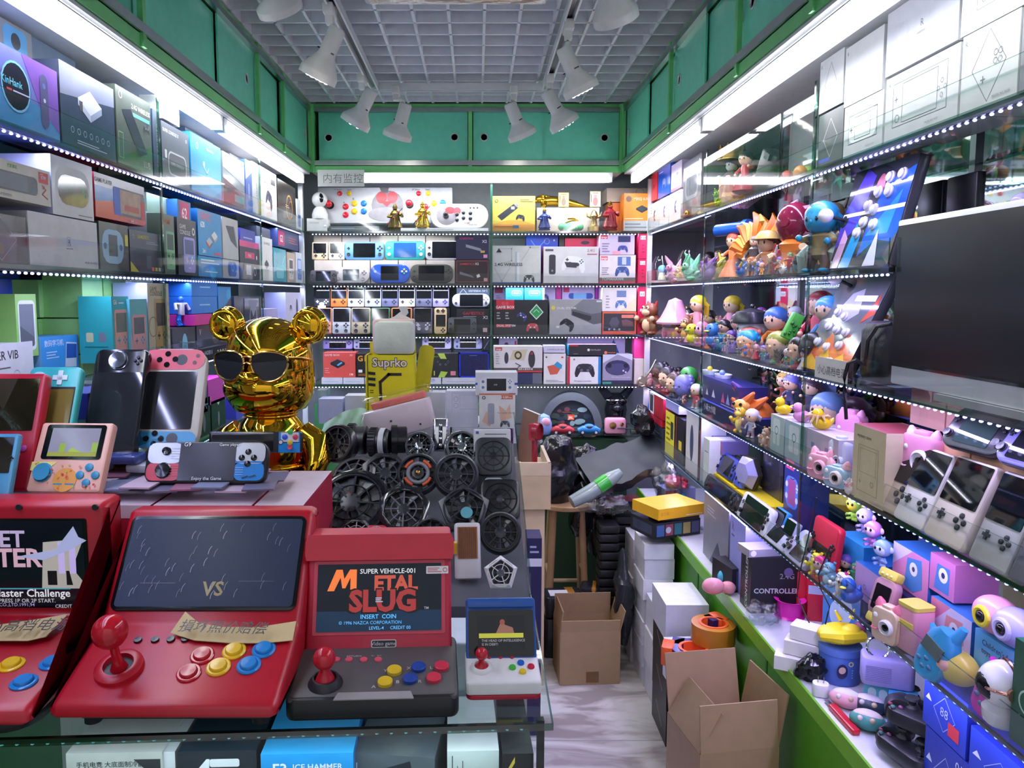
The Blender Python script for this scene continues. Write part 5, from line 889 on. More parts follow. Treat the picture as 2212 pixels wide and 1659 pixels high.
# machine 1: red machine at the left frame edge with the game title on screen
g =thing('arcade_machine','red tabletop arcade machine cut by the left frame edge, bright title on its screen','arcade machine',(-.765,.985,CZ))
m =M();side_shell(m,rnd(list(reversed([(0,.028),(.006,.046),(.016,.052),(.22,.080),(.24,.082),(.24,.266),(.252,.272),(.30,.272),(.304,.04),(.30,.028)])),.008),.322,.012,RED);m.build('shell',g,smooth=50)
m =M();m.rp(.296,.27,.0,.036,.05,'17181b/r.45',xf((0,.155,0)),bev=.014);m.build('base_tray',g)
HX =xf((0,.2395,.088),rx=90)
m =M();m.rp(.256,.150,.0,.002,.004,'0a0b0e/r.15',HX@xf((0,.082,0)));w,h=.256,.150
art(m,[('r',.02,.02,.98,.98,'0b0d18/r.12/e.5'),('p',[(.70,.22),(1.0,.22),(.90,.45),(.98,.78),(.72,.74)],'b4b0a4/e.5'),('p',[(.74,.26),(.80,.26),(.80,.42),(.74,.42)],'0b0d18'),('p',[(.86,.26),(.90,.26),(.88,.42),(.86,.42)],'0b0d18'),
         ('T',.36,.69,.19,'STREET','b8a8c8/r.3/e.6',.03),('T',.38,.47,.21,'FIGHTER','d0a8b8/r.3/e.6',.04),('T',.87,.40,.36,'II','b4a8d8/r.3/e.7',.03),('p',[(.55,.58),(.80,.66),(.92,.92),(.95,.80),(1.0,.76),(.90,.66),(.72,.54)],'a4acd0/r.3/e.6'),('l',[(.1,.22),(.88,.22)],'4a98a8/e.6',.015),
         ('t',.38,.13,.09,'Master Challenge','dcdce0/r.4/e.7',.02),('t',.42,.065,.045,'PRESS 1P OR 2P START.','c9c9d0/r.4/e.6',.005),('t',.42,.012+.01,.04,'CO.,LTD.1991,94','b0a8d0/e.5',.003),('t',.78,-.03+.035,.04,'CREDIT 0','c9c9d0/e.6',.003)],w,h,HX@xf((-w/2,.007,.0022)))
m.build('screen',g)
for x,z_ in ((.144,.176),(.144,.085),(-.14,.176),(.02,.176)):
    m=M();m.cyl((0,0,0),.005,.003,'17181b/r.5',HX@xf((x,z_,0)));m.build('screw',g)
DP =Vector((0,.985+.016,CZ+.052));DN=Vector((0,-.028,.204)).normalized();DX=Vector((0,0,1)).rotation_difference(DN).to_matrix().to_4x4()
for a,b,c in ((25,1437,'eec01c/r.2'),(114,1433,'1f86d0/r.2'),(52,1475,'1f86d0/r.2'),(-60,1480,'eec01c/r.2')):push(g,dk(a,b,g),.0185,c,DX)
# machine 3: red and black with the game on its screen
ax0,ay0=ptz(613,1566,CZ);ax1,ay1=ptz(992,1556,CZ)
g =thing('arcade_machine','red and black tabletop arcade machine with orange-red title letters on its screen','arcade machine',((ax0+ax1)/2,(ay0+ay1)/2,CZ),math.degrees(math.atan2(ay1-ay0,ax1-ax0)))
W3 =ax1-ax0;GW=Matrix.LocRotScale(g.location,g.rotation_euler,None).inverted()
m =M();m.rp(W3,.20,0,.034,.014,'1a1b1e/r.4',xf((0,.105,0)),bev=.006);m.build('base_tray',g)
dp0,dp1=(.008,.033),(.132,.050);aD=math.degrees(math.atan2(dp1[1]-dp0[1],dp1[0]-dp0[0]));DXl=xf((0,dp0[0],dp0[1]),rx=aD)
m =M();Ld=math.hypot(dp1[0]-dp0[0],dp1[1]-dp0[1]);m.rp(W3*.985,Ld+.004,-.014,0.0,.008,'4b4848/r.5',DXl@xf((0,Ld/2,.0)),bev=.003);m.rp(W3*.955,Ld-.006,0,.0012,.006,'565352/r.5',DXl@xf((0,Ld/2,0)),bev=.0006)
m.prism([(-W3*.22,-.006),(W3*.24,-.006),(W3*.22,.010),(-W3*.20,.010)],.0008,.0024,'a09e9c/r.35',DXl@xf((0,.0,0)))
for u,v,tx in ((.44,.16,'A'),(.58,.24,'B'),(.71,.24,'R'),(.50,.46,'Y'),(.64,.50,'X'),(.78,.50,'L')):m.text(tx,.007,'c9c9cc',DXl@xf(((u-.5)*W3*1.0+.012,v*Ld,.0014)),bold=.01)
m.text('RETURN',.0045,'c9c9cc',DXl@xf((-.048,Ld*.78,.0014)));m.text('V-  V+',.0045,'c9c9cc',DXl@xf((-.010,Ld*.78,.0014)))
m.build('control_deck',g)
hd =[(.126,.046),(.190,.212),(.182,.222),(.190,.232),(.236,.226),(.238,.046)]
hup =Vector((0,.064,.166)).normalized();hn=Vector((0,-hup.z,hup.y));HXl=Matrix(((1,0,0),(0,hup.y,hup.z),(0,hn.y,hn.z))).transposed().to_4x4();HXl.translation=Vector((0,.126,.046));HL=math.hypot(.064,.166)
m =M();side_shell(m,rnd(list(reversed([(.126,.046),(.190,.212),(.236,.214),(.238,.046)])),.004),W3*.93,.005,'c42c46/r.4',xf());m.build('head_shell',g,smooth=45)
m =M();m.prism([(-W3*.485,.150),(-W3*.485,.170),(-W3*.47,.181),(W3*.47,.181),(W3*.485,.170),(W3*.485,.150),(W3*.475,.140),(-W3*.475,.140)],-.030,.007,'c9243a/r.35',HXl);m.build('marquee',g,smooth=0)
sw,sh=W3*.80,.104;m=M();m.rp(sw+.012,sh+.010,-.001,.0012,.003,'d4465c/r.4',HXl@xf((0,.082,0)));m.rp(sw,sh,.001,.0018,.001,'0b1220/r.1',HXl@xf((0,.082,0)))
art(m,[('r',0,0,1,1,'0a1420/r.6/e.4'),('r',0,0,1,.30,'16344c/r.6/e.4'),('t',.34,.855,.075,'SUPER VEHICLE-001','d8d8d8/r.3/e.9',.01),('T',.63,.60,.22,'ETAL','1a0a0c',.08),('p',[(.08,.60),(.15,.92),(.20,.92),(.215,.78),(.26,.92),(.315,.92),(.315,.60),(.265,.60),(.265,.80),(.225,.64),(.20,.64),(.185,.80),(.135,.60)],'e07030/r.3/e.9'),
         ('T',.63,.61,.22,'ETAL','b84c38/r.3/e.75',.06),('T',.53,.29,.34,'SLUG','120608',.09),('T',.53,.30,.32,'SLUG','9a2c2c/r.3/e.7',.06),('t',.86,.31,.04,'TM','b0b0b0/e.5'),('t',.35,.185,.065,'INSERT  COIN','58b4f0/r.3/e1',.012),('t',.18,.105,.05,'© 1996 NAZCA CORPORATION','58a8e0/r.3/e.9',.006),('t',.42,.025,.05,'LEVEL-4     CREDIT 00','68b0e0/r.3/e.9',.006),('L',.47,.42,.53,.50,3,'9ad0e8/e.8')],sw,sh,HXl@xf((-sw/2,.030,.0022)),st=.0001)
m.build('screen',g,smooth=0)
m =M();m.rp(.040,.012,0,.001,.003,'d8d4d4',HXl@xf((.008,.011,0)));m.rp(.037,.0095,.001,.0014,.002,'16161a',HXl@xf((.008,.011,0)));m.text('Video game',.0062,'d8d8dc',HXl@xf((.008,.0085,.0016)),'CENTER');m.build('badge',g,smooth=0)
m =M();m.rp(.036,.012,.0022,.0026,.001,'f2f0f0',HXl@xf((W3*.375,.123,0)));art(m,[('L',.06,.15,.7,.85,3,'c83848'),('n',.85,.5,.3,'c83848',.08)],.036,.012,HXl@xf((W3*.375-.018,.117,.0026)));m.build('sticker',g,smooth=0)
gm =Matrix.LocRotScale(g.location,g.rotation_euler,None)
DPw =gm@Vector((0,dp0[0],dp0[1]));DNw=(gm.to_3x3()@Vector((0,-math.sin(math.radians(aD)),math.cos(math.radians(aD)))))
def d3(px,py):return GW@hit(px,py,DPw,DNw)
X3 =rot(aD)
m =M();p=d3(703,1478);m.lathe([(.026,0),(.025,.004),(.019,.012),(.0165,.012),(.016,.006)],'1f2024/r.4',28,Matrix.Translation(p)@X3,cap=(1,0));m.build('dust_ring',g)
m =M();m.lathe([(.0155,.006),(.011,.016),(.0065,.024),(.006,.034)],'b81c2c/r.2',20,Matrix.Translation(p)@X3);m.build('stick',g)
m =M();m.ball((0,0,.043),.0165,'c42030/r.18',Matrix.Translation(p)@X3,n=24,m=16);m.build('ball_top',g)
for a,b,c in ((832,1478,'e8c42c/r.3'),(852,1453,'e8c42c/r.3'),(886,1471,'20489a/r.3'),(904,1446,'20489a/r.3'),(937,1469,'d83a50/r.3'),(954,1444,'d83a50/r.3')):push(g,d3(a,b),.0112,c,X3,False,.006)
for a in (727,754,786,817):push(g,d3(a,1427),.006,'e0586a/r.35',X3,False,.002)
# machine 4: small white and blue
ax0,ay0=ptz(1006,1519,CZ);ax1,ay1=ptz(1171,1511,CZ);W4=ax1-ax0
g =thing('arcade_machine','small white and blue tabletop arcade machine at the counter corner','arcade machine',((ax0+ax1)/2,(ay0+ay1)/2,CZ),2)
gm =Matrix.LocRotScale(g.location,g.rotation_euler,None);GW=gm.inverted()
m =M();m.rp(W4*.985,.085,0,.009,.010,'c01f38/r.35',xf((0,.045,0)),bev=.003);m.build('base_tray',g)
m =M();side_shell(m,rnd(list(reversed([(.001,.009),(.003,.026),(.006,.029),(.058,.040),(.086,.040),(.088,.009)])),.003),W4,.005,'ecebe8/r.35');m.build('deck_shell',g,smooth=45)
hup =Vector((0,.036,.085)).normalized();hn=Vector((0,-hup.z,hup.y));HXl=Matrix(((1,0,0),(0,hup.y,hup.z),(0,hn.y,hn.z))).transposed().to_4x4();HXl.translation=Vector((0,.056,.037))
m =M();m.rp(W4*.965,.094,-.028,.0,.006,'2458a4/r.3',HXl@xf((0,.047,0)),bev=.003);m.rp(W4*.93,.014,-.0,.006,.004,'2458a4/r.3',HXl@xf((0,.086,0)),bev=.002);m.build('head_shell',g)
sw,sh=W4*.90,.070;m=M();m.rp(sw,sh,0,.0012,.003,'0c0d11/r.1',HXl@xf((0,.040,0)))
art(m,[('r',.14,.14,.86,.88,'1a1c1f/r.5/e.3'),('r',.16,.40,.84,.50,'b8b83c/e.6'),('p',[(.42,.50),(.48,.68),(.52,.80),(.56,.68),(.68,.62),(.70,.50)],'9a6a58/e.4'),('o',.52,.74,.06,'9a5040/e.4'),('t',.20,.32,.055,'THE HEAD OF INTELLIGENCE','a8a8a8/e.4'),('t',.20,.24,.055,'IS IN DEBT!','a8a8a8/e.4')],sw,sh,HXl@xf((-sw/2,.005,.0014)),st=.00008);m.build('screen',g,smooth=0)
DPw =gm@Vector((0,.006,.029));aD=math.degrees(math.atan2(.011,.052));DNw=gm.to_3x3()@Vector((0,-math.sin(math.radians(aD)),math.cos(math.radians(aD))));X3=rot(aD)
p =d3(1040,1443);m=M();m.lathe([(.0175,0),(.0165,.003),(.0125,.006),(.011,.006),(.0105,.003)],'e4e3e0/r.35',24,Matrix.Translation(p)@X3,cap=(1,0));m.build('dust_ring',g)
m =M();m.lathe([(.0105,.003),(.006,.007),(.0045,.012),(.004,.020)],'b81c2c/r.2',16,Matrix.Translation(p)@X3);m.build('stick',g);m=M();m.ball((0,0,.026),.0098,'c42030/r.18',Matrix.Translation(p)@X3,n=20,m=12);m.build('ball_top',g)
for a,b,c in ((1107,1443,'3fae3c/r.3'),(1125,1433,'1f64c4/r.3'),(1147,1441,'d02040/r.3'),(1129,1452,'e8c42c/r.3')):push(g,d3(a,b),.0055,c,X3,False,.002)
for a in (1057,1081,1106):push(g,d3(a,1421),.0028,'c02038/r.3',X3,False,.0012)
# handwritten kraft paper slips
def slip(label,pts,P0,N,txt,h,px,py,rz=0):
    m=M();P_=[hit(a,b,P0,N)+Vector((0,0,dz)) for a,b,dz in pts];n=len(P_)//2
    vs=P_;fs=[(i,i+1,2*n-2-i,2*n-1-i) for i in range(n-1)]
    m.add(vs,fs,'d8bf88/r.7');up=[v+Vector((0,0,.0008)) for v in vs];m.add(up,[tuple(reversed(f)) for f in fs],'d8bf88/r.7')
    q=hit(px,py,P0,N)+Vector((0,0,.0075));nn=Vector(N).normalized();X=Vector((0,0,1)).rotation_difference((nn+Vector((0,-.35,0))).normalized()).to_matrix().to_4x4()
    m.text(txt,h,'3c362e',Matrix.Translation(q+Vector((0,-.004,.006)))@X@rot(rz=rz),bold=.006,shear=.25)
    return tag(m.build('paper_slip',smooth=0),label,'paper slip')
NB =(0,-.047,.138)
slip('tan paper slip with handwriting on the big red machine with the wrapped screen',[(368,1368,.0),(420,1384,0),(500,1390,0),(570,1390,0),(632,1384,0),(640,1348,.004),(560,1358,.002),(480,1358,.002),(430,1352,.004),(401,1338,.012)],(-.43,1.012,CZ+.053+.004),NB,'損坏照价赔偿',.0165,385,1378,-2)
slip('tan paper slip with handwriting on the left red machine with the bright title',[(-80,1386,0),(0,1385,0),(60,1385,0),(100,1376,.0),(148,1340,.010),(90,1345,.006),(0,1350,0),(-80,1352,0)],(0,1.001,CZ+.053+.008),(0,-.028,.204),'小心高档电源',.019,-70,1380,2)
# ------------------------------------------------------------------ goods behind the arcade machines
PZ =1.166
gr ='printed cartons propping up the handhelds on the counter'
for i,(a,b,c) in enumerate(((-.89,-.58,'b02840'),(-.575,-.40,'a8283c'),(-.395,-.308,'b83048'))):
    carton('red_carton','dark red printed carton behind the arcade machines, %s of three' % ['left','middle','right'][i],'box',((a+b)/2,1.47,CZ+.001),(b-a,.27,.235),0,c+'/r.35',fa=[('T',.5,.86,.05,'R','e0b0b8',.01),('r',0,.9,1,1,'d8c8cc')],top='d8c4cc',group=gr)
m =M()
x0,x1,y0,y1=-.72,-.38,1.33,1.5
for i in range(16):
    m.box((0,0,0),(.056,.075,.003),['a06880','8088a8','c8b0c0','706a84'][i % 4],xf((x0+.02+(i % 8)*.043,y0+.06+(i//8)*.08,.0195+.0035*(i % 3)),rz=R.uniform(-9,9)))
X =xf((0,0,PZ-.018));m2=M();m2.v=[X@v for v in m.v];m2.f=m.f;m2.mi=m.mi;m2.ms=m.ms
tag(m2.build('game_cards',smooth=0),'loose shrink-wrapped game cards spread on the dark red cartons','cards',kind='stuff')
t =thing('clear_tray','clear plastic tray with violet-blue packs behind the pink handheld','tray',(0,0,0))
ty =1.44;a0,z0=pty(-40,1050,ty);a1,z1=pty(300,968,ty);m=M()
for x,y,w,d in (((a0+a1)/2,ty,a1-a0,.003),((a0+a1)/2,ty+.10,a1-a0,.003),(a0,ty+.05,.003,.10),(a1,ty+.05,.003,.10)):m.box((x,y,(PZ+z1)/2+.004),(w,d,z1-PZ),'acrylic')
m.box(((a0+a1)/2,ty+.05,PZ+.006),(a1-a0,.1,.003),'acrylic');m.build('shell',t,smooth=0)
for i in range(5):
    m=M();m.rp(.085,.05,0,.016,.006,['5a68a8/r.15','8088b8/r.15','b8c0d8/r.15','48589c/r.15','c8c8d4/r.15'][i],bev=.004);q=m.build('wrapped_pack',loc=(a0+.06+i*.062,ty+.045,PZ+.010+.017*(i % 2)),rz=R.uniform(-8,8));tag(q,['dark blue wrapped pack at the left of the clear tray','violet-blue wrapped pack in the clear tray','pale wrapped pack in the middle of the clear tray','deep blue wrapped pack in the clear tray','light grey wrapped pack at the right end of the clear tray'][i],'pack')
def stand(label,p0,p1,pb,pt,zb,lean,t=.016,Y=None,**k):
    X_,Y_=ptz((p0+p1)/2,pb,zb) if Y is None else (pty((p0+p1)/2,pb,Y)[0],Y)
    d=Y_*TC-(zb-H)*TS;w=(p1-p0)/CF*d;lo,hi=.01,.5;a=math.radians(lean)
    for _ in range(30):
        h=(lo+hi)/2
        if prj(X_,Y_+h*math.sin(a),zb+h*math.cos(a))[1] > pt:lo=h
        else:hi=h
    return handheld(label,(X_,Y_,zb),(w,h,t),lean=lean,**k)
stand('pink and yellow handheld with dotted pattern showing a green landscape',58,222,1066,916,PZ,28,t=.020,col='f0b8a0/r.4',r=.05,scr=(.10,.46,.92,.96),sc='0c0c10/r.1',rz=-3,dp=None,bt=(.80,.24,.11),st=((.18,.27,.12),),bc='3a94b8',stc='3a94b8',dc='3a94b8',cat='handheld console',
      fa=[('p',[(0,.42),(.35,.42),(.15,.25),(0,.30)],'f0e080'),('o',.5,.17,.17,'f0a850'),('r',.36,.10,.48,.12,'3a94b8'),('r',.52,.10,.64,.12,'3a94b8')]+[('o',R.uniform(.05,.95),R.uniform(.02,.4),R.uniform(.008,.018),['e8806c','a8d040','d84848','f0a050'][i % 4]) for i in range(34)])
lastg =[o for o in bpy.data.objects if o.get('label','').startswith('pink and yellow')][0]
for ch in lastg.children:
    if ch.name.startswith('screen'):
        sx0=min(v.co.x for v in ch.data.vertices);sx1=max(v.co.x for v in ch.data.vertices);sz0=min(v.co.z for v in ch.data.vertices);sz1=max(v.co.z for v in ch.data.vertices);sy=min(v.co.y for v in ch.data.vertices)
        m=M();art(m,[('r',.10,.08,.92,.9,'8a8894/r.1/e.35'),('r',.10,.08,.92,.2,'9a9c3a/e.3'),('p',[(.28,.2),(.28,.45),(.38,.45),(.38,.2)],'8aa838/e.35'),('p',[(.42,.2),(.5,.34),(.56,.28),(.66,.2)],'9ab040/e.35'),('r',.82,.2,.92,.48,'8aa838/e.35')],sx1-sx0,sz1-sz0,xf((sx0,sy-.0002,sz0),rx=90));m.build('lit_picture',lastg,smooth=0)
m =M();m.box((0,0,0),(.016,.018,.014),'2040c8/r.3');
o =stand('teal upright handheld with big white cross pad at the top',22,140,1050,795,PZ,24,t=.02,Y=1.40,col='40b8b0/r.3',r=.12,scr=(.12,.22,.92,.80),sc='7a6a34/r.08',dp=(.62,.9,.14),dc='dce8e8',bt=None,st=((.22,.9,.10),(.3,.12,.05)),stc='dce8e8',bc='dce8e8',fa=[('r',.1,.2,.94,.82,'1c1c20')])
stand('red upright handheld at the left frame edge with mirrored film on its screen',-75,66,1040,810,PZ,22,t=.026,Y=1.36,col='c01830/r.3',r=.06,scr=(.06,.50,.92,.95),sc='3c3420/r.04/m.6',dp=(.25,.3,.1),bt=(.75,.35,.1),bcs=['e8c040','c050a0','e8e8f0','101014'],bc='101014',st=())
stand('black upright handheld with shiny crumpled foil on its top buttons',172,292,1075,757,PZ,24,t=.022,Y=1.50,col='15161a/r.15',r=.14,scr=(.06,.17,.95,.80),sc='2a2c30/r.06',dp=(.2,.08,.1),bt=(.82,.90,.06),st=((.45,.9,.16),),stc='8a8c94/r.1/m.8',bc='0a0a0c')
stand('upright handheld with coral top, sky-blue bottom and black buttons',282,428,966,756,PZ+.035,24,t=.022,Y=1.56,col='d8d2c4/r.25',r=.26,scr=(.09,.19,.88,.76),sc='2f3034/r.08',dp=None,bt=None,st=(),fa=[('R',.03,.78,.97,.985,'e05868/r.3',.09),('R',.03,.015,.97,.17,'3c9ccc/r.3',.07),('o',.62,.88,.055,'26262a/r.3'),('o',.62,.10,.055,'26262a/r.3'),('o',.86,.92,.02,'6a4048'),('o',.82,.85,.02,'6a4048')]+[('o',a,b,.028,'101014/r.1') for a,b in ((.28,.88),(.40,.94),(.40,.83),(.52,.885),(.24,.1),(.36,.15),(.36,.05),(.46,.1))])
carton('dark_carton','dark carton propping the coral and blue handheld','box',(-.63,1.555,PZ),(.10,.045,.034),0,'2a2c34/r.4')
stand('blue cornered handheld cut by the left frame edge beside the pink one',-60,20,1040,938,PZ,22,col='58a8c8/r.3',r=.06,scr=(.08,.4,.9,.94),sc='2c2418/r.08',Y=1.30,st=(),dp=None)
g =stand('silver, red and blue wide handheld with ribbed grips',312,577,1062,956,PZ+.004,24,t=.020,Y=1.40,col='1a1b1e/r.3',r=.26,scr=(.36,.12,.70,.90),sc='33363a/r.10',dp=None,bt=(.84,.60,.052),st=((.16,.30,.17),(.17,.76,.09)),bc='101114/r.15',
      fa=[('R',.02,.06,.30,.49,'c83040/r.25',.16),('R',.02,.47,.30,.96,'b9bcc0/r.25/m.4',.16),('R',.735,.06,.98,.5,'1f88d8/r.2',.16),('R',.735,.46,.98,.96,'b9bcc0/r.25/m.4',.16),('r',.28,.06,.74,.96,'1c1d21/r.2'),('r',.74,.48,.96,.52,'1f88d8/r.2')]+[('l',[(.215,.58+.06*k),(.28,.58+.06*k)],'e4e6ea',.012) for k in range(5)]+[('l',[(.215,.18+.06*k),(.28,.18+.06*k)],'e07080',.012) for k in range(5)]+[('l',[(.75,.20+.055*k),(.81,.20+.055*k)],'9ad0f8',.012) for k in range(4)]+[('l',[(.87,.14),(.91,.18)],'101114',.03),('l',[(.81,.12),(.85,.16)],'101114',.03),('t',.31,.87,.10,'G9','f0f0f0',.02),('t',.60,.88,.07,'Game player','f0f0f0',.01),('t',.40,.07,.08,'Enjoy the Game','f0f0f0',.0)])
stand('black wide handheld with a blue and white end carrying four coloured buttons',455,655,1040,932,PZ+.03,10,t=.022,Y=1.56,col='121316/r.2',r=.12,scr=(.04,.16,.70,.84),sc='1c1d22/r.06',dp=None,bt=(.88,.74,.06),bcs=['30b048','d84050','e0c030','2858d0'],bc='202020',st=((.88,.27,.10),),stc='e84858',fa=[('r',.755,.03,.985,.97,'2488d0/r.25'),('r',.78,.52,.97,.95,'e0e0e4/r.25'),('r',.755,.48,.985,.51,'101014'),('o',.78,.5,.12,'101014'),('o',.78,.5,.085,'d8d8dc'),('r',.70,.03,.755,.97,'101014')])
# golden bear
GB ='ecb42c/r.045/m1'
bx =(588-CCX)/CF*1.93;g=thing('golden_bear_figure','large golden chrome bear figure wearing black sunglasses on the counter','figure',(bx,1.90,CZ),-10)
def zz_(py):return pty(588,py,1.90)[1]-CZ
m =M();hz=zz_(792);hb=zz_(893);ht=zz_(684);hw=.112
m.lathe([(.01,hb),(.06,hb+.002),(.088,hb+.014),(.104,hb+.04),(.110,hb+.075),(.108,hb+.12),(.104,hb+.16),(.094,hb+.20),(.074,ht-.022),(.045,ht-.008),(.015,ht-.001),(.001,ht)],GB,48)
m.ball((0,-.062,hb+.072),(.088,.068,.058),GB,n=36,m=22);m.build('head',g,smooth=80)
m =M();m.ball((0,-.118,hb+.100),(.030,.022,.018),GB,n=20,m=12);m.build('nose',g,smooth=80)
for s_ in (-1,1):
    m=M();m.ball((s_*.108,.0,zz_(702)),(.044,.026,.046),GB,n=30,m=20);m.torus((0,0,0),.034,.008,GB,xf((s_*.108,-.016,zz_(702)),rx=90),n=30);m.build('ear',g,smooth=80)
m =M();tb=.17;m.lathe([(.070,tb),(.088,tb+.01),(.095,tb+.04),(.090,tb+.09),(.075,hb-.02),(.06,hb-.002),(.058,hb+.004)],GB,40);m.torus((0,0,tb+.02),.093,.006,GB,n=40);m.torus((0,0,hb-.001),.060,.006,GB,n=40);m.build('torso',g,smooth=80)
for s_ in (-1,1):
    m=M();m.tube([(s_*.082,0,hb-.045),(s_*.112,-.004,hb-.065),(s_*.126,-.012,hb-.11),(s_*.124,-.03,tb+.01),(s_*.118,-.042,tb-.03)],[.030,.036,.034,.028,.022],GB,n=24);m.ball((s_*.116,-.046,tb-.045),(.026,.03,.03),GB,n=20,m=12);m.build('arm',g,smooth=80)
    m=M();m.lathe([(.04,0),(.05,.004),(.052,.03),(.044,.06),(.046,.12),(.05,tb+.004)],GB,28,xf((s_*.052,-.01,0),sc=(1,1.25,1)));m.build('leg',g,smooth=80)
sgz =hb+.128
sgo =bpy.data.objects.new('sunglasses',None);COL.objects.link(sgo);sgo.parent=g
for s_ in (-1,1):
    pp=[(s_*(.050+.043*c_[0]),sgz+.036*c_[1]) for c_ in ((-.95,.72),(-.4,.98),(.4,.98),(.95,.70),(1.0,.1),(.75,-.6),(.25,-.95),(-.25,-.98),(-.7,-.62),(-.95,-.05))]
    pts=rnd([(a,b) for a,b in pp],.02,3);X=xf((0,-.108,0),rx=90)
    def crv(a,b):return (a,-.120+abs(a)**2*2.2,b)
    m=M();n_=len(pts);m.add([crv(a,b) for a,b in pts]+[(a,crv(a,b)[1]+.003,b) for a,b in pts],[tuple(range(n_)),tuple(reversed(range(n_,2*n_)))],'08080a/r.5');m.build('lens',sgo,smooth=0)
    m=M();m.tube([crv(a,b) for a,b in pts],.0028,'d8b060/r.15/m1',n=8,closed=True);m.build('rim',sgo)
    m=M();m.tube([(s_*.092,-.098,sgz+.022),(s_*.110,-.06,sgz+.018),(s_*.112,.0,sgz+.008)],.0022,'d8b060/r.15/m1');m.build('temple_arm',sgo)
m =M();m.tube([(-.012,-.121,sgz+.022),(0,-.122,sgz+.024),(.012,-.121,sgz+.022)],.0025,'d8b060/r.15/m1');m.tube([(-.012,-.121,sgz+.005),(0,-.123,sgz+.010),(.012,-.121,sgz+.005)],.0022,'d8b060/r.15/m1');m.build('bridge',sgo)
# raised support block and cartons at the back of the counter
gq ='plain white cartons raising the goods at the back of the counter'
for i,(a,b) in enumerate(((-.38,-.23),(-.225,-.075),(-.07,.085))):
    carton('white_carton','plain white carton at the back of the counter, %s of three' % ['left','middle','right'][i],'box',((a+b)/2,2.24,CZ+.001),(b-a,.22,.235),0,'dfe0e6/r.4',group=gq)
BZ =CZ+.237
def K(label,p0,p1,pt,Y,d=.06,zb=BZ,**k):
    x0,zt_=pty(p0,pt,Y);x1=pty(p1,pt,Y)[0];return carton(k.pop('name','product_box'),label,'box',((x0+x1)/2,Y+d/2,zb),(x1-x0,d,zt_-zb),**k)
t =thing('yellow_display_box','tall open yellow box holding the tissue pack','box',(0,0,0))
Y =2.16;x0,z1=pty(790,767,Y);x1=pty(893,767,Y)[0];w,h=x1-x0,z1-BZ;YC='e8dc18/r.35';X=xf((x0,Y,BZ))
m =M();m.box((w/2,0,h/2),(w,.003,h),YC,X);art(m,[('T',.50,.84,.125,'Suprko','3a1420',.09),('T',.50,.84,.125,'Suprko','f4f0ec',.022),('l',[(.32,0),(.30,.62),(.48,.73),(.72,.73)],'16161a',.04),('r',.03,0,.045,1,'16161a')]+[('p',[(.05,.77-.08*k),(.20,.76-.08*k),(.20,.72-.08*k),(.05,.73-.08*k)],'16161a') for k in range(3)]+[('r',.08,.50,.16,.51,'16161a'),('r',.08,.47,.16,.48,'16161a')],w,h,X@xf((0,-.0016,0),rx=90));m.build('front_panel',t,smooth=0)
m =M();m.box((0,.045,h/2),(.003,.09,h),YC,X);m.box((w,.045,h/2),(.003,.09,h),YC,X@xf((0,0,0)));m.box((w/2,.09,h*.58),(w,.003,h*1.16),YC,X);m.build('side_wall',t,smooth=0)
m =M();m.rp(.045,h*1.05,0,.003,.018,'c8bc10/r.35',X@xf((w+.022,.06,h*.60),rx=90,ry=8));m.build('side_flap',t,smooth=0)
zt_ =pty(850,742,2.18)[1];xc,_=pty(851,700,2.18)
t =thing('tissue_pack','soft pack of tissues with pink ends standing on the yellow box','tissue pack',(xc,2.20,BZ+h*1.0))
m =M();m.rp(.112,.085,0,.095,.014,'d4dccc/r.4/b.5',bev=.012);m.build('pack_body',t);m=M();m.rp(.02,.08,.004,.098,.01,'e8c4c0/r.4',xf((-.050,.004,0)),bev=.004);m.rp(.112,.05,.088,.1,.01,'e4c8c0/r.4',xf((0,.015,0)),bev=.004);m.build('pink_edge',t)
m =M();m.loops([[(-.03,0,.095),(.012,0,.098)],[(0,0,.108),(.028,0,.104)],[(.018,-.004,.122),(.040,-.004,.118)],[(.010,-.006,.136),(.036,-.004,.136)]],'dcdcd8/r.5',cap=(0,0),closed=False);m.box((-.02,.004,.105),(.03,.02,.012),'e8d8d0/r.5',rot(0,25,0));m.build('torn_wrap',t)
m =M();w_=.19;X=xf((pty(870,905,2.06)[0],2.07,pty(870,938,2.06)[1]),ry=-14)
m.rp(w_,.050,0,.082,.012,'ead8dc/r.2',X,bev=.006);m.rp(w_*.8,.03,.083,.100,.006,'e8786c/r.3',X@xf((.01,.01,0)),bev=.003);m.rp(w_*1.02,.06,.080,.118,.014,'acrylic',X@xf((.008,.012,0)),bev=.01);m.ball((-.02,-.026,.045),.003,'303038',X);m.ball((.055,-.026,.018),.003,'303038',X)
tag(m.build('blister_box'),'translucent pink and white box tilted in front of the open yellow box','box')
K('white handheld box printed with a white wide handheld, on the white and orange box',1027,1118,805,2.12,d=.07,zb=BZ+.094,col='e8e8ee/r.3',fa=[('hz',.10,.12,.90,.80,'f4f4f8','1c1e24','7088b0'),('t',.44,.44,.08,'psp','d0d0d4',.01),('r',0,.45,.05,.55,'2858c0'),('r',.93,.45,1,.55,'2858c0'),('L',.8,.04,.96,.1,1,'5060a0')])
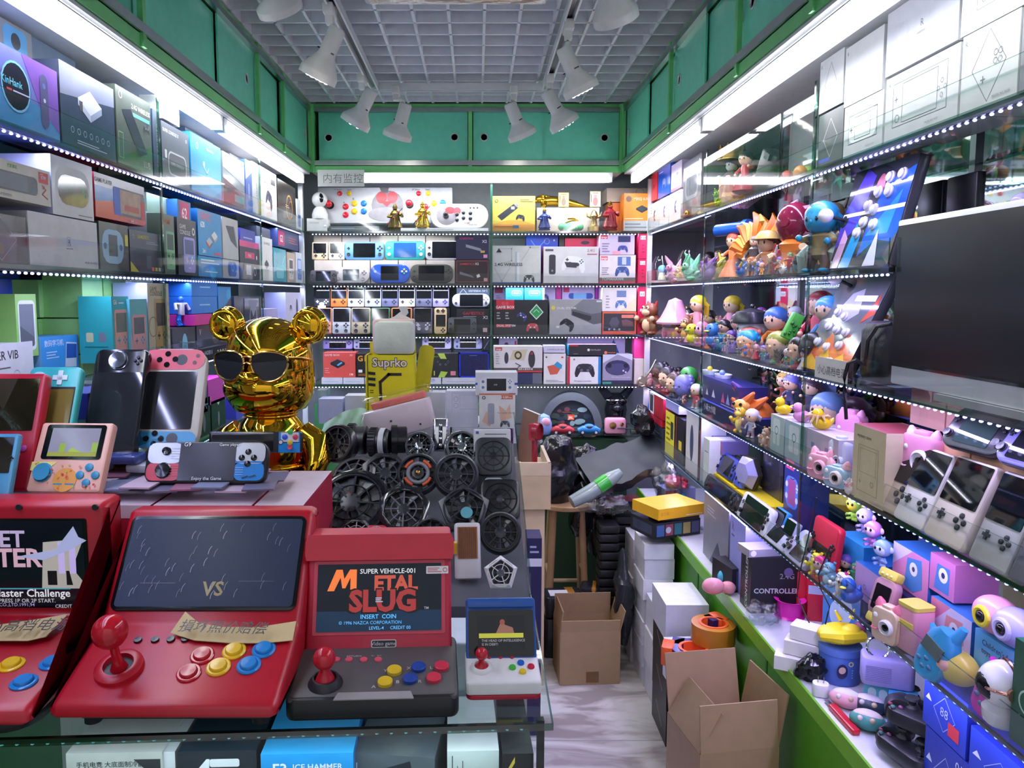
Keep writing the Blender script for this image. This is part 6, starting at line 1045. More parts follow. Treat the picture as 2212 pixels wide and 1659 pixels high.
K('white and orange box with a grey game stick',1035,1113,850,2.12,d=.09,col='f0ece8/r.3',top='e87848',fa=[('r',0,.96,1,1,'e07048'),('p',[(.08,.2),(.3,.05),(.4,.3),(.2,.5)],'f0c0a0'),('p',[(.55,.66),(.75,.5),(.85,.7),(.9,.3),(.6,.2)],'f0c0a0'),('R',.24,.12,.42,.72,'a8acb4',.05),('p',[(.60,.84),(.93,.84),(.93,.95),(.60,.95),(.64,.895)],'d86440'),('T',.78,.86,.07,'K8Pro','ffffff',.01),('n',.13,.88,.05,'30323a',.02),('t',.5,.42,.055,'TV GAME STICK','7a7078',.0),('pad',.72,.13,.28,'40424c','c0c0c8')])
K('white box with an outlined wide handheld left of the white and orange box',964,1033,845,2.14,col='dcdcec/r.35',fa=outl(.42,.5,.98,.9,'b4b4c8',.008)+[('n',.3,.78,.07,'b4b4c8',.012),('n',.3,.6,.07,'b4b4c8',.012),('l',[(.18,.45),(.18,.95),(.95,.95)],'b4b4c8',.008)])
K('white glossy box behind the pink and white box',920,962,848,2.20,col='d4d8ec/r.25')
K('tall white box left of the open yellow box',745,789,855,2.19,col='d8dcf0/r.35',fa=[('L',.2,.1,.8,.14,1,'a0a4b8')])
K('white slanted box near the left of the back cartons',688,740,862,2.20,col='c8ccec/r.3',fa=[('o',.5,.15,.08,'e8a098')])
K('small clear green-edged case left of the white slanted box',684,705,843,2.26,col='7a9ca4/r.1')
m =M();
def cloth(pts,Y,k,name,label,cat,n=16,amp=.008):
    m=M();ls=[]
    for j in range(7):
        l=[]
        for i in range(n):
            u=i/(n-1);px=pts[0][0]+(pts[1][0]-pts[0][0])*u;yt=pts[2](u);py=yt+(pts[3]-yt)*j/6
            x,z=pty(px,py,Y);l.append((x,Y-.01*j+amp*math.sin(u*17+j)+R.uniform(-.002,.002),z))
        ls.append(l)
    m.loops(ls,k,cap=(0,0),closed=False)
    return tag(m.build(name,smooth=80),label,cat)
cloth(((700,0),(792,0),lambda u:916-34*math.sin(min(1,u*1.2)*1.6),935),2.08,'b4dcb8/r.6','green_cloth','pale mint green cloth bundled left of the yellow box','cloth')
# ------------------------------------------------------------------ sloped clear tray of phone coolers
sy0,sy1=1.40,2.05;z_0,zr_=.955,.30
def tz(y):return z_0+(y-sy0)*zr_
tx0,tx1=-.30,.098
t =thing('display_tray','clear sloped display tray packed with phone coolers on the counter','tray',(0,0,0))
m =M();m.loops([[(tx0,sy0,CZ+.001),(tx1,sy0,CZ+.001),(tx1,sy1,CZ+.001),(tx0,sy1,CZ+.001)],[(tx0,sy0,tz(sy0)-.02),(tx1,sy0,tz(sy0)-.02),(tx1,sy1,tz(sy1)-.03),(tx0,sy1,tz(sy1)-.03)]],'5c5e66/r.4');m.build('sloped_base',t,smooth=0)
m =M()
for x in (tx0-.002,tx1+.002):m.loops([[(x-.0015,sy0,CZ+.002),(x+.0015,sy0,CZ+.002),(x+.0015,sy1,CZ+.002),(x-.0015,sy1,CZ+.002)],[(x-.0015,sy0,tz(sy0)+.045),(x+.0015,sy0,tz(sy0)+.045),(x+.0015,sy1,tz(sy1)+.055),(x-.0015,sy1,tz(sy1)+.055)]],['acrylic']*5+['glassedge'])
m.box(((tx0+tx1)/2,sy1+.002,tz(sy1)+.02),(tx1-tx0,.003,.07),'acrylic');m.build('clear_wall',t,smooth=0)
NS =Vector((0,-zr_,1)).normalized()
BL ='18191d/r.3'
def cooler(label,px,py,rpx,kind=0,col=BL,acc='4a4d55/r.3',tilt=48,roll=0,hgt=.022,fan='2c2e34/r.3',body=False):
    P=hit(px,py,(0,sy0,tz(sy0)+.044),NS);d=P.y*TC-(P.z-H)*TS;r=rpx*1.2/CF*d
    g=thing('phone_cooler',label,'phone cooler',P,roll,'phone coolers packed in the clear tray',rx=tilt)
    m=M();n={0:32,1:5,2:8,3:32,4:32}[kind if kind < 5 else 0]
    if kind in (0,4):m.lathe([(r*.75,-hgt),(r,-hgt*.7),(r,-.002),(r*.92,.003),(r*.84,.003),(r*.82,-.006)],col,36,cap=(1,0))
    elif kind == 3:m.rp(r*1.9,r*2.05,-hgt,.002,r*.4,col,bev=.004)
    else:m.lathe([(r*.9,-hgt),(r*1.06,-hgt*.6),(r*1.06,-.002),(r*.85,.004),(r*.8,.004),(r*.78,-.006)],col,n,rot(rz=18),cap=(1,0))
    if body:m.rp(r*1.7,r*2.6,-hgt,-.004,r*.35,col,xf((0,-r*1.5,0)),bev=.004);m.rp(r*.9,r*.4,-.004,.0,r*.15,'b8bac0/r.3',xf((0,-r*1.35,0)))
    m.build('housing',g)
    m=M();m.cyl((0,0,-.008),r*.82,.001,'0b0c0e/r.4',n=28);nb=9
    for k in range(nb):
        a=2*PI*k/nb;b=a+.5;q0,q1=r*.24,r*.78
        m.add([(q0*math.cos(a),q0*math.sin(a),-.002),(q1*math.cos(a+.15),q1*math.sin(a+.15),-.001),(q1*math.cos(b),q1*math.sin(b),-.006),(q0*math.cos(b),q0*math.sin(b),-.006)],[(0,1,2,3)],fan)
    m.lathe([(r*.27,-.006),(r*.27,.001),(r*.2,.002),(.0001,.002)],fan,20,cap=(0,0));m.build('fan_rotor',g,smooth=30)
    m=M()
    if kind == 4:
        for a0 in (0,90,180,270):m.torus((0,0,.003),r*.62,r*.07,'e0603c/r.35',n=8,m=6,a0=a0+22,a1=a0+68)
        m.torus((0,0,.002),r*.46,r*.09,'8a8c90/r.3',n=28,m=6);m.ball((0,0,.002),r*.14,'b89050/r.25/m1')
    else:
        ns=8 if kind != 1 else 5
        for k in range(ns):a=2*PI*k/ns;m.box((r*.52*math.cos(a),r*.52*math.sin(a),.002),(r*.66,r*.05,.002),acc,Matrix.Translation((r*.52*math.cos(a),r*.52*math.sin(a),0))@rot(rz=math.degrees(a))@Matrix.Translation((-r*.52*math.cos(a),-r*.52*math.sin(a),0)))
        m.torus((0,0,.002),r*.5,r*.025,acc,n=28,m=6);m.torus((0,0,.002),r*.8,r*.04,acc,n=32,m=6)
    m.build('guard_grille',g)
    return g
CHR ='d4d6da/r.08/m1'
cooler('black ball-shaped cooler at the back left corner of the tray',727,958,36,0,tilt=72,roll=-25,hgt=.04)
def barrel(label,px,py,rpx,lpx,col,ribs=True,yaw=0,ring=None):
    P=hit(px,py,(0,sy0,tz(sy0)+.035),NS);d=P.y*TC-(P.z-H)*TS;r=rpx/CF*d;L=lpx/CF*d
    g=thing('phone_cooler',label,'phone cooler',P,yaw,'phone coolers packed in the clear tray');m=M();X=rot(0,90,0)@Matrix.Translation((0,0,-L/2))
    m.lathe([(r*.8,0),(r,L*.06),(r,L*.4),(r*.9,L*.43),(r*.9,L*.94),(r*.8,L)],col,32,X);m.build('housing',g);m=M()
    if ribs:
        for k in range(24):a=2*PI*k/24;m.box((r*1.0*math.cos(a),r*1.0*math.sin(a),L*.22),(r*.12,r*.10,L*.3),col,X@Matrix.Translation((0,0,0)))
        m.build('grip_ring',g)
    if ring:m=M();m.lathe([(r*.98,L*.55),(r*1.03,L*.56),(r*1.03,L*.8),(r*.98,L*.81)],ring,32,X,cap=(0,0));m.build('white_band',g)
barrel('black ribbed barrel-shaped cooler lying at the back of the tray',772,950,34,44,BL,True,-6)
barrel('black barrel-shaped cooler with a white band beside the ribbed one',820,955,30,46,'222329/r.35',True,-8,'d8d8da/r.3')
barrel('short black barrel-shaped cooler at the back of the tray',862,950,32,36,'1a1b1f/r.25',False,6)
cooler('chrome fan cooler at the back, left of the standing chrome one',905,962,27,0,CHR,CHR,62,-5,fan=CHR)
cooler('chrome fan cooler at the back, right of the standing chrome one',998,965,32,0,CHR,CHR,62,8,fan=CHR)
P =hit(952,950,(0,sy0,tz(sy0)+.03),NS);g=thing('phone_cooler','standing chrome cooler with a row of small dots between two chrome fans','phone cooler',P,0,'phone coolers packed in the clear tray',rx=-12)
m =M();m.rp(.042,.02,-.03,.055,.008,CHR,bev=.006);m.build('housing',g);m=M();m.tube([(0,-.011,z_) for z_ in (-.02,.0,.02,.04)],.005,'a8aab0/r.1/m1')
for k in range(4):m.ball((0,-.015,-.015+k*.017),.005,'e8eaec/r.1/m1')
m.build('spine',g)
P =hit(1063,962,(0,sy0,tz(sy0)+.04),NS);w_=80/CF*(P.y*TC-(P.z-H)*TS)
g =thing('phone_cooler','white box-shaped cooler with a printed fan in the back right corner','phone cooler',P,0,'phone coolers packed in the clear tray',rx=-14)
m =M();m.rp(w_,.03,-.06,.040,.004,'e4e4e2/r.35',bev=.003);q=.1;X=xf((-w_/2,-.0152,-.06),rx=90)
art(m,[('r',.3-.0+.0,.86,.88,.88,'50525a')]+[('p',[(.45+.08*math.cos(a*.52),.42+.1*math.sin(a*.52)),(.45+.30*math.cos(a*.52),.42+.26*math.sin(a*.52)),(.45+.30*math.cos(a*.52+.22),.42+.26*math.sin(a*.52+.22))],'34363c') for a in range(12)]+[('L',.78,.3,.95,.5,3,'50525a'),('r',.06,.88,.14,.94,'3060a0')],w_,.10,X);m.build('housing',g,smooth=0)
cooler('black tyre-like cooler in the second row of the tray',762,1022,42,0,tilt=35,roll=-20,hgt=.03)
cooler('black angular cooler with vents in the second row',832,1022,42,2,tilt=50,roll=10)
cooler('round black cooler with four orange arcs',903,1022,39,4,'24262b/r.3',tilt=58)
cooler('round black fan cooler right of the orange arc one',985,1025,41,0,'202226/r.35','34373e/r.35',58)
cooler('tall dark grey cooler with a fan and a silver slot',1066,985,35,3,'2a2d31/r.4','17181b/r.4',60,0,body=True)
cooler('big black headphone-like cooler at the left front of the tray',757,1085,70,0,'14151a/r.15','1d1f28/r.2',45,-8,hgt=.03)
P =hit(757,1060,(0,sy0,tz(sy0)+.05),NS);m=M();m.box((0,0,.0),(.045,.003,.022),'2030a0/r.3',rot(-25));m.box((0,-.012,-.02),(.004,.003,.03),'c84830/r.4',rot(-25))
for k in range(8):m.box((-.02+k*.0057,-.002,0),(.0015,.003,.02),'101430',rot(-25))
tag(m.build('blue_vent_clip',loc=P),'dark blue ribbed clip lying on the big black cooler','clip')
cooler('black clear-sided cooler with vertical ribs in the middle',872,1100,46,2,'1c1d20/r.12','6a6c70/r.1',52,0)
cooler('black five-sided cooler with a teal centre disc',1003,1098,46,1,'202226/r.35','2c2f35/r.35',52,5,fan='2a2c30/r.3')
P =hit(1008,1108,(0,sy0,tz(sy0)+.042),NS);m=M();m.cyl((0,0,0),.013,.003,'6ab0b8/r.2',rot(52));tag(m.build('teal_sticker',loc=P),'round teal sticker on the five-sided cooler','sticker')
cooler('square black cooler with pale fan blades on the right',1081,1078,37,3,'17181b/r.3','101114/r.3',58,0,fan='8a8c90/r.3')
cooler('black striped cooler peeping out at the left front',768,1152,30,2,'202125/r.3','b0b0b4/r.3',40)
cooler('dark cooler with a red and silver grille at the front',812,1155,20,3,'b8303c/r.3','c8c8cc/r.2',40)
cooler('chrome ringed cooler behind the marquee of the red and black arcade machine',930,1152,32,0,CHR,'202226/r.2',45,fan='3a3c40/r.3')
cooler('round black fan cooler with curved blades on the right',1081,1150,38,0,'1a1b1e/r.35','26282c/r.35',62,0,hgt=.03)
cooler('white framed cooler at the front right of the tray',1082,1238,30,1,'e2e2e2/r.35','e2e2e2/r.35',62,0,fan='50525a/r.3')
P =hit(1010,1190,(0,sy0,tz(sy0)+.03),NS);g=thing('phone_cooler','white cooler with a copper-coloured slatted grille','phone cooler',P,3,'phone coolers packed in the clear tray',rx=-25)
m =M();m.rp(.052,.018,-.055,.055,.008,'dcdcdc/r.35',bev=.005);m.build('housing',g);m=M();m.box((0,-.0095,.015),(.040,.002,.062),'b87848/r.35')
for k in range(9):m.box((-.0165+k*.0041,-.0115,.015),(.0018,.002,.06),'6a3c20/r.4')
m.build('slatted_grille',g);m=M();m.box((-.026,-.01,.01),(.010,.012,.022),'e8b820/r.35');tag(m.build('yellow_clip',loc=P),'small yellow clip beside the white copper-grilled cooler','clip')
# ------------------------------------------------------------------ right wall, top shelf
z =ZS[0];GR_='boxes on the top right shelf'
def RB(label,z,p0,p1,pt,col,fa=(),**k):return Rb(label,z,p0,p1,pt,col,fa,**k)
RB('red box at the far end of the top right shelf',z+.13,1405,1419,354,'d8303c/r.3',[('pad',.5,.5,.3,'a01828','e06070')],group=GR_,d=.1)
RB('royal blue glossy box with a faint gamepad print',z+.125,1421,1447,353,'2456c0/r.15',[('pad',.5,.45,.5,'1c3c88','6090e0'),('L',.1,.85,.4,.9,1,'c0d4f8')],group=GR_,d=.1)
RB('pale pink and blue patterned box right of the royal blue one',z+.125,1449,1472,345,'b8a8c0/r.3',[('pad',.6,.5,.4,'3a4a88','d0a0b0'),('r',0,0,1,.1,'c85870')],group=GR_,d=.1)
for i,(a,b) in enumerate(((1403,1422),(1424,1443),(1445,1470))):RB('white box with a dark controller print, %s of the lower three' % ['farthest','middle','nearest'][i],z,a,b,0,'e4e2ea/r.3',[('pad',.55,.5,.42,['34343c','4a5490','34488c'][i],'9098c8',90),('L',.1,.6,.25,.9,3,'b0a8b0')],h=.118,d=.1,group=GR_)
RB('tall glossy grey box with an embossed lens pattern',z,1474,1513,331,'6f7076/r.08',[('R',.12,.3,.85,.75,'8c8e96/r.04',.15),('R',.18,.36,.78,.7,'75777e/r.05/n30',.12),('o',.9,.9,.02,'f0f0f0'),('T',.2,.78,.04,'R','d0d0d4',0)],d=.1,group=GR_)
RB('slim magenta carton behind the tall grey box',z,1476,1512,322,'c04870/r.3',d=.06,ins=.125,group=GR_)
RB('dark cased box with pale vertical lettering behind the crowned figure',z,1517,1560,300,'2c2e30/r.2',[('T',.55,.12,.05,'OneMsing','c8d0b8',.01,90)],d=.02,ins=.20,group=GR_)
def clear_box(label,z,p0,p1,pt,ins=.02,d=.14,name='clear_case'):
    X=XR+ins;y1,y0=yx(p0,X,z),yx(p1,X,z);h=zx(p1,pt,X)-z;w=y1-y0;m=M();s=.002
    for c_,sz in (((0,-d/2,h/2),(w,s,h)),((0,d/2,h/2),(w,s,h)),((-w/2,0,h/2),(s,d,h)),((w/2,0,h/2),(s,d,h)),((0,0,h),(w,d,s))):m.box(c_,sz,'acrylic')
    for x in (-w/2,w/2):m.box((x,-d/2,h/2),(.0025,.0025,h),'glassedge');
    m.box((0,-d/2,h),(w,.0025,.0025),'glassedge')
    o=m.build(name,smooth=0,loc=(X+d/2,(y0+y1)/2,z+.001),rz=-90);return tag(o,label,'case')
clear_box('clear display case around the crowned skeleton-grey figure',z,1519,1682,250,ins=.004,d=.19)
clear_box('clear case of small white cups near the divider',z,1688,1760,205,d=.10)
# generic toy figures ------------------------------------------------
SK ='e8c0a0/r.4'
def pos(px,z,ins):X=XR+ins;return (X,yx(px,X,z),z+.001)
def fig(label,px,pt,z,ins,cols,kind='chibi',rz=-62,w=1.0,zo=0,extra=None,name='toy_figure',cat='toy figure',group=None,loc=None,h=None,sk=SK):
    """cols: body, hair/second, accent"""
    p=loc or pos(px,z+zo,ins);h=h or (zx(px,pt,p[0])-p[2]);c0,c1,c2=[c+'/r.35' if '/' not in c else c for c in cols];q=h*w
    g=thing(name,label,cat,p,rz,group);m=M()
    if kind in ('chibi','tall','doll'):
        hr={'chibi':.22,'tall':.125,'doll':.165}[kind]*h;hz=h-hr*1.25;bw={'chibi':.15,'tall':.15,'doll':.13}[kind]*q;by=hz-hr*.8
        if kind == 'doll':m.lathe([(.30*q,.02*h),(.28*q,.08*h),(.10*q,by*.62),(bw*.8,by*.9),(.05*q,by+hr*.2)],c0,16)
        else:
            m.lathe([(bw*.5,by*.30),(bw,by*.42),(bw*.8,by*.65),(bw*1.1,by*.9),(.04*q,by+hr*.2)],c0,14,xf(sc=(1,.75,1)))
            for s_ in (-1,1):m.tube([(s_*bw*.5,0,by*.45),(s_*bw*.75,-.02*q,by*.2),(s_*bw*.8,-.03*q,.02*h)],[bw*.5,bw*.4,bw*.45],c2,n=8);m.ball((s_*bw*.8,-.05*q,.025*h),(bw*.45,bw*.7,.03*h),c1,n=8,m=5)
        m.build('body',g)
        for s_ in (-1,1):m=M();ph=R.uniform(-.2,.5);m.tube([(s_*bw*.9,0,by*.88),(s_*(bw+.10*q),-.04*q,by*(.7+ph*.3)),(s_*(bw+.06*q),-.12*q,by*(.6+ph*.6))],[bw*.32,bw*.28,bw*.22],c0,n=8);m.ball((s_*(bw+.06*q),-.13*q,by*(.6+ph*.6)),bw*.3,sk,n=8,m=5);m.build('arm',g)
        m=M();m.ball((0,0,hz),(hr,hr*.92,hr),sk,n=18,m=12);m.ball((0,-hr*.93,hz-hr*.15),hr*.1,sk,n=6,m=4)
        for s_ in (-1,1):m.ball((s_*hr*.36,-hr*.84,hz),(hr*.11,hr*.07,hr*.17),'20202a/r.1',n=8,m=6)
        m.torus((0,-hr*.80,hz-hr*.38),hr*.16,hr*.03,'8a3a38',rot(90),n=8,m=4,a0=200,a1=340);m.build('head',g)
        m=M();m.ball((0,hr*.14,hz+hr*.22),(hr*1.1,hr*1.02,hr*.95),c1,n=16,m=10)
        for k in range(7):a=PI*(.1+.13*k)*1.0;m.tube([(hr*.8*math.cos(a),hr*.5*abs(math.sin(a)),hz+hr*.3),(hr*1.15*math.cos(a),hr*.7,hz-hr*.2),(hr*1.05*math.cos(a),hr*.8,hz-hr*(.8 if kind != 'doll' else 1.8))],[hr*.3,hr*.26,hr*.04],c1,n=6)
        m.build('hair',g)
    elif kind == 'bust':
        hr=h*.36;m.lathe([(hr*.5,0),(hr*.55,.05*h),(hr*.3,h*.2),(hr*.35,h*.3)],c2,14);m.build('body',g);m=M();hz=h-hr*1.3
        m.ball((0,0,hz),(hr*.85*w,hr*.85,hr),sk,n=20,m=14);m.ball((0,-hr*.86,hz-hr*.12),(hr*.12,hr*.16,hr*.14),sk,n=8,m=5)
        for s_ in (-1,1):m.ball((s_*hr*.32,-hr*.74,hz+hr*.05),(hr*.13,hr*.08,hr*.10),'1c1c24/r.1',n=8,m=6);m.ball((s_*hr*.84*w,0,hz-hr*.05),(hr*.1,hr*.16,hr*.2),sk,n=8,m=5)
        m.build('head',g);m=M();m.ball((0,hr*.16,hz+hr*.28),(hr*.95*w,hr*.92,hr*.85),c1,n=18,m=10)
        for k in range(16):a=R.uniform(0,PI);b=R.uniform(-.2,1.2);m.ball((hr*.85*math.cos(a)*math.cos(b)*w,hr*.2+hr*.8*math.sin(a)*math.cos(b),hz+hr*.25+hr*.75*math.sin(b)),hr*R.uniform(.18,.3),c1,n=8,m=5)
        m.build('hair',g)
    elif kind == 'beast':
        m.ball((0,0,h*.34),(.26*q,.3*q,h*.32),c0,n=16,m=10);m.ball((0,-.16*q,h*.3),(.17*q,.18*q,h*.22),c1,n=12,m=8)
        for s_ in (-1,1):m.ball((s_*.16*q,-.16*q,h*.06),(.1*q,.15*q,h*.07),c0,n=10,m=6)
        m.tube([(0,.22*q,h*.2),(0,.38*q,h*.22),(.04*q,.44*q,h*.4)],[.09*q,.06*q,.015*q],c0);m.build('body',g)
        for s_ in (-1,1):m=M();m.tube([(s_*.22*q,-.05*q,h*.45),(s_*.36*q,-.16*q,h*.38),(s_*.34*q,-.28*q,h*.48)],[.08*q,.075*q,.06*q],c0);m.ball((s_*.34*q,-.3*q,h*.49),.08*q,c1,n=8,m=6);m.build('arm',g)
        m=M();m.ball((0,-.06*q,h*.72),(.24*q,.22*q,h*.22),c0,n=16,m=10);m.ball((0,-.24*q,h*.66),(.15*q,.12*q,h*.1),c1,n=12,m=8)
        for s_ in (-1,1):m.ball((s_*.09*q,-.26*q,h*.8),(.05*q,.03*q,h*.06),'f8f8f8/r.2',n=8,m=6);m.ball((s_*.09*q,-.285*q,h*.8),(.025*q,.02*q,h*.03),'16161c/r.1',n=8,m=5);m.lathe([(.05*q,0),(.035*q,.05*h),(.004,.13*h)],c2,8,xf((s_*.15*q,0,h*.86),ry=s_*22))
        m.build('head',g)
    elif kind == 'lump':
        for k in range(14):a=R.uniform(0,2*PI);b=R.uniform(.1,1);m.tube([(0,0,h*.15*b),(.3*q*math.cos(a)*.6,.3*q*math.sin(a)*.6,h*b*.7),(.34*q*math.cos(a+.6),.3*q*math.sin(a+.6),h*b)],[.13*q,.10*q,.02*q],[c0,c0,c1][k % 3],n=7)
        m.ball((0,0,h*.3),(.28*q,.26*q,h*.3),c0,n=12,m=8);m.build('body',g);m=M();m.ball((0,-.24*q,h*.5),(.14*q,.1*q,h*.13),c2,n=10,m=7)
        for s_ in (-1,1):m.ball((s_*.06*q,-.33*q,h*.54),.025*q,'16161c/r.1',n=6,m=4)
        m.build('face',g)
    elif kind == 'duck':
        m.ball((0,0,h*.30),(.32*h,.44*h,h*.30),c0,n=20,m=12);m.tube([(0,.3*h,h*.35),(0,.45*h,h*.48),(0,.5*h,h*.6)],[.16*h,.1*h,.02*h],c0)
        for s_ in (-1,1):m.ball((s_*.28*h,.06*h,h*.34),(.08*h,.22*h,h*.15),c0,n=10,m=7)
        m.build('body',g);m=M();m.ball((0,-.2*h,h*.72),.27*h,c0,n=18,m=12)
        for s_ in (-1,1):m.ball((s_*.12*h,-.42*h,h*.80),.035*h,'141418/r.1',n=8,m=5)
        m.build('head',g);m=M();m.ball((0,-.48*h,h*.68),(.12*h,.12*h,.045*h),c2,n=10,m=6);m.build('beak',g)
    elif kind == 'monkey':
        m.ball((0,0,h*.62),(.30*q,.27*q,h*.30),c0,n=18,m=12);m.ball((0,-.13*q,h*.58),(.22*q,.18*q,h*.2),c1,n=14,m=8)
        for s_ in (-1,1):m.ball((s_*.09*q,-.29*q,h*.66),(.045*q,.03*q,h*.06),'17171d/r.08',n=8,m=6);m.ball((s_*.30*q,.02*q,h*.62),(.09*q,.06*q,h*.11),c1,n=10,m=6)
        m.build('head',g);m=M();m.lathe([(.1*q,h*.30),(.13*q,h*.2),(.12*q,h*.08),(.04*q,0)],c0,12)
        for s_ in (-1,1):m.tube([(s_*.08*q,-.02*q,h*.26),(s_*.24*q,-.16*q,h*.2),(s_*.12*q,-.26*q,h*.28)],[.06*q,.05*q,.04*q],c0);m.tube([(s_*.06*q,0,h*.08),(s_*.2*q,-.16*q,h*.06),(s_*.08*q,-.26*q,h*.1)],[.06*q,.05*q,.045*q],c0)
        m.build('body',g);m=M()
        for k in range(9):a=k*.7;m.tube([(0,0,h*.88),(.07*q*math.cos(a),.07*q*math.sin(a),h*(1.0+.02*(k % 3)))],[.03*q,.004*q],c2,n=5)
        m.build('hair_tuft',g)
    if extra:extra(g,h,q)
    return g
def cap_(col,brim=True):
    def f(g,h,q):m=M();hr=.23*h;hz=h-hr*1.25;m.lathe([(hr*1.15,hz+hr*.35),(hr*1.1,hz+hr*.7),(hr*.7,hz+hr*1.15),(.001,hz+hr*1.25)],col,18);m.lathe([(hr*1.5,hz+hr*.34),(hr*1.5,hz+hr*.4),(hr*1.1,hz+hr*.45)],col,18,cap=(1,0)) if brim else None;m.build('hat',g)
    return f
def crown(g,h,q):
    m=M();hr=.12*h;zt_=h-hr*.5;m.lathe([(hr*2.3,zt_),(hr*2.3,zt_+hr*.15),(hr*1.5,zt_+hr*.3),(hr*1.7,zt_+hr*1.6)],'c9a050/r.3/m1',22,cap=(1,0))
    for k in range(6):a=2*PI*k/6;m.tube([(hr*1.6*math.cos(a),hr*1.6*math.sin(a),zt_+hr*1.3),(hr*1.9*math.cos(a),hr*1.9*math.sin(a),zt_+hr*2.6)],[hr*.6,hr*.03],'c9a050/r.3/m1',n=6)
    m.build('crown_hat',g)
fig('tall figure in a golden crowned hat inside the clear case',1578,330,z,.09,('5a4a48','2c2830','c83850'),'tall',extra=crown,sk='d8d8d8',h=.20,rz=-70)
fig('black-haired doll in a red and black dress seated on a pink cushion',1608,315,z+.03,.06,('b83848','1c1a20','2a2a30'),'doll',rz=-55)
m =M();p=pos(1600,z,.07)
for k in range(9):a=k*.7;m.tube([(.01*math.cos(a),.01*math.sin(a),.0),(.05*math.cos(a),.05*math.sin(a),.03),(.065*math.cos(a+.2),.065*math.sin(a+.2),.085)],[.02,.022,.006],'e8b0a0/r.35')
tag(m.build('petal_cushion',loc=p),'pink petal cushion under the black-haired doll','toy base')
fig('lime green bubbly creature toy at the front of the clear case',1558,372,z,.03,('8ac838','a8dc58','78b030'),'lump',h=.085,w=1.2)
m =M();p=pos(1650,z,.09);m.rp(.09,.05,0,.13,.012,'26262a/r.35',rot(0,28,0),bev=.008);m.box((.01,-.02,.12),(.03,.03,.02),'1a1a1e',rot(0,28,0));tag(m.build('game_controller_case',loc=(p[0],p[1],p[2]+.012),rz=-80),'black angular case leaning in the clear display case','case')
for i in range(4):
    p=pos(1700+i*14,z,.05+.02*(i % 2));m=M();m.ball((0,0,.022),(.02,.02,.022),['d84848/r.3','8ac060/r.3','e8a060/r.3','a8d070/r.3'][i]);m.cyl((0,0,0),.012,.01,'e8e8ea');tag(m.build('toy_ball',loc=p),['red round toy in the clear case near the divider','green round toy, farther of two in the clear case','orange round toy in the clear case near the divider','pale green round toy at the near end of the clear case'][i],'toy')
for nm in range(2):
    m=M();x,y,zq=pos(1480+nm*15,z,.004+.0);m.tube([(0,0,.006),(-.002,.05,.008),(0,.10,.006)],.005,'c9982c/r.25/m1');m.ball((0,.02,.012),.009,'c9982c/r.25/m1');tag(m.build('gilt_trinket',loc=(x+.012*nm-.0,y-.05,z+.001)),['small gilt trinket before the tall grey box','second gilt trinket nearer the clear case'][nm],'trinket') if nm == 0 else None
KD ='b8babc/r.5';LG='50545a'
dd =[('t',.05,.85,.07,'R','50545a',0),('t',.6,.08,.03,'MODEL NO. RG35','50545a',0)]
RB('dark grey box with an outlined tilted handheld at the divider',z,1765,1819,228,'4a4d50/r.3',dia(.5,.5,.28,.36,'c0c4c8',.012)+[('r',.05,.08,.5,.14,'4060c8')],d=.1,group=GR_)
RB('white box with a tilted handheld outline over the dark grey box',z+.1245,1768,1820,135,KD,dia(.48,.5,.24,.38,LG)+dd,d=.1,group=GR_,h=.118)
RB('white box with a faint tilted handheld outline, upper, second from the divider',z+.110,1822,1905,50,KD,dia(.5,.5,.26,.40,'b0b4b8')+dd,d=.1,group=GR_,h=.125)
RB('white box with a wide handheld outline, lower, second from the divider',z,1820,1905,200,KD,outl(.22,.32,.78,.7,LG)+[('R',.14,.24,.86,.78,'e4e5e6',.2)]+outl(.14,.24,.86,.78,LG)+outl(.3,.3,.7,.72,LG)+[('t',.16,.42,.18,'+',LG,0)]+dd,d=.1,group=GR_,h=.108)
RB('large tilted white box with scattered fine print, topmost by the divider',z+.128,1911,2070,0,'b6b8c0/r.5',[('t',.5,.5,.11,'R','50545a',0),('t',.46,.40,.035,'ANBERNIC','50545a',0),('t',.72,.18,.035,'MODEL NO. RG353VS','60646a',0)]+[('n',R.uniform(.05,.95),R.uniform(.05,.95),.02,'c0c2ca',.005) for _ in range(22)],d=.12,group=GR_,h=.135,side='b8babf')
RB('white box with a large wide handheld outline, lower middle',z,1908,2068,110,KD,outl(.12,.2,.86,.86,LG,.01)+outl(.26,.24,.74,.82,LG,.008)+[('t',.14,.55,.14,'+',LG,.0),('n',.19,.32,.06,LG,.01),('n',.8,.6,.035,LG,.008),('n',.84,.5,.035,LG,.008),('n',.8,.4,.035,LG,.008),('n',.76,.5,.035,LG,.008)]+dd,d=.12,group=GR_,h=.122)
RB('white box with a big tilted outlined handheld at the right, lower',z,2071,2196,40,'b6bab8/r.5',dia(.5,.5,.30,.44,LG,.008)+[('t',.36,.28,.14,'+',LG,.0),('n',.62,.62,.04,LG,.008),('n',.7,.62,.04,LG,.008),('n',.62,.52,.04,LG,.008),('n',.7,.52,.04,LG,.008)]+dd,d=.12,group=GR_,h=.126)
RB('white box with a wide handheld outline at the upper right frame corner',z+.128,2073,2330,-100,'b6b8ba/r.5',outl(.16,.25,.86,.8,LG,.01)+outl(.3,.29,.8,.76,LG,.008)+[('t',.19,.5,.14,'+',LG,.0),('n',.23,.36,.05,LG,.01)],d=.12,group=GR_,h=.125)
RB('grey box at the right frame edge of the top shelf',z,2199,2330,20,'7c7e82/r.35',d=.12,group=GR_,h=.126)
RB('white carton behind in the gap over the clear cups',z,1700,1762,200,'d8dadc/r.4',d=.05,ins=.2,group=GR_)
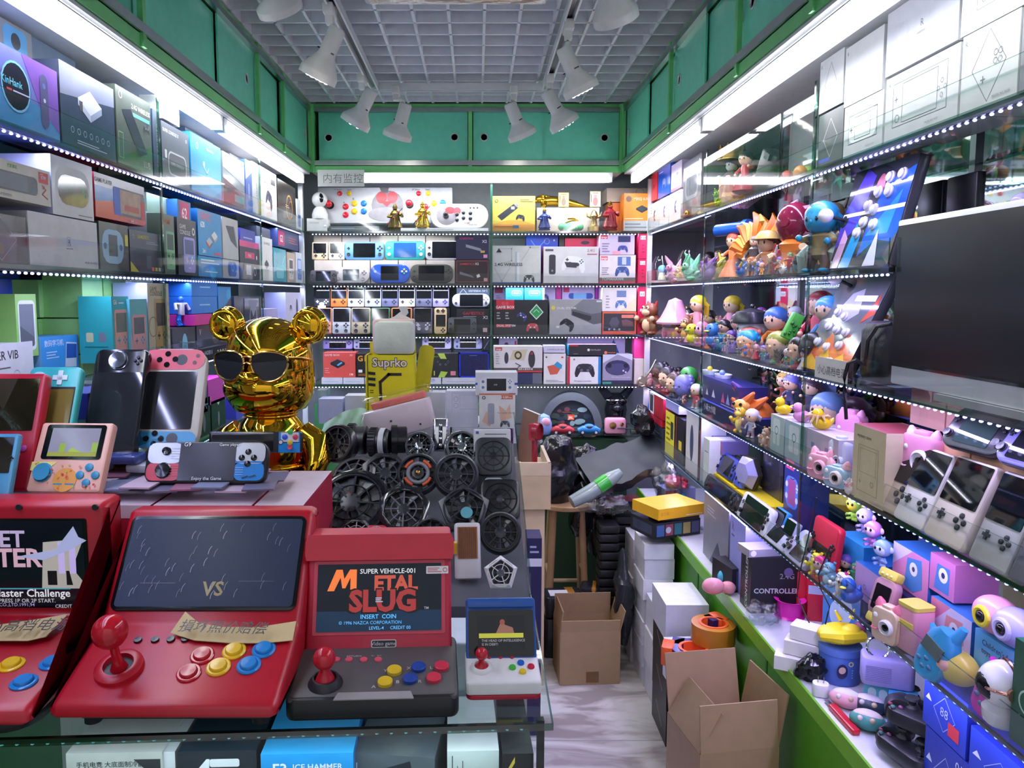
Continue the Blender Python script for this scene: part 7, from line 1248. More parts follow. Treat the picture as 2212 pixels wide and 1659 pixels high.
# ------------------------------------------------------------------ right wall, second shelf
z =ZS[1]
for i,px in enumerate((1430,1488)):
    p=pos(px,z,.055);g=thing('bell_jar',['clear domed jar with pastel toys at the far end of the second right shelf','clear domed jar with pink toys nearer the first divider'][i],'jar',p);m=M();m.lathe([(.045,.0),(.045,.09),(.03,.12),(.001,.13)],'acrylic',24);m.build('dome',g);m=M();m.cyl((0,0,0),.048,.01,'c8c0c8/r.3');m.build('base',g)
    m=M();m.ball((0,0,.06),.02,['70b8d8','d8a0b8'][i]);m.lathe([(.02,.012),(.014,.045),(.005,.06)],['d8d4b0','e8b8c8'][i],10);tag(m.build('pastel_toy',loc=(p[0],p[1],p[2]+.001)),['pastel toy with a blue ball inside the far domed jar','pink toy inside the near domed jar'][i],'toy')
fig('pink fluffy toy animal at the far end of the second right shelf',1455,545,z,.04,('e0a0b8','f0c8d4','d880a0'),'lump')
fig('yellow and orange shell-backed toy creature',1468,545,z,.02,('e8b048','e8d878','c87830'),'beast',w=.8,h=.07)
fig('mint green leafy toy creature',1492,537,z,.03,('68b890','88d0a8','88c8a0'),'lump',w=1.1)
fig('purple spiky toy creature on the second right shelf',1530,546,z,.03,('8858a8','a070c0','a868c0'),'lump',w=1.1)
fig('small yellow toy creature behind the purple spiky one',1552,540,z,.08,('e0c038','f0d858','e8c850'),'lump')
def tophat(g,h,q):m=M();m.cyl((-.06,-.01,h*1.02),.022,.10,'2058c8/r.3',rot(0,0,0)@xf((0,0,0),ry=0));m=M();m.tube([(-.075,0,h*1.04),(.06,0,h*1.06)],.020,'2058c8/r.3',n=16);m.tube([(.045,0,h*1.06),(.062,0,h*1.06)],.025,'2864d0/r.3',n=16);m.build('hat',g)
fig('red-haired toy figure in an orange and green robe under a long blue tube hat',1583,500,z,.05,('e07840','d85838','5a9060'),'doll',extra=tophat)
def flames(g,h,q):
    m=M()
    for k in range(16):a=PI*(k/15);r_=.085+.012*(k % 3);m.tube([(.05*math.cos(a),.02,h*.55+.05*math.sin(a)),(r_*math.cos(a),.025,h*.6+r_*math.sin(a)*1.0),((r_+.018)*math.cos(a+.12),.02,h*.62+(r_+.02)*math.sin(a+.1))],[.022,.016,.003],['f08830/r.35','f8a040/r.35','e87020/r.35'][k % 3],n=6)
    m.build('flame_ring',g)
fig('grey-haired toy warrior in front of a ring of orange flames',1628,505,z,.06,('504848','8a8890','7a6a58'),'tall',extra=flames)
fig('brown-hatted toy figure with bushy hair and bare arms',1655,485,z,.04,('c88860','5a4438','34506a'),'chibi',extra=cap_('c8a868/r.4'))
fig('small figure with orange and dark blue clothes below the flames',1622,548,z,.01,('3c4c74','d87838','c87840'),'chibi')
fig('red and silver winged toy figure',1683,515,z,.03,('b82840','c8c8d0','8a2030'),'lump',w=.9)
m =M()
for k in range(7):m.lathe([(.055-.006*k,-.03+.004*k),(.058-.006*k,-.018-.002*k),(.05-.006*k,-.008+.002*k)],['6a1830/r.15','8a2040/r.12'][k % 2],26,xf((0,-.006*k,0),rx=80))
m.ball((0,.01,0),(.06,.045,.062),'701c34/r.12',n=24,m=16)
for k in range(8):a=k*.8;m.tube([(.05*math.cos(a),0,.05*math.sin(a)),(.068*math.cos(a),.02,.068*math.sin(a))],[.012,.003],'d0a0b0/r.3',n=6)
p =pos(1712,z+.10,.05);g=thing('toy_figure','toy figure carrying a huge dark red ridged shell overhead','toy figure',(p[0],p[1],z),-60);m2=M();m2.v=[Vector((v.x,v.y,v.z+.155)) for v in m.v];m2.f,m2.mi,m2.ms=m.f,m.mi,m.ms;m2.build('shell',g)
m =M();m.lathe([(.03,0),(.045,.02),(.03,.06),(.04,.09),(.02,.105)],'d87830/r.4',14);m.tube([(.03,0,.07),(.06,-.03,.08)],.012,'e8c090');m.tube([(-.03,0,.07),(-.06,-.03,.05)],.012,'e8c090');m.build('body',g)
fig('toy figure with a big round teal-blue head and pink nose right of the divider',1768,412,z,.03,('8a7a50','3090b8','5a4a40'),'chibi',sk='3090b8/r.35',w=1.1)
fig('brown furry toy with dark round eyes behind the teal head',1800,408,z,.14,('7a5a48','94705a','5a4438'),'beast',w=.8)
m =M()
for k,(a,b,c_) in enumerate(((0,0,.05),(.035,.01,.07),(-.03,0,.04),(.06,.01,.045))):m.tube([(a,b,0),(a+.005,b-.01,c_),(a+.02,b,c_+.02)],[.013,.014,.012],'b8ccc4/r.3',n=10)
tag(m.build('pale_shoe_toys',loc=pos(1755,z,.03),rz=-70),'cluster of pale green-white rounded toy limbs at the second shelf divider','toy')
fig('small orange and pink toy figure low on the second right shelf',1645,565,z,.0,('e8a050','e8a0a0','f0c070'),'chibi',h=.04)
fig('tiny white toy animal low on the second right shelf',1690,565,z,.0,('e0dcd8','f4f0ec','c8c0c0'),'lump',h=.035)
# arcade controller panels
def rpanel(label,p0,p1,zb,zt_,Xb,Xt,spec,sticks,buttons,ry=0,col='3c3c44/r.2'):
    y1,y0=yx(p0,(Xb+Xt)/2,(zb+zt_)/2),yx(p1,(Xb+Xt)/2,(zb+zt_)/2);w=y1-y0;L=math.hypot(zt_-zb,Xt-Xb);lean=math.degrees(math.atan2(Xt-Xb,zt_-zb))
    g=thing('arcade_board',label,'arcade controller',(Xb,(y0+y1)/2,zb),-90,None);F_=rot(-lean)@xf((0,0,L/2),rx=90)@rot(0,0,ry)
    m=M();m.rp(w,L,-.022,.0,.004,col,F_,bev=.002);m.build('case',g);m=M();m.rp(w*.985,L*.985,0,.0015,.004,'5a5c64/r.1',F_);art(m,spec,w,L,F_@xf((-w/2,-L/2,.0016)));m.build('panel',g,smooth=0)
    for u,v,q in buttons:m=M();m.lathe([(q,0),(q,.003),(q*.85,.0045),(q*.78,.0045),(q*.76,.008),(q*.6,.0095),(.0001,.01)],'e4e4ec/r.25',18,F_@xf(((u-.5)*w,(v-.5)*L,.0016)),cap=(1,0));m.build('button',g)
    for u,v in sticks:m=M();X=F_@xf(((u-.5)*w,(v-.5)*L,0));m.lathe([(.018,0),(.018,.002),(.004,.003),(.004,.035)],'20202a',16,X);m.ball((0,0,.047),.0165,'e8e6ee/r.15',X,n=22,m=14);m.build('joystick',g)
    return g
rpanel('patterned blue arcade board with white buttons standing on the second right shelf',1822,1955,z+.006,z+.225,XR+.03,XR+.085,
    [('r',0,0,1,1,'34343e/r.08'),('p',[(.0,.55),(.22,1),(.4,.9),(.3,.4),(0,.2)],'5a48c0/r.1'),('p',[(.45,.1),(.7,.25),(1,.2),(1,.9),(.6,.8),(.5,.5)],'2864c8/r.1'),('p',[(.5,.3),(.9,.7),(.85,.3)],'38a0e8/r.1'),('p',[(.18,.0),(.3,.45),(.42,.3),(.36,0)],'38a8f0/r.1'),('p',[(.02,0),(.1,.4),(.2,.3),(.16,0)],'e0b0d8/r.1'),('r',0,.52,1,.56,'f0f0fa/e.3'),('O',.52,.78,.12,'a83848',.08),('p',[(.6,0),(.7,.35),(.8,0)],'d8d8e8'),('p',[(.88,.08),(1,.3),(1,0)],'48402c')],
    [(.04,.50)],[(.42,.60,.013),(.53,.72,.013),(.66,.84,.013),(.42,.44,.013),(.54,.55,.013),(.70,.70,.013),(.84,.84,.013),(.36,.34,.013),(.60,.40,.013)])
z3 =ZS[2]
rpanel('leaning flame-patterned arcade board with white buttons behind the small sign',1775,1880,z3+.008,z3+.232,XR+.010,XR+.115,
    [('r',0,0,1,1,'6a6c72/r.08'),('p',[(0,0),(.1,.3),(.25,.2),(.4,.42),(.55,.25),(.75,.4),(.9,.2),(1,.3),(1,0)],'d86030/r.1'),('p',[(0,0),(.15,.16),(.3,.1),(.45,.25),(.6,.1),(.8,.2),(1,0)],'f0b838/r.1'),('p',[(.2,.55),(.4,.8),(.6,.85),(.7,.6),(.5,.5)],'b8bac4/r.1'),('p',[(.8,.5),(.95,.8),(1,.6)],'d85840/r.1'),('r',.5,.72,.9,.78,'e8e8ee')],
    [(.28,.88)],[(.3,.60,.0115),(.48,.56,.0115),(.25,.45,.0115),(.45,.42,.0115),(.66,.40,.0115),(.18,.28,.0115),(.42,.24,.0115),(.66,.27,.0115),(.62,.10,.0115)])
for i,(a,b,X_) in enumerate(((1978,2030,XR+.16),(2040,2105,XR+.16))):
    y1,y0=yx(a,X_,z+.1),yx(b,X_,z+.1);m=M();m.box((0,0,.09),(y1-y0,.018,.18),'1c1d20/r.35',bev=.003);o=m.build('black_tablet',loc=(X_+.01,(y0+y1)/2,z+.001),rz=-90);tag(o,['left black tablet standing behind the monitor','right black tablet standing behind the monitor'][i],'tablet')
m =M();X_=XR+.075;y1,y0=yx(2125,X_,z+.08),yx(2290,X_,z+.08);w=y1-y0;m.rp(w,.17,0,.02,.08,'e4e4ec/r.3',xf((0,0,.085),rx=90),bev=.003)
art(m,boxer+[('p',[(.1,.2),(.6,.1),(.8,.5),(.5,.5)],'5a5058')],w,.17,xf((-w/2,-.0202,0),rx=90));m.ball((-w*.40,-.05,.10),.016,'c8c8d4/r.1',n=20,m=12);m.tube([(-w*.25,-.02,.09),(-w*.40,-.045,.10)],.010,'1a1a20');o=m.build('oval_arcade_board',smooth=40,loc=(XR+.145+.03,(y0+y1)/2,z+.001),rz=-90);tag(o,'oval white arcade board with a red glove print at the right frame edge','arcade controller')
# big monitor with silver frame
z3 =ZS[2];MX=XR+.012
ya,yb2=yx(1925,MX,1.45),.86;w=ya-yb2;zb,zt_=z3+.014,zx(1940,476,MX);h=zt_-zb
g =thing('monitor','large dark monitor with a silver frame standing on the right shelf','monitor',(MX+.02,(ya+yb2)/2,zb-.012),-90);m=M()
m.box((0,0,h/2+.012),(w,.035,h),'eceef0/r.25',bev=.004);m.build('frame',g);m=M();m.box((0,-.0185,h/2+.024),(w-.014,.003,h-.046),'0f1014/r.18');m.build('screen',g,smooth=0)
m =M();m.box((0,.01,.006),(w*.5,.07,.012),'b8babc/r.3');m.build('foot',g)
X_ =XR-.004;m=M();y1,y0=yx(1762,X_,z3+.02),yx(1832,X_,z3+.02);w=y1-y0;m.box((0,0,.024),(w,.0012,.048),'dcd8d2/r.7');art(m,[('t',.08,.25,.36,'小心高档电源','2c2a30',.0)],w,.048,xf((-w/2,-.0006,0),rx=90));tag(m.build('paper_note',smooth=0,loc=(X_-.001,(y0+y1)/2,z3-.004),rz=-90),'white handwritten sign stuck to the shelf edge before the flame board','note')
p =pos(1890,z3,.05);m=M();m.rp(.12,.10,0,.13,.03,'17171b/r.4/b.6',bev=.02);o=m.build('black_bag',loc=(p[0]+.03,p[1]-.02,p[2]));tag(o,'black cloth bag between the flame board and the monitor','bag')
m =M();q=[hit(*a,(XR+b,0,0),(1,0,0)) for a,b in (((1925,700),.02),((1895,705),.01),((1875,735),.01),((1868,790),.01),((1850,778),-.006),((1832,785),-.012),((1824,815),-.012),((1826,870),-.010),((1828,905),-.004))]
qq =[]
for i in range(len(q)-1):
    for s_ in (0,.5):qq.append(q[i].lerp(q[i+1],s_))
qq.append(q[-1]);m.tube(qq,.0038,'141418/r.4');tag(m.build('black_cable'),'black cable looping over the shelf edge beside the monitor','cable')

for i,pp in enumerate((((1764,1075),(1752,1135),(1728,1235),(1722,1290),(1748,1345)),((1795,1178),(1768,1240),(1772,1270),(1792,1310),(1783,1348)))):
    m=M();q=[hit(*a,(XR-.008,0,0),(1,0,0)) for a in pp];q=[q[j].lerp(q[j+1],s_) for j in range(len(q)-1) for s_ in (0,.33,.66)]+[q[-1]];m.tube(q,.0016,'121216/r.4');tag(m.build('thin_cable'),['thin black cable hanging in front of the red handheld','thin black cable hanging near the blue picture box'][i],'cable')
m =M();q=hit(1385,828,(0,3.50,0),(0,1,0));m.tube([(0,0,0),(.035,0,.05),(.06,0,.10)],.004,'b0a498/r.2/m1');m.torus((0,0,0),.018,.006,'b8aa98/r.25/m.8',xf((-.004,0,-.004),rx=90),n=22);m.box((0,.0,.008),(.03,.016,.03),'a89c8c/r.3/m.6',rot(0,25,0));tag(m.build('metal_phone_holder',loc=(XR-.03,3.50,ZS[3]+.025)),'small metallic phone holder hooked at the right corner shelf edge','holder')
# ------------------------------------------------------------------ right wall, third shelf
z =ZS[2]
A =[('brown ape-like toy with a red tuft and raised thumbs at the corner',1408,640,.0,('8a5034','e8c098','c83028'),'beast',1.0),('yellow toy creature with green brows beside the brown ape',1400,690,-.0,('e8c848','f0dc88','50a040'),'lump',.8),
 ('blonde doll in a pink gown, far one',1505,622,.04,('e898a8','e8c030','e8a0b0'),'doll',.9),('blonde doll in a pink gown seen behind, near the divider',1578,622,.12,('d890a8','d8b030','e8a0b0'),'doll',.9),
 ('small brown and yellow monkey toy under the pink cone',1485,675,.01,('7a4a2c','d8b060','c8a040'),'beast',.9),('yellow and green toy bird beside the divider',1500,692,.0,('d8d030','60a838','60a838'),'duck',1),('pink round-nosed toy beside the yellow and green bird',1516,682,.02,('f088a0','f4b0c0','f8d0d8'),'monkey',1),
 ('blue toy bird right of the divider on the third shelf',1545,690,.02,('3878c0','90b8e0','e8c040'),'duck',1),('yellow and black haired small doll',1562,680,.05,('e8c840','18181c','d8d8d8'),'chibi',.9),('small doll with a black bow and violet coat',1595,672,.05,('5a4470','1c1820','4a3c60'),'chibi',.9),
 ('teal whale-like toy wearing a blue cap',1555,712,.0,('3890a8','2858a8','88c0d0'),'lump',.8),('violet helmeted white toy',1578,712,.02,('d8d8e0','6848a0','8868b8'),'chibi',.9),
 ('blue-haired muscular toy in an orange suit',1672,645,.07,('e08830','3868b0','3050a0'),'chibi',1),('silver-haired toy fighter behind the orange suited one',1712,645,.11,('c88838','a8b0c0','303c70'),'tall',.9),('violet-haired toy fighter at the back',1640,650,.13,('a84880','9048a0','5060a0'),'tall',.9),
 ('blue-haired doll in a white and blue frilled dress',1782,615,.06,('6aa0d8','3c88c8','e8e8f4'),'doll',1.0),('red-haired doll in a white frilled dress behind the blue-haired one',1765,625,.12,('c84058','902030','f0e8ec'),'doll',1.0)]
for lb,px,pt,ins,c,kd,w in A:fig(lb,px,pt,z,ins+.02,c,kd,w=w)
p =pos(1457,z,.045);m=M();m.lathe([(.075,.062),(.078,.07),(.06,.09),(.04,.13),(.028,.16),(.001,.172)],'f0a8c8/r.3',26,xf((0,0,0)));g=thing('toy_house','big pink cone-roofed toy on a pink car-shaped base','toy',p,-60);m.build('cone_roof',g)
m =M();m.rp(.10,.07,0,.05,.018,'d898a0/r.35',bev=.01);m.build('base',g);m=M();m.rp(.03,.02,.05,.064,.004,'e8d8b0/r.4');m.box((-.02,-.036,.02),(.02,.004,.02),'c85898');m.box((.03,-.036,.02),(.015,.004,.02),'e8c840');m.build('window_block',g)
def bowl(c,k=1):
    def f(g,h,q):m=M();hr=h*.40;hz=h*.56;m.lathe([(hr*1.0,hz+hr*.25),(hr*1.02,hz+hr*.35),(hr*.8,hz+hr*.85),(.001,hz+hr*1.08)],c,24);m.ball((0,0,hz+hr*1.15),hr*.12,c);m.build('cap',g)
    return f
for lb,px,pt,ins,c,sk,ex,w in (('white toy head under a black bowl-shaped cap',1622,650,.04,('e8e8ec','e8e8ec','7090c0'),'e8e8ec/r.3',bowl('26262e/r.3'),1),('toy head with big salmon hair behind the bright blue hair',1616,690,.02,('e08878','e89080','e0a080'),SK,None,1),('toy head with bright blue swept hair at the shelf edge',1612,700,-.0,('e8b898','1f90c8','d89878'),SK,None,1.25),
   ('toy head with olive hair, blue goggles and black curls',1678,700,.0,('2a2a2c','98a048','50a060'),SK,None,1.1),('toy head with a big black curly hairdo near the divider',1752,700,.02,('20201f','141416','303030'),'1c1a1c',None,1.1),('toy girl head with black hair and a pink bun',1722,712,.0,('e8d8c8','18161a','d85870'),SK,None,.9)):
    fig(lb,px,pt,z,ins+.02,c,'bust',extra=ex,sk=sk,w=w)
m =M();p=pos(1690,z,.02);m.rp(.032,.022,0,.07,.004,'50b040/r.4',rot(0,25,0),bev=.002)
for k in range(12):m.ball((R.uniform(-.014,.014),-.012,R.uniform(.008,.06)),.004,'2a7020',rot(0,25,0))
tag(m.build('green_block_toy',loc=(p[0],p[1]-.02,p[2]+.07)),'green perforated block-shaped toy leaning among the heads','toy')
# ------------------------------------------------------------------ right wall, fourth shelf
z =ZS[3]
for lb,px,pt,ins,c,sk,w in (('dark-skinned toy head with black curls at the far end of the fourth right shelf',1425,775,.02,('703028','16141a','a02c38'),'5a3830',1),('toy head with long dark brown hair',1440,780,.01,('a03838','2c2228','b04040'),SK,1),('toy head with parted brown hair',1455,792,.0,('b87858','4a3430','3c3c50'),SK,1),('large violet bald toy head',1474,796,.0,('5058a0','7a7cc4','303870'),'8080cc/r.35',1)):
    fig(lb,px,pt,z,ins+.02,c,'bust',sk=sk,w=w)
for lb,px,pt,ins,c,kd,w in (('pink big-eyed toy creature at the corner of the fourth right shelf',1405,800,.0,('f0909c','f8c0c8','e87080'),'beast',.9),('green-topped toy bird behind the heads',1498,780,.06,('3a9840','70c050','e89030'),'duck',1),('orange and brown small toy with a white snout',1478,850,-.01,('b85838','e8d8c8','c06840'),'beast',.8),('red and white toy figure in a pale cap before the divider',1502,820,.0,('c83848','e8e4e0','d0a890'),'chibi',.9),
   ('orange and purple horned sea-creature toy on the blue boxes',1628,802,.05,('e87830','6a4898','f0a850'),'lump',1.4),('small yellow toy creature beside the blue boxes',1602,862,.0,('e8c028','f0d860','e8c028'),'beast',.8),('small silver-white robot-like toy',1622,872,.0,('c8c4cc','e0d8dc','b890a0'),'chibi',.8),('small tan toy dog in the open box',1655,915,-.005,('c09878','e0c0a0','c8a040'),'beast',.8),
   ('violet-haired chibi figure behind the yellow duck',1706,806,.075,('404468','7070d0','505078'),'chibi',.9),('golden-haired chibi figure behind the violet-haired one',1692,800,.085,('8a4838','c8a048','704030'),'chibi',.9),('brown-haired chibi figure by the divider',1748,812,.08,('3c4058','4a3440','484868'),'chibi',.9),('grey-blue haired chibi figure behind the straw-bowed duck',1780,822,.075,('505878','6a88b8','40486a'),'chibi',.9),
   ('maroon and violet small figures cluster, left, below the monitor',1812,830,.16,('703858','583870','8a3848'),'chibi',.8),('maroon small figure below the monitor edge',1838,835,.16,('902c40','50283c','7a2838'),'chibi',.8)):
    fig(lb,px,pt,z,ins+.02,c,kd,w=w,zo=.099 if 1690 < px < 1780 and ins > .04 else 0)
Rb('navy box printed with small pink and white dolls',z+.052,1517,1596,838,'2c2c6c/r.3',[('r',0,.82,1,1,'3c3c88'),('p',[(.1,.2),(.14,.5),(.18,.2)],'e8e0f0'),('p',[(.28,.2),(.33,.55),(.38,.2)],'e8e0f0')]+[('p',[(a,.15),(a+.05,.6),(a+.1,.15)],c) for a,c in ((.55,'d85888'),(.68,'a8a0d8'),(.82,'d87898'))]+[('L',.55,.04,.95,.1,1,'e8e0f0')],ins=.025,d=.09,name='toy_box')
Rb('dark navy box with white handwriting-like title under the doll box',z,1515,1612,0,'1c2450/r.3',[('t',.05,.4,.4,'小萌大作戰','e0dcec',.02),('L',.7,.3,.95,.5,1,'a0a0c8')],ins=.012,h=.050,d=.12,name='toy_box',top='20308c')
Rb('orange tray lying on the navy doll box',z+.115,1530,1590,0,'f08838/r.4',ins=.04,h=.006,d=.07,name='toy_tray',cat='tray')
for i,px in enumerate((1535,1562)):
    p=pos(px,z+.122,.07);m=M();m.lathe([(.018,0),(.026,.008),(.028,.022),(.025,.022),(.022,.010),(.001,.008)],'e8ecf4/r.25',18,xf(sc=(1,1.6,1)));m.ball((0,.01,.026),.010,['e8c840','88a8e0'][i]);tag(m.build('toy_bathtub',loc=p),['white toy bathtub with a yellow ball, far one','white toy bathtub with a blue ball, near one'][i],'toy')
gd ='pale teal boxes with an ornament print under the ducks'
for i,(a,b,cc) in enumerate(((1663,1692,'b8ccc8'),(1694,1738,'a8c8c8'),(1740,1808,'c4bcc8'))):
    Rb('pale teal patterned box under the ducks, '+['farthest','middle','nearest, lilac sided'][i],z,a,b,0,cc+'/r.35',[('R',.2,.2,.7,.92,'e0ece8',.08),('n',.45,.6,.12,'3a5060',.025),('l',[(.45,.5),(.45,.2)],'3a5060',.02)] if i < 2 else [('L',.15,.2,.3,.8,2,'8088a8'),('L',.6,.2,.75,.8,2,'8088a8'),('p',[(0,0),(.3,0),(0,.4)],'90b8c0')],ins=.012,h=.098,d=.12,group=gd,name='toy_box',side='c8c4d4',top='dcd4e0')
for i,(px,c,c2,lb) in enumerate(((1692,'f0d020','f08020','yellow rubber duck on the pale teal boxes'),(1732,'f0a0d0','e868a8','pink rubber duck on the pale teal boxes'),(1775,'e8c828','e87820','yellow rubber duck wearing a straw bow'))):
    g=fig(lb,px,0,z+.0985,.035,(c+'/r.2',c,c2+'/r.3'),'duck',h=.047+.002*i,rz=-120,name='rubber_duck',cat='rubber duck')
    if i == 2:
        m=M()
        for k in range(10):a=k*.65;m.tube([(0,0,.03),(.02*math.cos(a),.02*math.sin(a)-.008,.034),(.030*math.cos(a),.03*math.sin(a)-.01,.014+.01*(k % 3))],[.003,.004,.001],'c8a878/r.6',n=5)
        m.build('straw_bow',g)
p =pos(1640,z,.0);m=M()
for c_,sz in (((0,-.03,.012),(.13,.002,.024)),((0,.03,.012),(.13,.002,.024)),((-.065,0,.012),(.002,.06,.024)),((.065,0,.012),(.002,.06,.024)),((0,0,.001),(.13,.06,.002))):m.box(c_,sz,'b8a088/r.5')
tag(m.build('open_tray',smooth=0,loc=(p[0]+.045,p[1]-.02,z+.001),rz=-90),'shallow beige open box with small toys on the fourth right shelf','box')
# kids cameras
def kcam(label,px,pt,z,ins,col,lens='f0f0f4',acc=None,w=.075,rz=-70,ears=True,h=None,zo=0,group='kids cameras on the right shelves'):
    p=pos(px,z+zo,ins);h=h or zx(px,pt,p[0])-p[2];c=col+'/r.3';a=(acc or col)+'/r.3';g=thing('toy_camera',label,'toy camera',p,rz,group)
    m=M();m.rp(w,h*.78,-.018,.018,.016,c,xf((0,0,h*.39),rx=90),bev=.008);m.rp(w*.4,.022,h*.72,h*.84,.006,c,bev=.003);m.build('body',g)
    m=M();X=xf((w*.16,-.018,h*.40),rx=90);r_=min(h*.26,w*.26);m.lathe([(r_,0),(r_,.006),(r_*.8,.009),(r_*.7,.004),(.001,.003)],lens+'/r.25',24,X,cap=(1,0));m.lathe([(r_*.42,.003),(r_*.42,.007),(.001,.009)],'111116/r.05',18,X,cap=(0,0));m.build('lens',g)
    if ears:
        for s_ in (-1,1):m=M();m.lathe([(.012,0),(.010,.008),(.003,.018)],a,12,xf((s_*w*.34,0,h*.76),ry=s_*12));m.build('ear',g)
    m=M();m.torus((-w*.28,-.019,h*.3),.007,.002,a,rot(0),n=12,m=5);m.ball((-w*.3,-.018,h*.58),(.006,.003,.006),'f8f8fa/r.2',n=8,m=5);m.build('trim_ring',g)
    return g
kcam('pink one-eyed smiling camera behind the white bear camera',1835,835,z,.10,'e8a0c8',w=.085)
kcam('red cased camera with a tan muzzle behind the puppy camera',1872,875,z,.10,'c03040','e8c8a0','c03040',.06)
kcam('blue cased camera with a brown and white puppy face',1905,872,z,.085,'2848a8','e8e0d8','2a2a30',.075)
kcam('yellow and red cased camera behind the big pink one',1935,880,z,.11,'e8b028','c83038','c83038',.06)
kcam('white round bear-faced camera on the fourth right shelf',1815,905,z,.03,'e4e8f8','f0f4ff',None,.06,ears=False)
kcam('pink cat camera at the shelf edge left of the beige box',1775,955,z,.0,'f0a8b8','f4c0cc',None,.075)
kcam('light blue camera with a cow face at the shelf edge',1810,985,z,.0,'a8cce0','f0e4e0','f0b0b8',.07)
kcam('big pink cat camera with a large white lens before the peach boxes',1990,885,z+.055,.055,'ec9cc0','f0ecf4','f0b8d0',.10,rz=-80)
fig('white and pink pig-faced camera cover at the shelf edge',1835,1000,z,.0,('f0e8e4','f4b8c0','e8a0a8'),'lump',h=.045)
fig('red ribbon toy on the big pink camera',1962,905,z+.055,.09,('c82838','f0f0f0','c82838'),'lump',h=.075)
carton('pink_carton','pale pink carton holding up the big pink camera','box',(XR+.10,yx(1988,XR+.07,z),z+.001),(.09,.05,.052),-90,'e0a8b8/r.4')
Rb('beige box with an outlined upright handheld and maroon top',z,1838,1907,935,'d4c49c/r.4',[('t',.12,.84,.05,'mystery zone','3a3630',.01)]+outl(.18,.12,.80,.74,'a89870',.008)+outl(.24,.38,.74,.70,'a89870',.006)+[('t',.22,.2,.10,'+','a89870',0),('n',.64,.26,.04,'a89870',.01)],ins=.0,d=.10,side='c8b89a',top='7a2434',la=[('L',.1,.1,.3,.7,4,'8a7a60')],name='handheld_box')
gp ='peach cartons stacked behind the upright handhelds'
for i,(a,b,zz,hh,ins,cc) in enumerate(((2000,2085,0,.150,.068,'e8b48c'),(2087,2290,0,.150,.068,'e8b890'),(1965,2040,.153,.075,.12,'dca89c'),(2042,2150,.153,.075,.12,'e0aca0'),(2152,2330,.153,.075,.12,'d8a498'),(1945,1998,0,.11,.09,'e4b49c'))):
    Rb('plain peach carton behind the handhelds, '+['lower left','lower right','upper left','upper middle','upper right','low, beside the big pink camera'][i],z+zz,a,b,0,cc+'/r.45',outl(.3,.15,.5,.8,'c89870',.006),ins=ins,h=hh,d=.12 if ins < .07 else .10,group=gp,name='peach_carton')
def rstand(label,p0,p1,pb,z,ins,hgt,lean=18,tw=None,rz=-90,**k):
    X=XR+ins;y1,y0=yx(p0,X,z),yx(p1,X,z);return handheld(label,(X,(y0+y1)/2,z+.0015),(tw or (y1-y0),hgt,.018),rz=rz,lean=lean,**k)
UP =dict(scr=(.05,.46,.95,.97),dp=(.26,.30,.09),bt=(.74,.30,.10),st=(),r=.08,sc='0b0c10/r.03',bc='2c2c34')
gn ='upright handhelds on the fourth right shelf'
rstand('beige upright handheld with a dark mirrored screen, leftmost of three',1880,1955,0,z,.005,.135,22,group=gn,col='b4a48c/r.35',**UP)
rstand('white upright handheld in the middle of three',1935,1998,0,z,-.0+.002,.145,22,group=gn,col='e0dcd6/r.35',**UP)
rstand('cream upright handheld with a grooved side, rightmost of three',2000,2082,0,z,.0,.150,22,group=gn,col='dccfc0/r.35',**UP)
rstand('clear grey upright handheld near the right frame edge',2098,2180,0,z,.0,.150,20,group=gn,col='a8a8a4/r.2',**UP)
rstand('smoky upright handheld cut by the right frame edge',2184,2290,0,z,.0,.150,20,group=gn,col='6a6a72/r.2',**UP)
rstand('black wide handheld lying back on the peach cartons',2040,2148,0,z+.152,.045,.085,35,rz=-82,col='24252c/r.3',r=.3,group=None,bt=(.90,.62,.05),sc='2c3c38/r.04')
rstand('clear violet wide handheld cut by the right frame edge',2150,2260,0,z+.152,.045,.085,35,rz=-86,col='6a68a0/r.15',r=.3,group=None,bt=(.90,.62,.05))
# ------------------------------------------------------------------ right wall, lowest glass shelf
z =ZS[4];GL='small boxes on the lowest right shelf'
for a in (('red box with a black and white block print at the far corner',.125,1402,1432,862,'b82838',[('r',0,0,.35,1,'e8e4ec'),('r',.05,.1,.3,.9,'34343c')]),('pale blue-violet tilted box lying on the yellow fronted box',.19,1438,1466,868,'a8a8f0',()),('red flat box beneath the block-print box',.092,1402,1430,0,'d02c40',()),('dark box with small print under the block-print box',.0,1403,1433,0,'3c4050',[('L',.1,.3,.8,.7,3,'9098b8')]),
          ('yellow fronted black box with a handheld picture',.0,1436,1476,908,'1e1c1e',[('r',0,0,.5,1,'e8dc38'),('L',.06,.3,.3,.9,5,'8a8020'),('r',.3,.4,.45,.8,'34363c'),('r',.75,.3,.9,.5,'e8c838'),('r',.6,0,.63,1,'b83028')]),('red and white box with a figure print left of the divider',.0,1480,1512,900,'e0dce4',[('r',.85,0,1,1,'c82838'),('O',.4,.5,.3,'404a70',.1)]),
          ('white box right of the far divider',.0,1518,1530,950,'dce0dc',[('L',.2,.7,.8,.75,1,'4080c0')]),('bright yellow flat box, far one',.0,1532,1586,0,'e8d020',outl(.1,.2,.9,.8,'c0a818',.02)),('bright yellow flat box, near one',.0,1588,1640,0,'ecd424',outl(.1,.2,.9,.8,'c0a818',.02))):
    lb,dz,p0,p1,pt,c,fa=a;h={'red flat':.028,'dark box':.088}.get(lb[:8],None);
    if 'yellow flat' in lb:h=.052
    if h is None and pt == 0:h=.08
    Rb(lb,z+dz,p0,p1,pt,c+'/r.3',fa,h=h,d=.09,ins=.03 if 'yellow flat' in lb else .012,group=GL)
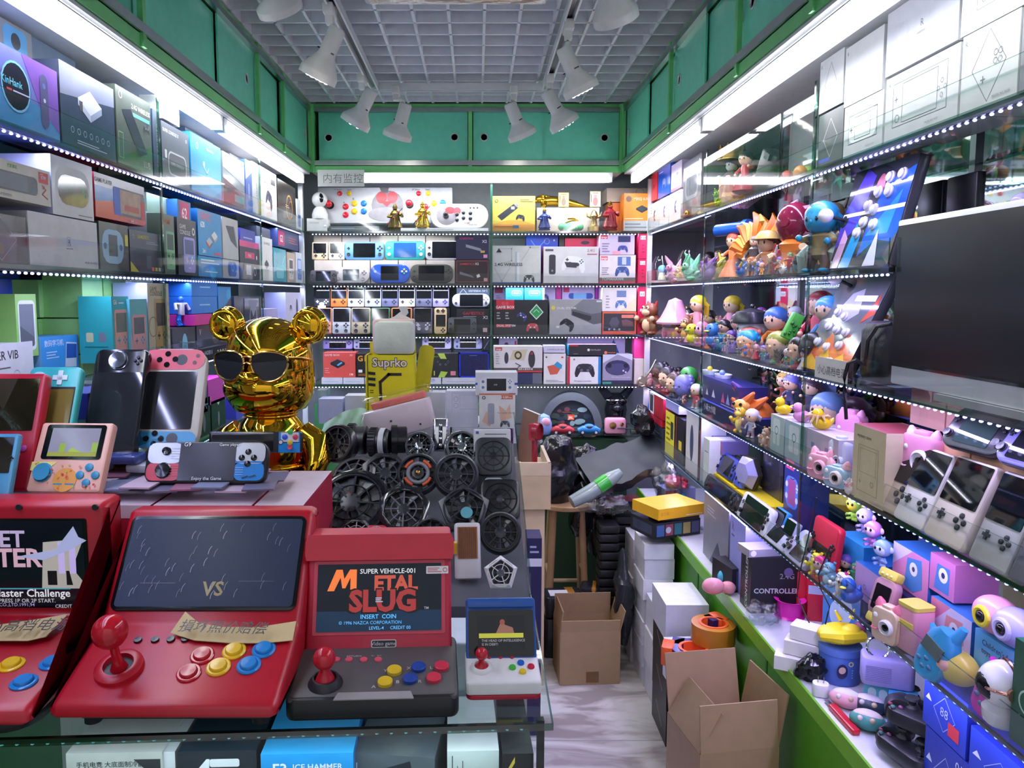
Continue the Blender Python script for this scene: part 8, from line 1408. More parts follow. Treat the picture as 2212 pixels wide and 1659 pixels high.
Rb('long maroon box lying across the small boxes under the fourth shelf',z+.118,1478,1560,0,'8a3c50/r.3',[('r',.3,0,.32,1,'c8a0b0'),('n',.9,.5,.3,'24242c',.06)],h=.045,d=.09,ins=.05,side='7a70a8')
Rb('dark carton supporting the long maroon box',z,1482,1556,0,'34303c/r.4',h=.115,d=.06,ins=.13)
Rb('blue box with a colourful handheld print near the middle divider',z+.01,1690,1724,985,'2c3478/r.2',[('hz',.1,.3,.9,.7,'5080d8','a04888','e0e0f0'),('r',.1,.78,.6,.9,'c84868')],d=.08,ins=.08)
Rb('dark carton with a black panel behind the blue mini handhelds',z,1645,1688,960,'202026/r.2',[('r',.1,.2,.9,.9,'34343c/r.1')],d=.06,ins=.11)
gk ='handheld consoles on the lowest right shelf'
def rh(lb,p0,p1,ins,hgt,zo=0,lean=20,**k):return rstand(lb,p0,p1,0,z+zo,ins,hgt,lean,group=gk,**k)
rh('blue framed handheld propped on the yellow boxes',1548,1584,.045,.075,.053,col='2c3c90/r.3',r=.2)
rh('violet-blue small upright handheld on the yellow boxes',1586,1602,.045,.075,.053,col='5060c8/r.3',**{k:v for k,v in UP.items()})
rh('black wide handheld leaning against the far yellow box',1522,1588,.0,.055,col='202126/r.2',r=.4,scr=(.18,.1,.82,.9))
rh('black screened handheld with white curved grips',1594,1655,.0,.080,col='e0e0ec/r.3',r=.2,scr=(.14,.06,.86,.94))
rh('sky-blue mini arcade handheld',1660,1682,.02,.085,col='40a0e0/r.3',**UP)
rh('white mini arcade handheld beside the sky-blue one',1684,1704,.015,.08,col='d4d4f0/r.3',**UP)
rh('white rounded handheld with a round blue button area lying at the shelf edge',1640,1698,.0,.06,lean=40,col='d0d0e4/r.3',r=.4,scr=(.3,.15,.68,.85))
rh('lilac handheld with a black screen before the middle divider',1694,1738,.0,.085,lean=40,col='c0bcd8/r.3',r=.2,scr=(.25,.1,.8,.9))
rh('red wide handheld standing behind the magenta monkey',1748,1800,.03,.13,col='d02840/r.3',r=.1,scr=(.12,.04,.88,.55),lean=8)
p =pos(1608,z+.053,.06);m=M();m.lathe([(.035,-.02),(.055,0),(.035,.02)],'9a9ac0/r.1',6,xf((0,0,.055),rx=90));m.lathe([(.056,.0),(.058,.012),(.05,.014)],'2a2620/r.3',6,xf((0,.018,.055),rx=90));tag(m.build('gem_speaker',smooth=0,loc=(p[0],p[1]-.02,p[2]),rz=-75),'grey faceted gem-shaped gadget standing on the yellow boxes','gadget')
GT ='small plastic animals on the lowest right shelf'
for lb,px,pt,ins,c,kd,w,sk in (('magenta toy monkey with a yellow tuft',1772,1118,.0,('d81878','f0c8c0','e8e038'),'monkey',1,None),('white toy monkey with a pink splash on its head',1826,1155,.0,('e8e4ec','d8b898','f030a0'),'monkey',1,None),('yellow toy cat face at the shelf edge',1765,1190,.0,('e8dc20','f0e860','e8dc20'),'beast',1,None),('teal toy rabbit with yellow spots',1792,1205,-.0,('60a8c0','b8e0e8','4898b0'),'beast',1,None),('white toy sheep with a yellow spot',1820,1215,.0,('e4e8f0','f4f0e0','e8d048'),'beast',1,None),('blue toy whale with yellow spots',1838,1260,.0,('2060c0','a8d0f0','e8e048'),'duck',1,None),
   ('lime green toy with a big yellow-rimmed eye',1845,1068,.06,('a8d848','f0e040','e8e038'),'monkey',1,None),('lilac toy monkey hanging by the boxes',1868,1092,.04,('a8a0e0','d0c8f4','b8b0e8'),'monkey',1,None),('pink-violet toy monkey below the lilac one',1885,1120,.03,('c880d8','e8c0f0','d898e0'),'monkey',1,None),('powder blue toy monkey near the patterned boxes',1905,1160,.03,('88a8e8','c0d0f8','98b8f0'),'monkey',1,None)):
    h=.066 if ins < .02 else .06;zo=0 if ins < .02 else zx(px,pt,XR+ins+.02)-z-h
    fig(lb,px,pt,z,ins+.02,c,kd,w=w,h=h,zo=zo,group=GT)
CB =[('cyan carton behind the magenta monkey',1806,1862,.0,.105,.07,'38a0e0',()),('royal blue carton behind the lilac monkey',1864,1915,.0,.085,.09,'2870c8',()),('pink carton with a small eye print behind the white monkey',1845,1920,.0,.075,.055,'d8b0e0',[('n',.3,.4,.08,'7080c8',.02)]),
  ('pink and white box with a blue monster print, upper left',1926,2003,.075,.085,.07,'d888b8',[('p',[(0,1),(.55,1),(0,.45)],'dcd0ec'),('p',[(.35,.1),(.42,.8),(.8,.9),(.85,.25),(.6,.05)],'4a88c8'),('o',.6,.6,.16,'f0f0f8'),('o',.6,.6,.06,'28306a')]),
  ('dark navy box reading CARTOON CAMERA in pink',1926,2003,.0,.074,.055,'1c1c48',[('t',.12,.70,.18,'CARTOON','d06898',.02),('t',.12,.46,.18,'CAMERA','d06898',.02),('n',.5,.2,.2,'c07898',.05)]),
  ('pink and white box with a salmon monster print in the middle',2006,2094,.02,.085,.06,'d880b0',[('p',[(0,.4),(.5,1),(1,1),(1,.2)],'dcd4f0'),('p',[(.35,.3),(.4,.8),(.8,.85),(.85,.4),(.6,.2)],'e09898'),('o',.6,.58,.16,'f0f0f8'),('o',.6,.58,.06,'28306a'),('L',.06,.3,.3,.36,2,'f0e0f0')]),
  ('pink box with a blue one-eyed print, upper middle',2006,2060,.11,.07,.07,'c878b0',[('p',[(.2,.1),(.3,.8),(.8,.8),(.8,.1)],'4a80c8'),('o',.55,.55,.2,'f0f0f8'),('o',.55,.55,.08,'28306a')]),
  ('light blue box reading Children\'s fun toys',2098,2330,.0,.10,.06,'68b8e8',[('t',.08,.80,.10,"Children's fun",'2c4870',.01),('t',.08,.66,.10,'toys','2c4870',.01),('O',.4,.4,.06,'e8f0f8',.1),('R',.25,.05,.4,.3,'a05890',.04)])]
for lb,a,b,zo,hh,ins,c,fa in CB:Rb(lb,z+zo,a,b,0,c+'/r.3',fa,h=hh,d=.08,ins=ins,name='toy_box',side='3878c8' if c[0] == 'd' else None,group='patterned toy boxes on the lowest right shelf')
# watch, cameras and walkie-talkies
p =pos(1895,z,.02);g=thing('toy_watch','big pink and yellow toy watch with a dark screen','toy watch',p,-78,rx=-16);m=M();m.rp(.062,.085,0,.018,.02,'e0a8b8/r.15/m.2',xf((0,.009,.055),rx=90),bev=.005);m.build('case',g)
m =M();m.rp(.040,.052,.018,.0205,.004,'1a1418/r.08',xf((0,.009,.055),rx=90));m.build('screen',g);
for zz in (.097,.003):m=M();m.rp(.05,.02,-.004,.016,.006,'ecd860/r.35',xf((0,.005,zz+.006),rx=80),bev=.003);m.build('strap',g)
m =M()
for k in range(3):m.ball((-.012+k*.012,-.012,.103),.003,'f8f0a0')
m.build('stud',g)
kcam('beige star-patterned camera with a pink strap at the shelf edge',1918,1275,z,.0,'e0c0a8','e8e4ec','e87898',.065)
m =M();m.rp(.05,.045,0,.085,.008,'f0a0b8/r.3',bev=.004);m.box((0,-.0235,.055),(.04,.002,.010),'ecd860');m.rp(.05,.045,.085,.092,.008,'ecd860/r.3');tag(m.build('pink_canister',loc=pos(1975,z,.03),rz=-80),'pink canister with a yellow band beside the blue walkie-talkie','container')
def walkie(lb,px,ins,c,hgt,rz,scr):
    p=pos(px,z,ins);g=thing('toy_walkie_talkie',lb,'walkie-talkie',p,rz,'toy walkie-talkies',rx=-14);X=rot(0,18,0);m=M()
    m.loops([[(x*w_,y_*.016,zq*hgt) for x,y_ in rrect(2,2,.8,4)] for zq,w_ in ((0,.018),(.05,.028),(.25,.034),(.5,.034),(.68,.030),(.78,.018),(.80,.017))],c,X=X);m.tube([(.012,0,hgt*.72),(.016,0,hgt*.9),(.017,0,hgt*1.0)],[.012,.009,.007],c,X=X,n=10);m.tube([(-.028,0,hgt*.6),(-.04,0,hgt*.68)],[.008,.004],c,X=X);m.build('body',g)
    m=M();m.box((0,-.0165,hgt*.48),(.046,.003,hgt*.2),scr,X);m.build('screen',g,smooth=0);m=M()
    for a_,b_ in ((-.014,.2),(.014,.2),(0,.28),(0,.14)):m.ball((a_,-.016,hgt*b_),(.006,.003,.004),'3c6a90/r.3',X,n=8,m=5)
    m.build('button',g);m=M()
    for a_ in range(9):m.ball((-.008+(a_ % 3)*.006,-.015,hgt*(.62+.02*(a_//3))),.0012,'1a3040',X,n=5,m=4)
    m.build('speaker_dots',g)
walkie('blue dinosaur-shaped walkie-talkie with a glossy screen at the shelf edge',1998,.0,'40a0d8/r.3',.115,-80,'5a6464/r.05');walkie('magenta dinosaur-shaped walkie-talkie before the light blue toy box',2125,.02,'d820b0/r.35',.115,-84,'50444c/r.1')
m =M();m.ball((0,0,.030),(.040,.028,.030),'e8d060/r.3',n=24,m=14);m.ball((-.006,-.018,.034),(.020,.014,.014),'ecb0a8/r.35',n=18,m=10);tag(m.build('bun_camera',loc=(XR+.012+.02,yx(2062,XR+.03,z),z+.001),rz=-78),'yellow oval gadget with a pink cloud-shaped patch','gadget')
p =pos(2128,z,-.0);g=thing('robot_speaker','white round-headed robot toy with rose-gold headband and black face','toy robot',(p[0]+.025,p[1],p[2]),-100);m=M();m.lathe([(.020,0),(.026,.006),(.028,.025),(.018,.036)],'e6e4ea/r.2',24);m.build('body',g);m=M();m.ball((0,0,.065),.036,'eceaf0/r.15',n=28,m=18);m.build('head',g)
m =M();m.ball((0,-.011,.063),(.028,.028,.027),'17151a/r.05',n=24,m=14);m.build('face_plate',g);m=M();m.torus((0,.002,.065),.0365,.003,'d8a090/r.15/m1',rot(0,0,0)@xf((0,0,0)),n=30);m.torus((0,0,0),.037,.0032,'d8a090/r.15/m1',xf((0,.004,.065),rx=90),n=30)
for s_ in (-1,1):m.cyl((0,0,.034),.012,.006,'d8a090/r.15/m1',xf((0,0,.065),ry=90*s_))
m.build('headband',g)
for lb,px,pt,c,acc in (('pink round-bodied camera with a yellow-rimmed eye, upper right',2150,1240,'e8a0b8','e8d840'),('lavender round-bodied camera at the right frame edge',2195,1275,'a8a4d8','c0bce8')):
    p=pos(px,z+.101,.075);m=M();m.ball((0,0,.032),(.042,.03,.032),c+'/r.3',n=24,m=14);m.torus((0,0,0),.014,.005,acc+'/r.3',xf((.0,-.027,.032),rx=90),n=20);m.ball((0,-.026,.032),.010,'111116/r.05');tag(m.build('round_toy_camera',loc=p,rz=-84),lb,'toy camera')
Rb('dark green box with a round emblem at the right frame edge',z,2178,2300,1445,'1e5a3c/r.35',[('n',.3,.45,.12,'c8e0d0',.02),('t',.5,.4,.12,'reno','c8e0d0',.01)],d=.03,ins=.012,name='toy_box')

# back rows of small figures
CN ={'black':'1c1a20','brown':'6a4434','blond':'d8b050','red':'b83038','blue':'3468b8','pink':'e890b0','violet':'7858b0','green':'4a9858','orange':'e07c34','white':'e4e2e4','teal':'3898a0','grey':'888c98'}
K_ =list(CN);i=0
for lv,a,b,st,ins,hh in ((1,1530,1800,20,.15,.13),(1,1600,1745,21,.0,.055),(2,1470,1740,20,.15,.13),(2,1530,1735,17,-.004,.05),(3,1464,1512,12,.10,.10),(3,1600,1680,16,.12,.12),(3,1800,1900,20,.13,.10),(4,1750,1850,19,.045,.07)):
    px=a
    while px < b:
        h1,h2=K_[i % 12],K_[(i*5+3) % 12 if i < 12 else (i*7+i//12+1) % 12];kd=['chibi','tall','lump','chibi','beast','doll'][i % 6]
        wd={'lump':'knobbly toy creature','beast':'horned toy animal'}.get(kd,'toy figurine')
        fig('%s %s with %s %s in the %s row of the %s right shelf' % (h2,wd,h1,'trim' if kd in ('lump','beast') else 'hair','back' if ins > .04 else 'front',names[lv]),px,0,ZS[lv],ins+.02,(CN[h2],CN[h1],CN[K_[(i+4) % 12]]),kd,h=hh*R.uniform(.8,1.1),group=None)
        px+=st;i+=1
# ------------------------------------------------------------------ goods on the white cabinet top
z =.600
def C(px,py,zz=z):return ptz(px,py,zz)
def cb(label,px,py,size,rz=0,zz=z,**k):
    x,y=C(px,py,zz);return carton(k.pop('name','product_box'),label,k.pop('cat','box'),(x,y,zz+.001),size,rz,**k)
def blob(label,name,cat,c,r,k,amp=.25,fq=9,seed=0,rz=0,group=None,n=30,mm=20,sm=30):
    from mathutils import noise
    m=M();m.ball((0,0,0),r,k,n=n,m=mm);o=Vector((seed*3.1,seed*1.7,0))
    for v in m.v:
        f=1+amp*noise.noise(v*fq+o)+amp*.6*noise.noise(v*fq*2.7+o);v*=f
    zm=-r[2]*.82
    for v in m.v:v.z=max(v.z,zm)
    m.v=[v+Vector((0,0,-zm)) for v in m.v]
    return tag(m.build(name,smooth=sm,loc=c,rz=rz),label,cat,group)
x,y=C(1618,1326)
carton('controller_box','black box reading CONTROLLER on the white cabinet top','box',(x+.078,y+.045,z+.001),(.150,.085,.165),0,'1b1b20',fa=[('t',.06,.36,.2,'CONTROLLER','d8d8dc',.03),('t',.55,.62,.10,'2.4G','a0a0a8',.01),('O',.72,.74,.08,'6a5a88',.08)],la=[('T',.68,.50,.16,'CONTROLLER','d8d8dc',.03,90)])
carton('silver_gadget','flat silver box gadget lying on the CONTROLLER box','gadget',(x+.055,y+.045,z+.167),(.13,.07,.022),8,'b8b4c8/r.2/m.4',fa=[('o',.1,.5,.4,'e8e4f0')])
Rb('tall grey box with faint print standing under the lowest shelf',z,1518,1571,0,'8c8a98',[('L',.15,.7,.5,.85,3,'c0bcd0'),('p',[(.3,0),(.6,.4),(.9,0)],'34344c')],h=.225,d=.06,ins=.02)
Rb('tall lilac box with a small red symbol standing under the lowest shelf',z,1574,1606,0,'a8a8f0',[('t',.1,.8,.12,'λ','8a3050',.0),('L',.1,.7,.3,.76,1,'7070a8')],h=.225,d=.06,ins=.02)
Rb('dark carton standing behind the CONTROLLER box',z,1655,1720,0,'2c2c3c',h=.22,d=.05,ins=.22,name='dark_carton')
m =M();m.lathe([(.042,0),(.034,.006),(.034,.045),(.044,.050),(.040,.050),(.030,.046),(.030,.004),(.036,0)],'f028b0/r.25',30,cap=(0,0));x,y=C(1690,1330);tag(m.build('magenta_spool',loc=(x+.02,y,z+.001)),'bright magenta empty spool before the red pouches','spool')
for i,(px,py,c) in enumerate(((1722,1325,'c81e34/r.25'),(1746,1338,'d02238/r.25'))):cb(['far red pouch box behind the magenta spool','near red pouch box with a pale label'][i],px+18,py,(.055,.03,.125),-15,col=c,fa=[('r',0,.62,1,.82,'c8c8e4')] if i else (),name='red_pouch')
cb('blue box with two pale figures printed, leaning under the shelf edge',1818,1362,(.095,.03,.125),-40,col='4a88c8',fa=[('O',.35,.4,.28,'c8e0f4',.12),('O',.62,.5,.3,'dcecf8',.14),('r',0,.75,1,1,'6aa8dc')],name='picture_box')
for i,(px,py,zz) in enumerate(((1715,1446,z),(1738,1415,z+.036),(1752,1385,z+.072))):cb('small white carton, %s of three stepped ones' % ['lowest','middle','topmost'][i],px+8,py,(.105,.050,.034),-28-6*i,zz,col='e6e4e0',name='white_carton')
cb('pale carton hidden behind the stepped white cartons',1790,1420,(.07,.05,.07),-30,col='c8c8d0',name='white_carton')
x,y=C(1824,1478);g=thing('blue_canister','round blue canister printed with a girl and moon','canister',(x,y+.03,z+.001));m=M();m.lathe([(.046,0),(.047,.004),(.047,.078),(.044,.082)],'4a6cb8',32);m.build('body',g);m=M();m.lathe([(.0485,.07),(.0485,.086),(.001,.088)],'5a7cc8',32,cap=(0,0));m.build('lid',g);m=M();art(m,[('O',.3,.5,.3,'382c58',.22),('o',.3,.55,.14,'f0c8b8'),('n',.7,.8,.1,'e8e4a0',.04),('L',.75,.2,.8,.6,4,'c8d4f0')],.05,.06,xf((-.03,-.047,.008),rx=90));m.build('picture',g)
g =thing('yellow_plush','yellow curled sleeping plush toy lying on the blue canister','plush toy',(x,y+.03,z+.090),10);m=M();m.ball((0,0,.022),(.056,.042,.022),'ecd020/r.5',n=26,m=14);m.tube([(-.05,0,.02),(-.02,-.036,.03),(.03,-.036,.028),(.05,-.01,.02)],[.012,.016,.014,.008],'ecd428/r.5');m.build('body',g);m=M();m.ball((.012,-.022,.036),(.024,.020,.017),'f0d830/r.5')
for s_ in (-1,1):m.tube([(.012+s_*.014,0,.056),(.012+s_*.026,.004,.078)],[.006,.002],'ecd020/r.5')
m.build('head',g);m=M();m.ball((.044,-.01,.036),(.014,.014,.02),'9a4878/r.4');m.build('cheek_patch',g)
for i,(px,py,c) in enumerate(((1895,1532,'58b4c0'),(1948,1560,'48a4d4'))):cb(['teal box with arch prints under the lilac radio','cyan box with a gamepad print right of the teal box'][i],px,py-8,(.055,.06,.062),-30,col=c,fa=[('R',.15,.15,.45,.85,'d0e8ec',.2),('R',.55,.15,.85,.85,'d0e8ec',.2)])
x,y=C(1922,1545);g=thing('lilac_radio','lilac toy radio with a silver ring handle on the teal boxes','radio',(x,y+.02,z+.064),-22);m=M();m.rp(.105,.06,0,.062,.014,'a8a0dc',bev=.006);m.build('body',g);m=M()
for k in range(9):m.box((-.02,-.0305,.014+k*.004),(.05,.001,.0016),'8a84c0')
m.build('speaker_grille',g);m=M();m.torus((-.02,0,.082),.022,.0028,'d8d8e0/r.1/m1',xf((-.02,0,.078),rx=70)@Matrix.Translation((.02,0,-.082)));m.build('ring_handle',g)
for lb,px,py,r,k,am in (('crumpled clear bag left of the magenta spool',1650,1345,(.05,.04,.03),'bubble',.5),('crumpled black and silver foil bag beside the stepped cartons',1752,1468,(.032,.03,.035),'24242a/r.1/m.5',.5),('grey translucent pouch leaning on the CONTROLLER box',1690,1290,(.045,.03,.035),'8078a0/r.2',.3)):
    x,y=C(px,py);blob(lb,'plastic_bag','bag',(x,y,z+.001),r,k,am,30,len(lb),sm=20)
x,y=C(1772,1502);g=thing('white_adapter','small white plug adapter at the cabinet edge','adapter',(x,y,z+.001),-20);m=M();m.rp(.036,.032,0,.030,.012,'eeeef2/r.25',bev=.004);m.build('body',g)
for s_ in (-1,1):m=M();m.box((s_*.006,0,.036),(.0015,.005,.013),'b8a890/r.3/m1');m.build('prong',g)
for i,(px,py,c,c2,lb) in enumerate(((1822,1532,'f0b0c0','e8e4e4','pink earphone case with tiny animals at the cabinet edge'),(1872,1545,'263848','e8dce4','navy earphone case with a white lid'),(1868,1580,'4a9890','e8d8d0','teal earphone case with a small face'))):
    x,y=C(px,py);g=thing('earphone_case',lb,'case',(x+.01,y+.01,z+.001),-35,'soft earphone cases');m=M();m.ball((0,0,.018),(.036,.026,.019),c,n=24,m=14);m.build('shell',g);m=M();m.ball((0,.002,.026),(.03,.02,.013),c2,n=20,m=10);m.ball((-.012,-.018,.028),.006,c2);m.ball((.012,-.018,.028),.006,'e0c0a0');m.build('top_figure',g)
x,y=C(1785,1518);x2,y2=C(1852,1592);a=math.degrees(math.atan2(y2-y,x2-x));L=math.hypot(x2-x,y2-y);g=thing('box_cutter','red box cutter lying at the cabinet edge','knife',(x,y,z+.001),a);m=M();m.rp(L*.8,.018,0,.012,.005,'c82034/r.25',xf((L*.58,0,0)),bev=.003);m.build('handle_shell',g);m=M();m.box((L*.12,0,.005),(L*.26,.010,.001),'b0b0b4/r.2/m1');m.build('blade',g)
def gamepad(label,px,py,zz,rz,rx=0,s=1.0):
    x,y=C(px,py,zz);g=thing('game_controller',label,'game controller',(x,y,zz+.012),rz,'black game controllers',rx=rx);B='1d1e22/r.4';m=M();m.rp(.12*s,.052*s,.002,.034*s,.022*s,B,xf((0,.008,0)),bev=.009)
    for q in (-1,1):m.tube([(q*.040*s,.008,.020*s),(q*.058*s,-.022*s,.018*s),(q*.068*s,-.062*s,.010*s)],[.026*s,.024*s,.017*s],B,n=16);m.ball((q*.068*s,-.062*s,.010*s),.017*s,B)
    m.build('body',g)
    for q in (-1,1):m=M();m.lathe([(.015*s,.030*s),(.013*s,.036*s),(.007*s,.040*s),(.007*s,.046*s),(.014*s,.050*s),(.012*s,.054*s),(.001,.052*s)],'2a2b30/r.5',18,xf((q*.024*s,-.010*s,0)));m.build('thumbstick',g)
    m=M();m.box((-.045*s,.014*s,.035*s),(.018*s,.006*s,.005),'34353a');m.box((-.045*s,.014*s,.035*s),(.006*s,.018*s,.005),'34353a');m.build('d_pad',g)
    for k,(a_,b_) in enumerate(((0,1),(1,0),(0,-1),(-1,0))):m=M();m.ball(((.045+a_*.010)*s,(.014+b_*.010)*s,.035*s),(.0048*s,.0048*s,.004),['3a6860','8a3a50','405888','704060'][k]);m.build('button',g)
gamepad('black game controller, farthest of three on the white cabinet top',1985,1560,z,115);gamepad('black game controller in the middle of three, tilted on the others',1990,1590,z+.062,125,0);gamepad('black game controller, nearest, at the bottom of the frame',1960,1655,z,105)
gb ='royal blue boxes with white line prints under the lowest shelf'
bl =[('p',[(.05,.5),(.12,.62),(.2,.5)],'d8e0f8')]+dia(.5,.45,.25,.32,'a8b8f0',.012)
for i,(a,b,zz,hh,ex) in enumerate(((1992,2085,0,.12,[('T',.5,.35,.16,'88','a8b8f0',.0),('t',.72,.75,.14,'01','d8e0f8',.01)]),(1992,2085,.122,.10,[('r',.6,.15,.85,.4,'d03848'),('T',.5,.4,.18,'88','a8b8f0',.0)]),(2090,2230,0,.10,[]),(2090,2230,.102,.09,[]))):
    Rb('royal blue box with white line drawings, '+['lower left','upper left','lower right','upper right'][i],z,a,b,0,'2038a8',bl+ex,h=hh,d=.09,ins=.05,group=gb,side='1c2c90') if not zz else Rb('royal blue box with white line drawings, '+['lower left','upper left','lower right','upper right'][i],z+zz,a,b,0,'2440b4',bl+ex,h=hh,d=.09,ins=.05,group=gb,side='1c2c90')
cb('red box with small coloured toys printed at the bottom right corner',2165,1690,(.10,.07,.045),-60,col='c82838',ta=[('o',.3,.5,.2,'3890d0'),('o',.6,.4,.2,'50b050'),('o',.8,.7,.15,'e8c040')],name='toy_box')
for i,(px,py,c) in enumerate(((1568,1262,'58c0e8'),(1540,1285,'f0a0b0'))):
    x,y=C(px,py);g=thing('steering_grip',['sky-blue rounded controller grip on the cabinet top','pink rounded controller grip at the cabinet edge'][i],'grip',(x,y,z+.002),30-40*i);m=M();m.ball((0,0,.026),(.034,.02,.026),c+'/r.25');m.ball((.045,.01,.02),(.024,.02,.02),c+'/r.25');m.tube([(0,0,.02),(.045,.01,.018)],.014,c+'/r.25');m.build('shell',g);m=M();m.torus((0,-.004,.032),.012,.003,'f0f0f4');m.build('ring',g)
for lb,px,py,s_,c in (('dark box printed with game scenes under the yellow box',1470,1262,(.15,.12,.075),'1e1e24'),('small white box among the gadgets at the far end of the cabinet top',1490,1140,(.06,.04,.10),'e4e4ec'),('bright cyan bottle-shaped box at the far end of the cabinet top',1472,1105,(.025,.02,.08),'30a8e0'),('red case standing at the far end of the cabinet top',1448,1105,(.05,.03,.09),'c02838'),('silver-violet charger box at the far end of the cabinet top',1456,1125,(.05,.04,.03),'b0aecc')):
    x,y=C(px,py);x=max(x,.775+s_[0]/2);carton('product_box',lb,'box',(x,min(y,3.5),z+.001),s_,12,c,fa=[('r',.1,.1,.45,.9,'4a6080'),('r',.5,.1,.7,.9,'805868'),('r',.75,.1,.95,.9,'607890'),('o',.3,.55,.15,'d8d8e0')] if c == '1e1e24' else ())
x,y=C(1490,1062);blob('red and white checked cloth under the lowest shelf corner','checked_cloth','cloth',(.86,3.25,z+.10),(.05,.08,.02),'d03848/n60',.4,20,3)
carton('product_box','pale blue box supporting the checked cloth','box',(.86,3.25,z+.001),(.08,.14,.098),-80,'a8b0d8')
# ------------------------------------------------------------------ floor
def ocart(label,c,w,d,h,rz,fl,k='a88a68/r.6',tape=None):
    g=thing('cardboard_box',label,'cardboard box',c,rz,'open brown cardboard boxes');m=M();t=.004
    for cc,s in (((0,-d/2,h/2),(w,t,h)),((0,d/2,h/2),(w,t,h)),((-w/2,0,h/2),(t,d,h)),((w/2,0,h/2),(t,d,h)),((0,0,.003),(w,d,t))):m.box(cc,s,k)
    if tape:m.box(tape,(.05,.001,.045),'d08a3c/r.3')
    m.build('walls',g,smooth=0)
    for sd,L,ang in fl:
        m=M();W_=(w if sd in 'fb' else d)*.98;X={'f':xf((0,-d/2,h),rx=ang),'b':xf((0,d/2,h),rz=180)@rot(ang),'l':xf((-w/2,0,h),rz=-90)@rot(ang),'r':xf((w/2,0,h),rz=90)@rot(ang)}[sd];m.box((0,0,L/2),(W_,t,L),k,X);m.build('flap',g,smooth=0)
ocart('open brown cardboard box with orange tape on the marble floor beside the counter',(.438,2.965,.001),.235,.17,.215,3,(('f',.045,4),('b',.09,-3),('l',.08,-8),('r',.08,14)),tape=(0.01,-.0865,.03))
ocart('open brown cardboard box with torn folded flaps at the bottom of the frame',(.622,1.86,.001),.205,.19,.42,9,(('f',.115,-6),('b',.15,14),('l',.11,-32),('r',.13,10)),tape=None)
def stack(labels,name,x0,x1,y0,y1,zs,cols,group,jit=.004,**k):
    for i,(a,b) in enumerate(zip(zs,zs[1:])):j=R.uniform(-jit,jit);carton(name,labels % i if '%d' in labels else labels+['lowest','second from the floor','third from the floor','fourth from the floor','fifth from the floor','sixth from the floor','seventh from the floor','topmost'][i if i < len(zs)-2 else 7],'box',((x0+x1)/2+j,(y0+y1)/2+j,a+.001),(x1-x0-.006,y1-y0-.006,b-a-.001),0,cols[i % len(cols)],group=group,**k)
stack('small white carton in the farthest white floor stack, ','white_carton',.635,.76,3.06,3.24,[0,.09,.18,.27,.36,.44,.52],['dcdce4','e4e4ec'],'white cartons stacked on the floor')
stack('small white carton in the second white floor stack, ','white_carton',.64,.76,2.86,3.05,[0,.08,.17,.26,.35,.43,.51,.57],['e4e4ea','d8d8e2'],'white cartons stacked on the floor')
stack('flat white carton in the nearest white floor stack, ','white_carton',.645,.76,2.68,2.85,[0,.13,.26,.385],['dfdfe8','e8e8ee'],'white cartons stacked on the floor')
stack('black box with a thin silver logo line in the floor stack, ','black_box',.635,.755,2.46,2.67,[0,.13,.26,.385],['232428','2c2d32'],'black boxes stacked on the floor',la=[('l',[(.3,.7),(.7,.3)],'b0b0b4',.03)],fa=[('r',.1,.3,.9,.7,'b8b8c0')])
stack('maroon box with a cream lid in the floor stack, ','maroon_box',.64,.755,2.26,2.45,[0,.10,.20,.29],['5c1c30','6a2238'],'maroon boxes stacked on the floor',top='d8ccb0')
carton('white_carton','big white carton on top of the black floor stack','box',(.690,2.53,.388),(.14,.20,.121),0,'d0d0dc',top='e8e8f4')
carton('white_carton','white carton carrying the orange tape guns','box',(.685,2.28,.292),(.145,.24,.125),4,'d8d8e0',top='ececf4')
for i,(px,py,dz,rr) in enumerate(((1500,1430,.0,0),(1560,1385,.052,1))):
    x,y=ptz(px,py,.42+dz);g=thing('tape_dispenser',['orange and navy tape dispenser lying on the white carton','orange tape dispenser with an amber roll stacked on the navy one'][i],'tape dispenser',(.645+.072*i,2.20+.045*i,.4185+dz*1.1),-20+40*i);m=M();m.lathe([(.055,0),(.055,.050),(.036,.050),(.036,0)],['101a6a/r.2','c8822c/r.2'][i],36,cap=(0,0));m.build('tape_roll',g);g.scale=(1.18,1.18,1.1);m=M();m.lathe([(.037,.0),(.037,.052),(.030,.052),(.030,.0)],'f86428/r.35',30,cap=(0,0));m.build('hub',g);m=M();m.rp(.03,.055,0,.052,.008,'f86428/r.35',xf((-.062+.1*i,-.0+.03*i,0)),bev=.003);m.box((-.04+.06*i,.03,.025),(.03,.04,.05),'141c60/r.3');m.build('grip_frame',g)
x,y=.735,2.93
carton('game_box','dark box printed with coloured game scenes, topped by the yellow box','box',(x,y,.602),(.21,.16,.062),22,'22232c',fa=[('r',.05+.19*k,.15,.21+.19*k,.85,['4868a0','984858','307888','b8a868','505878'][k]) for k in range(5)]+[('o',.3,.5,.2,'d0d0e0')],la=[('r',.1,.2,.9,.8,'384058')])
carton('red_trimmed_case','black case with red edge between the game box and yellow box','case',(x+.03,y-.01,.666),(.15,.12,.016),15,'26262c',side='a82838')
carton('yellow_box','mustard yellow flat box on the pile at the far cabinet end','box',(x+.005,y-.02,.684),(.215,.165,.042),24,'e0a81c',top='e4b63a',fa=[('t',.05,.4,.22,'五三酒','b8841c',.01),('L',.6,.1,.95,.25,1,'f0f0e0')],ta=outl(.2,.15,.8,.85,'c89830',.006)+[('n',.5,.5,.15,'c89830',.01)])
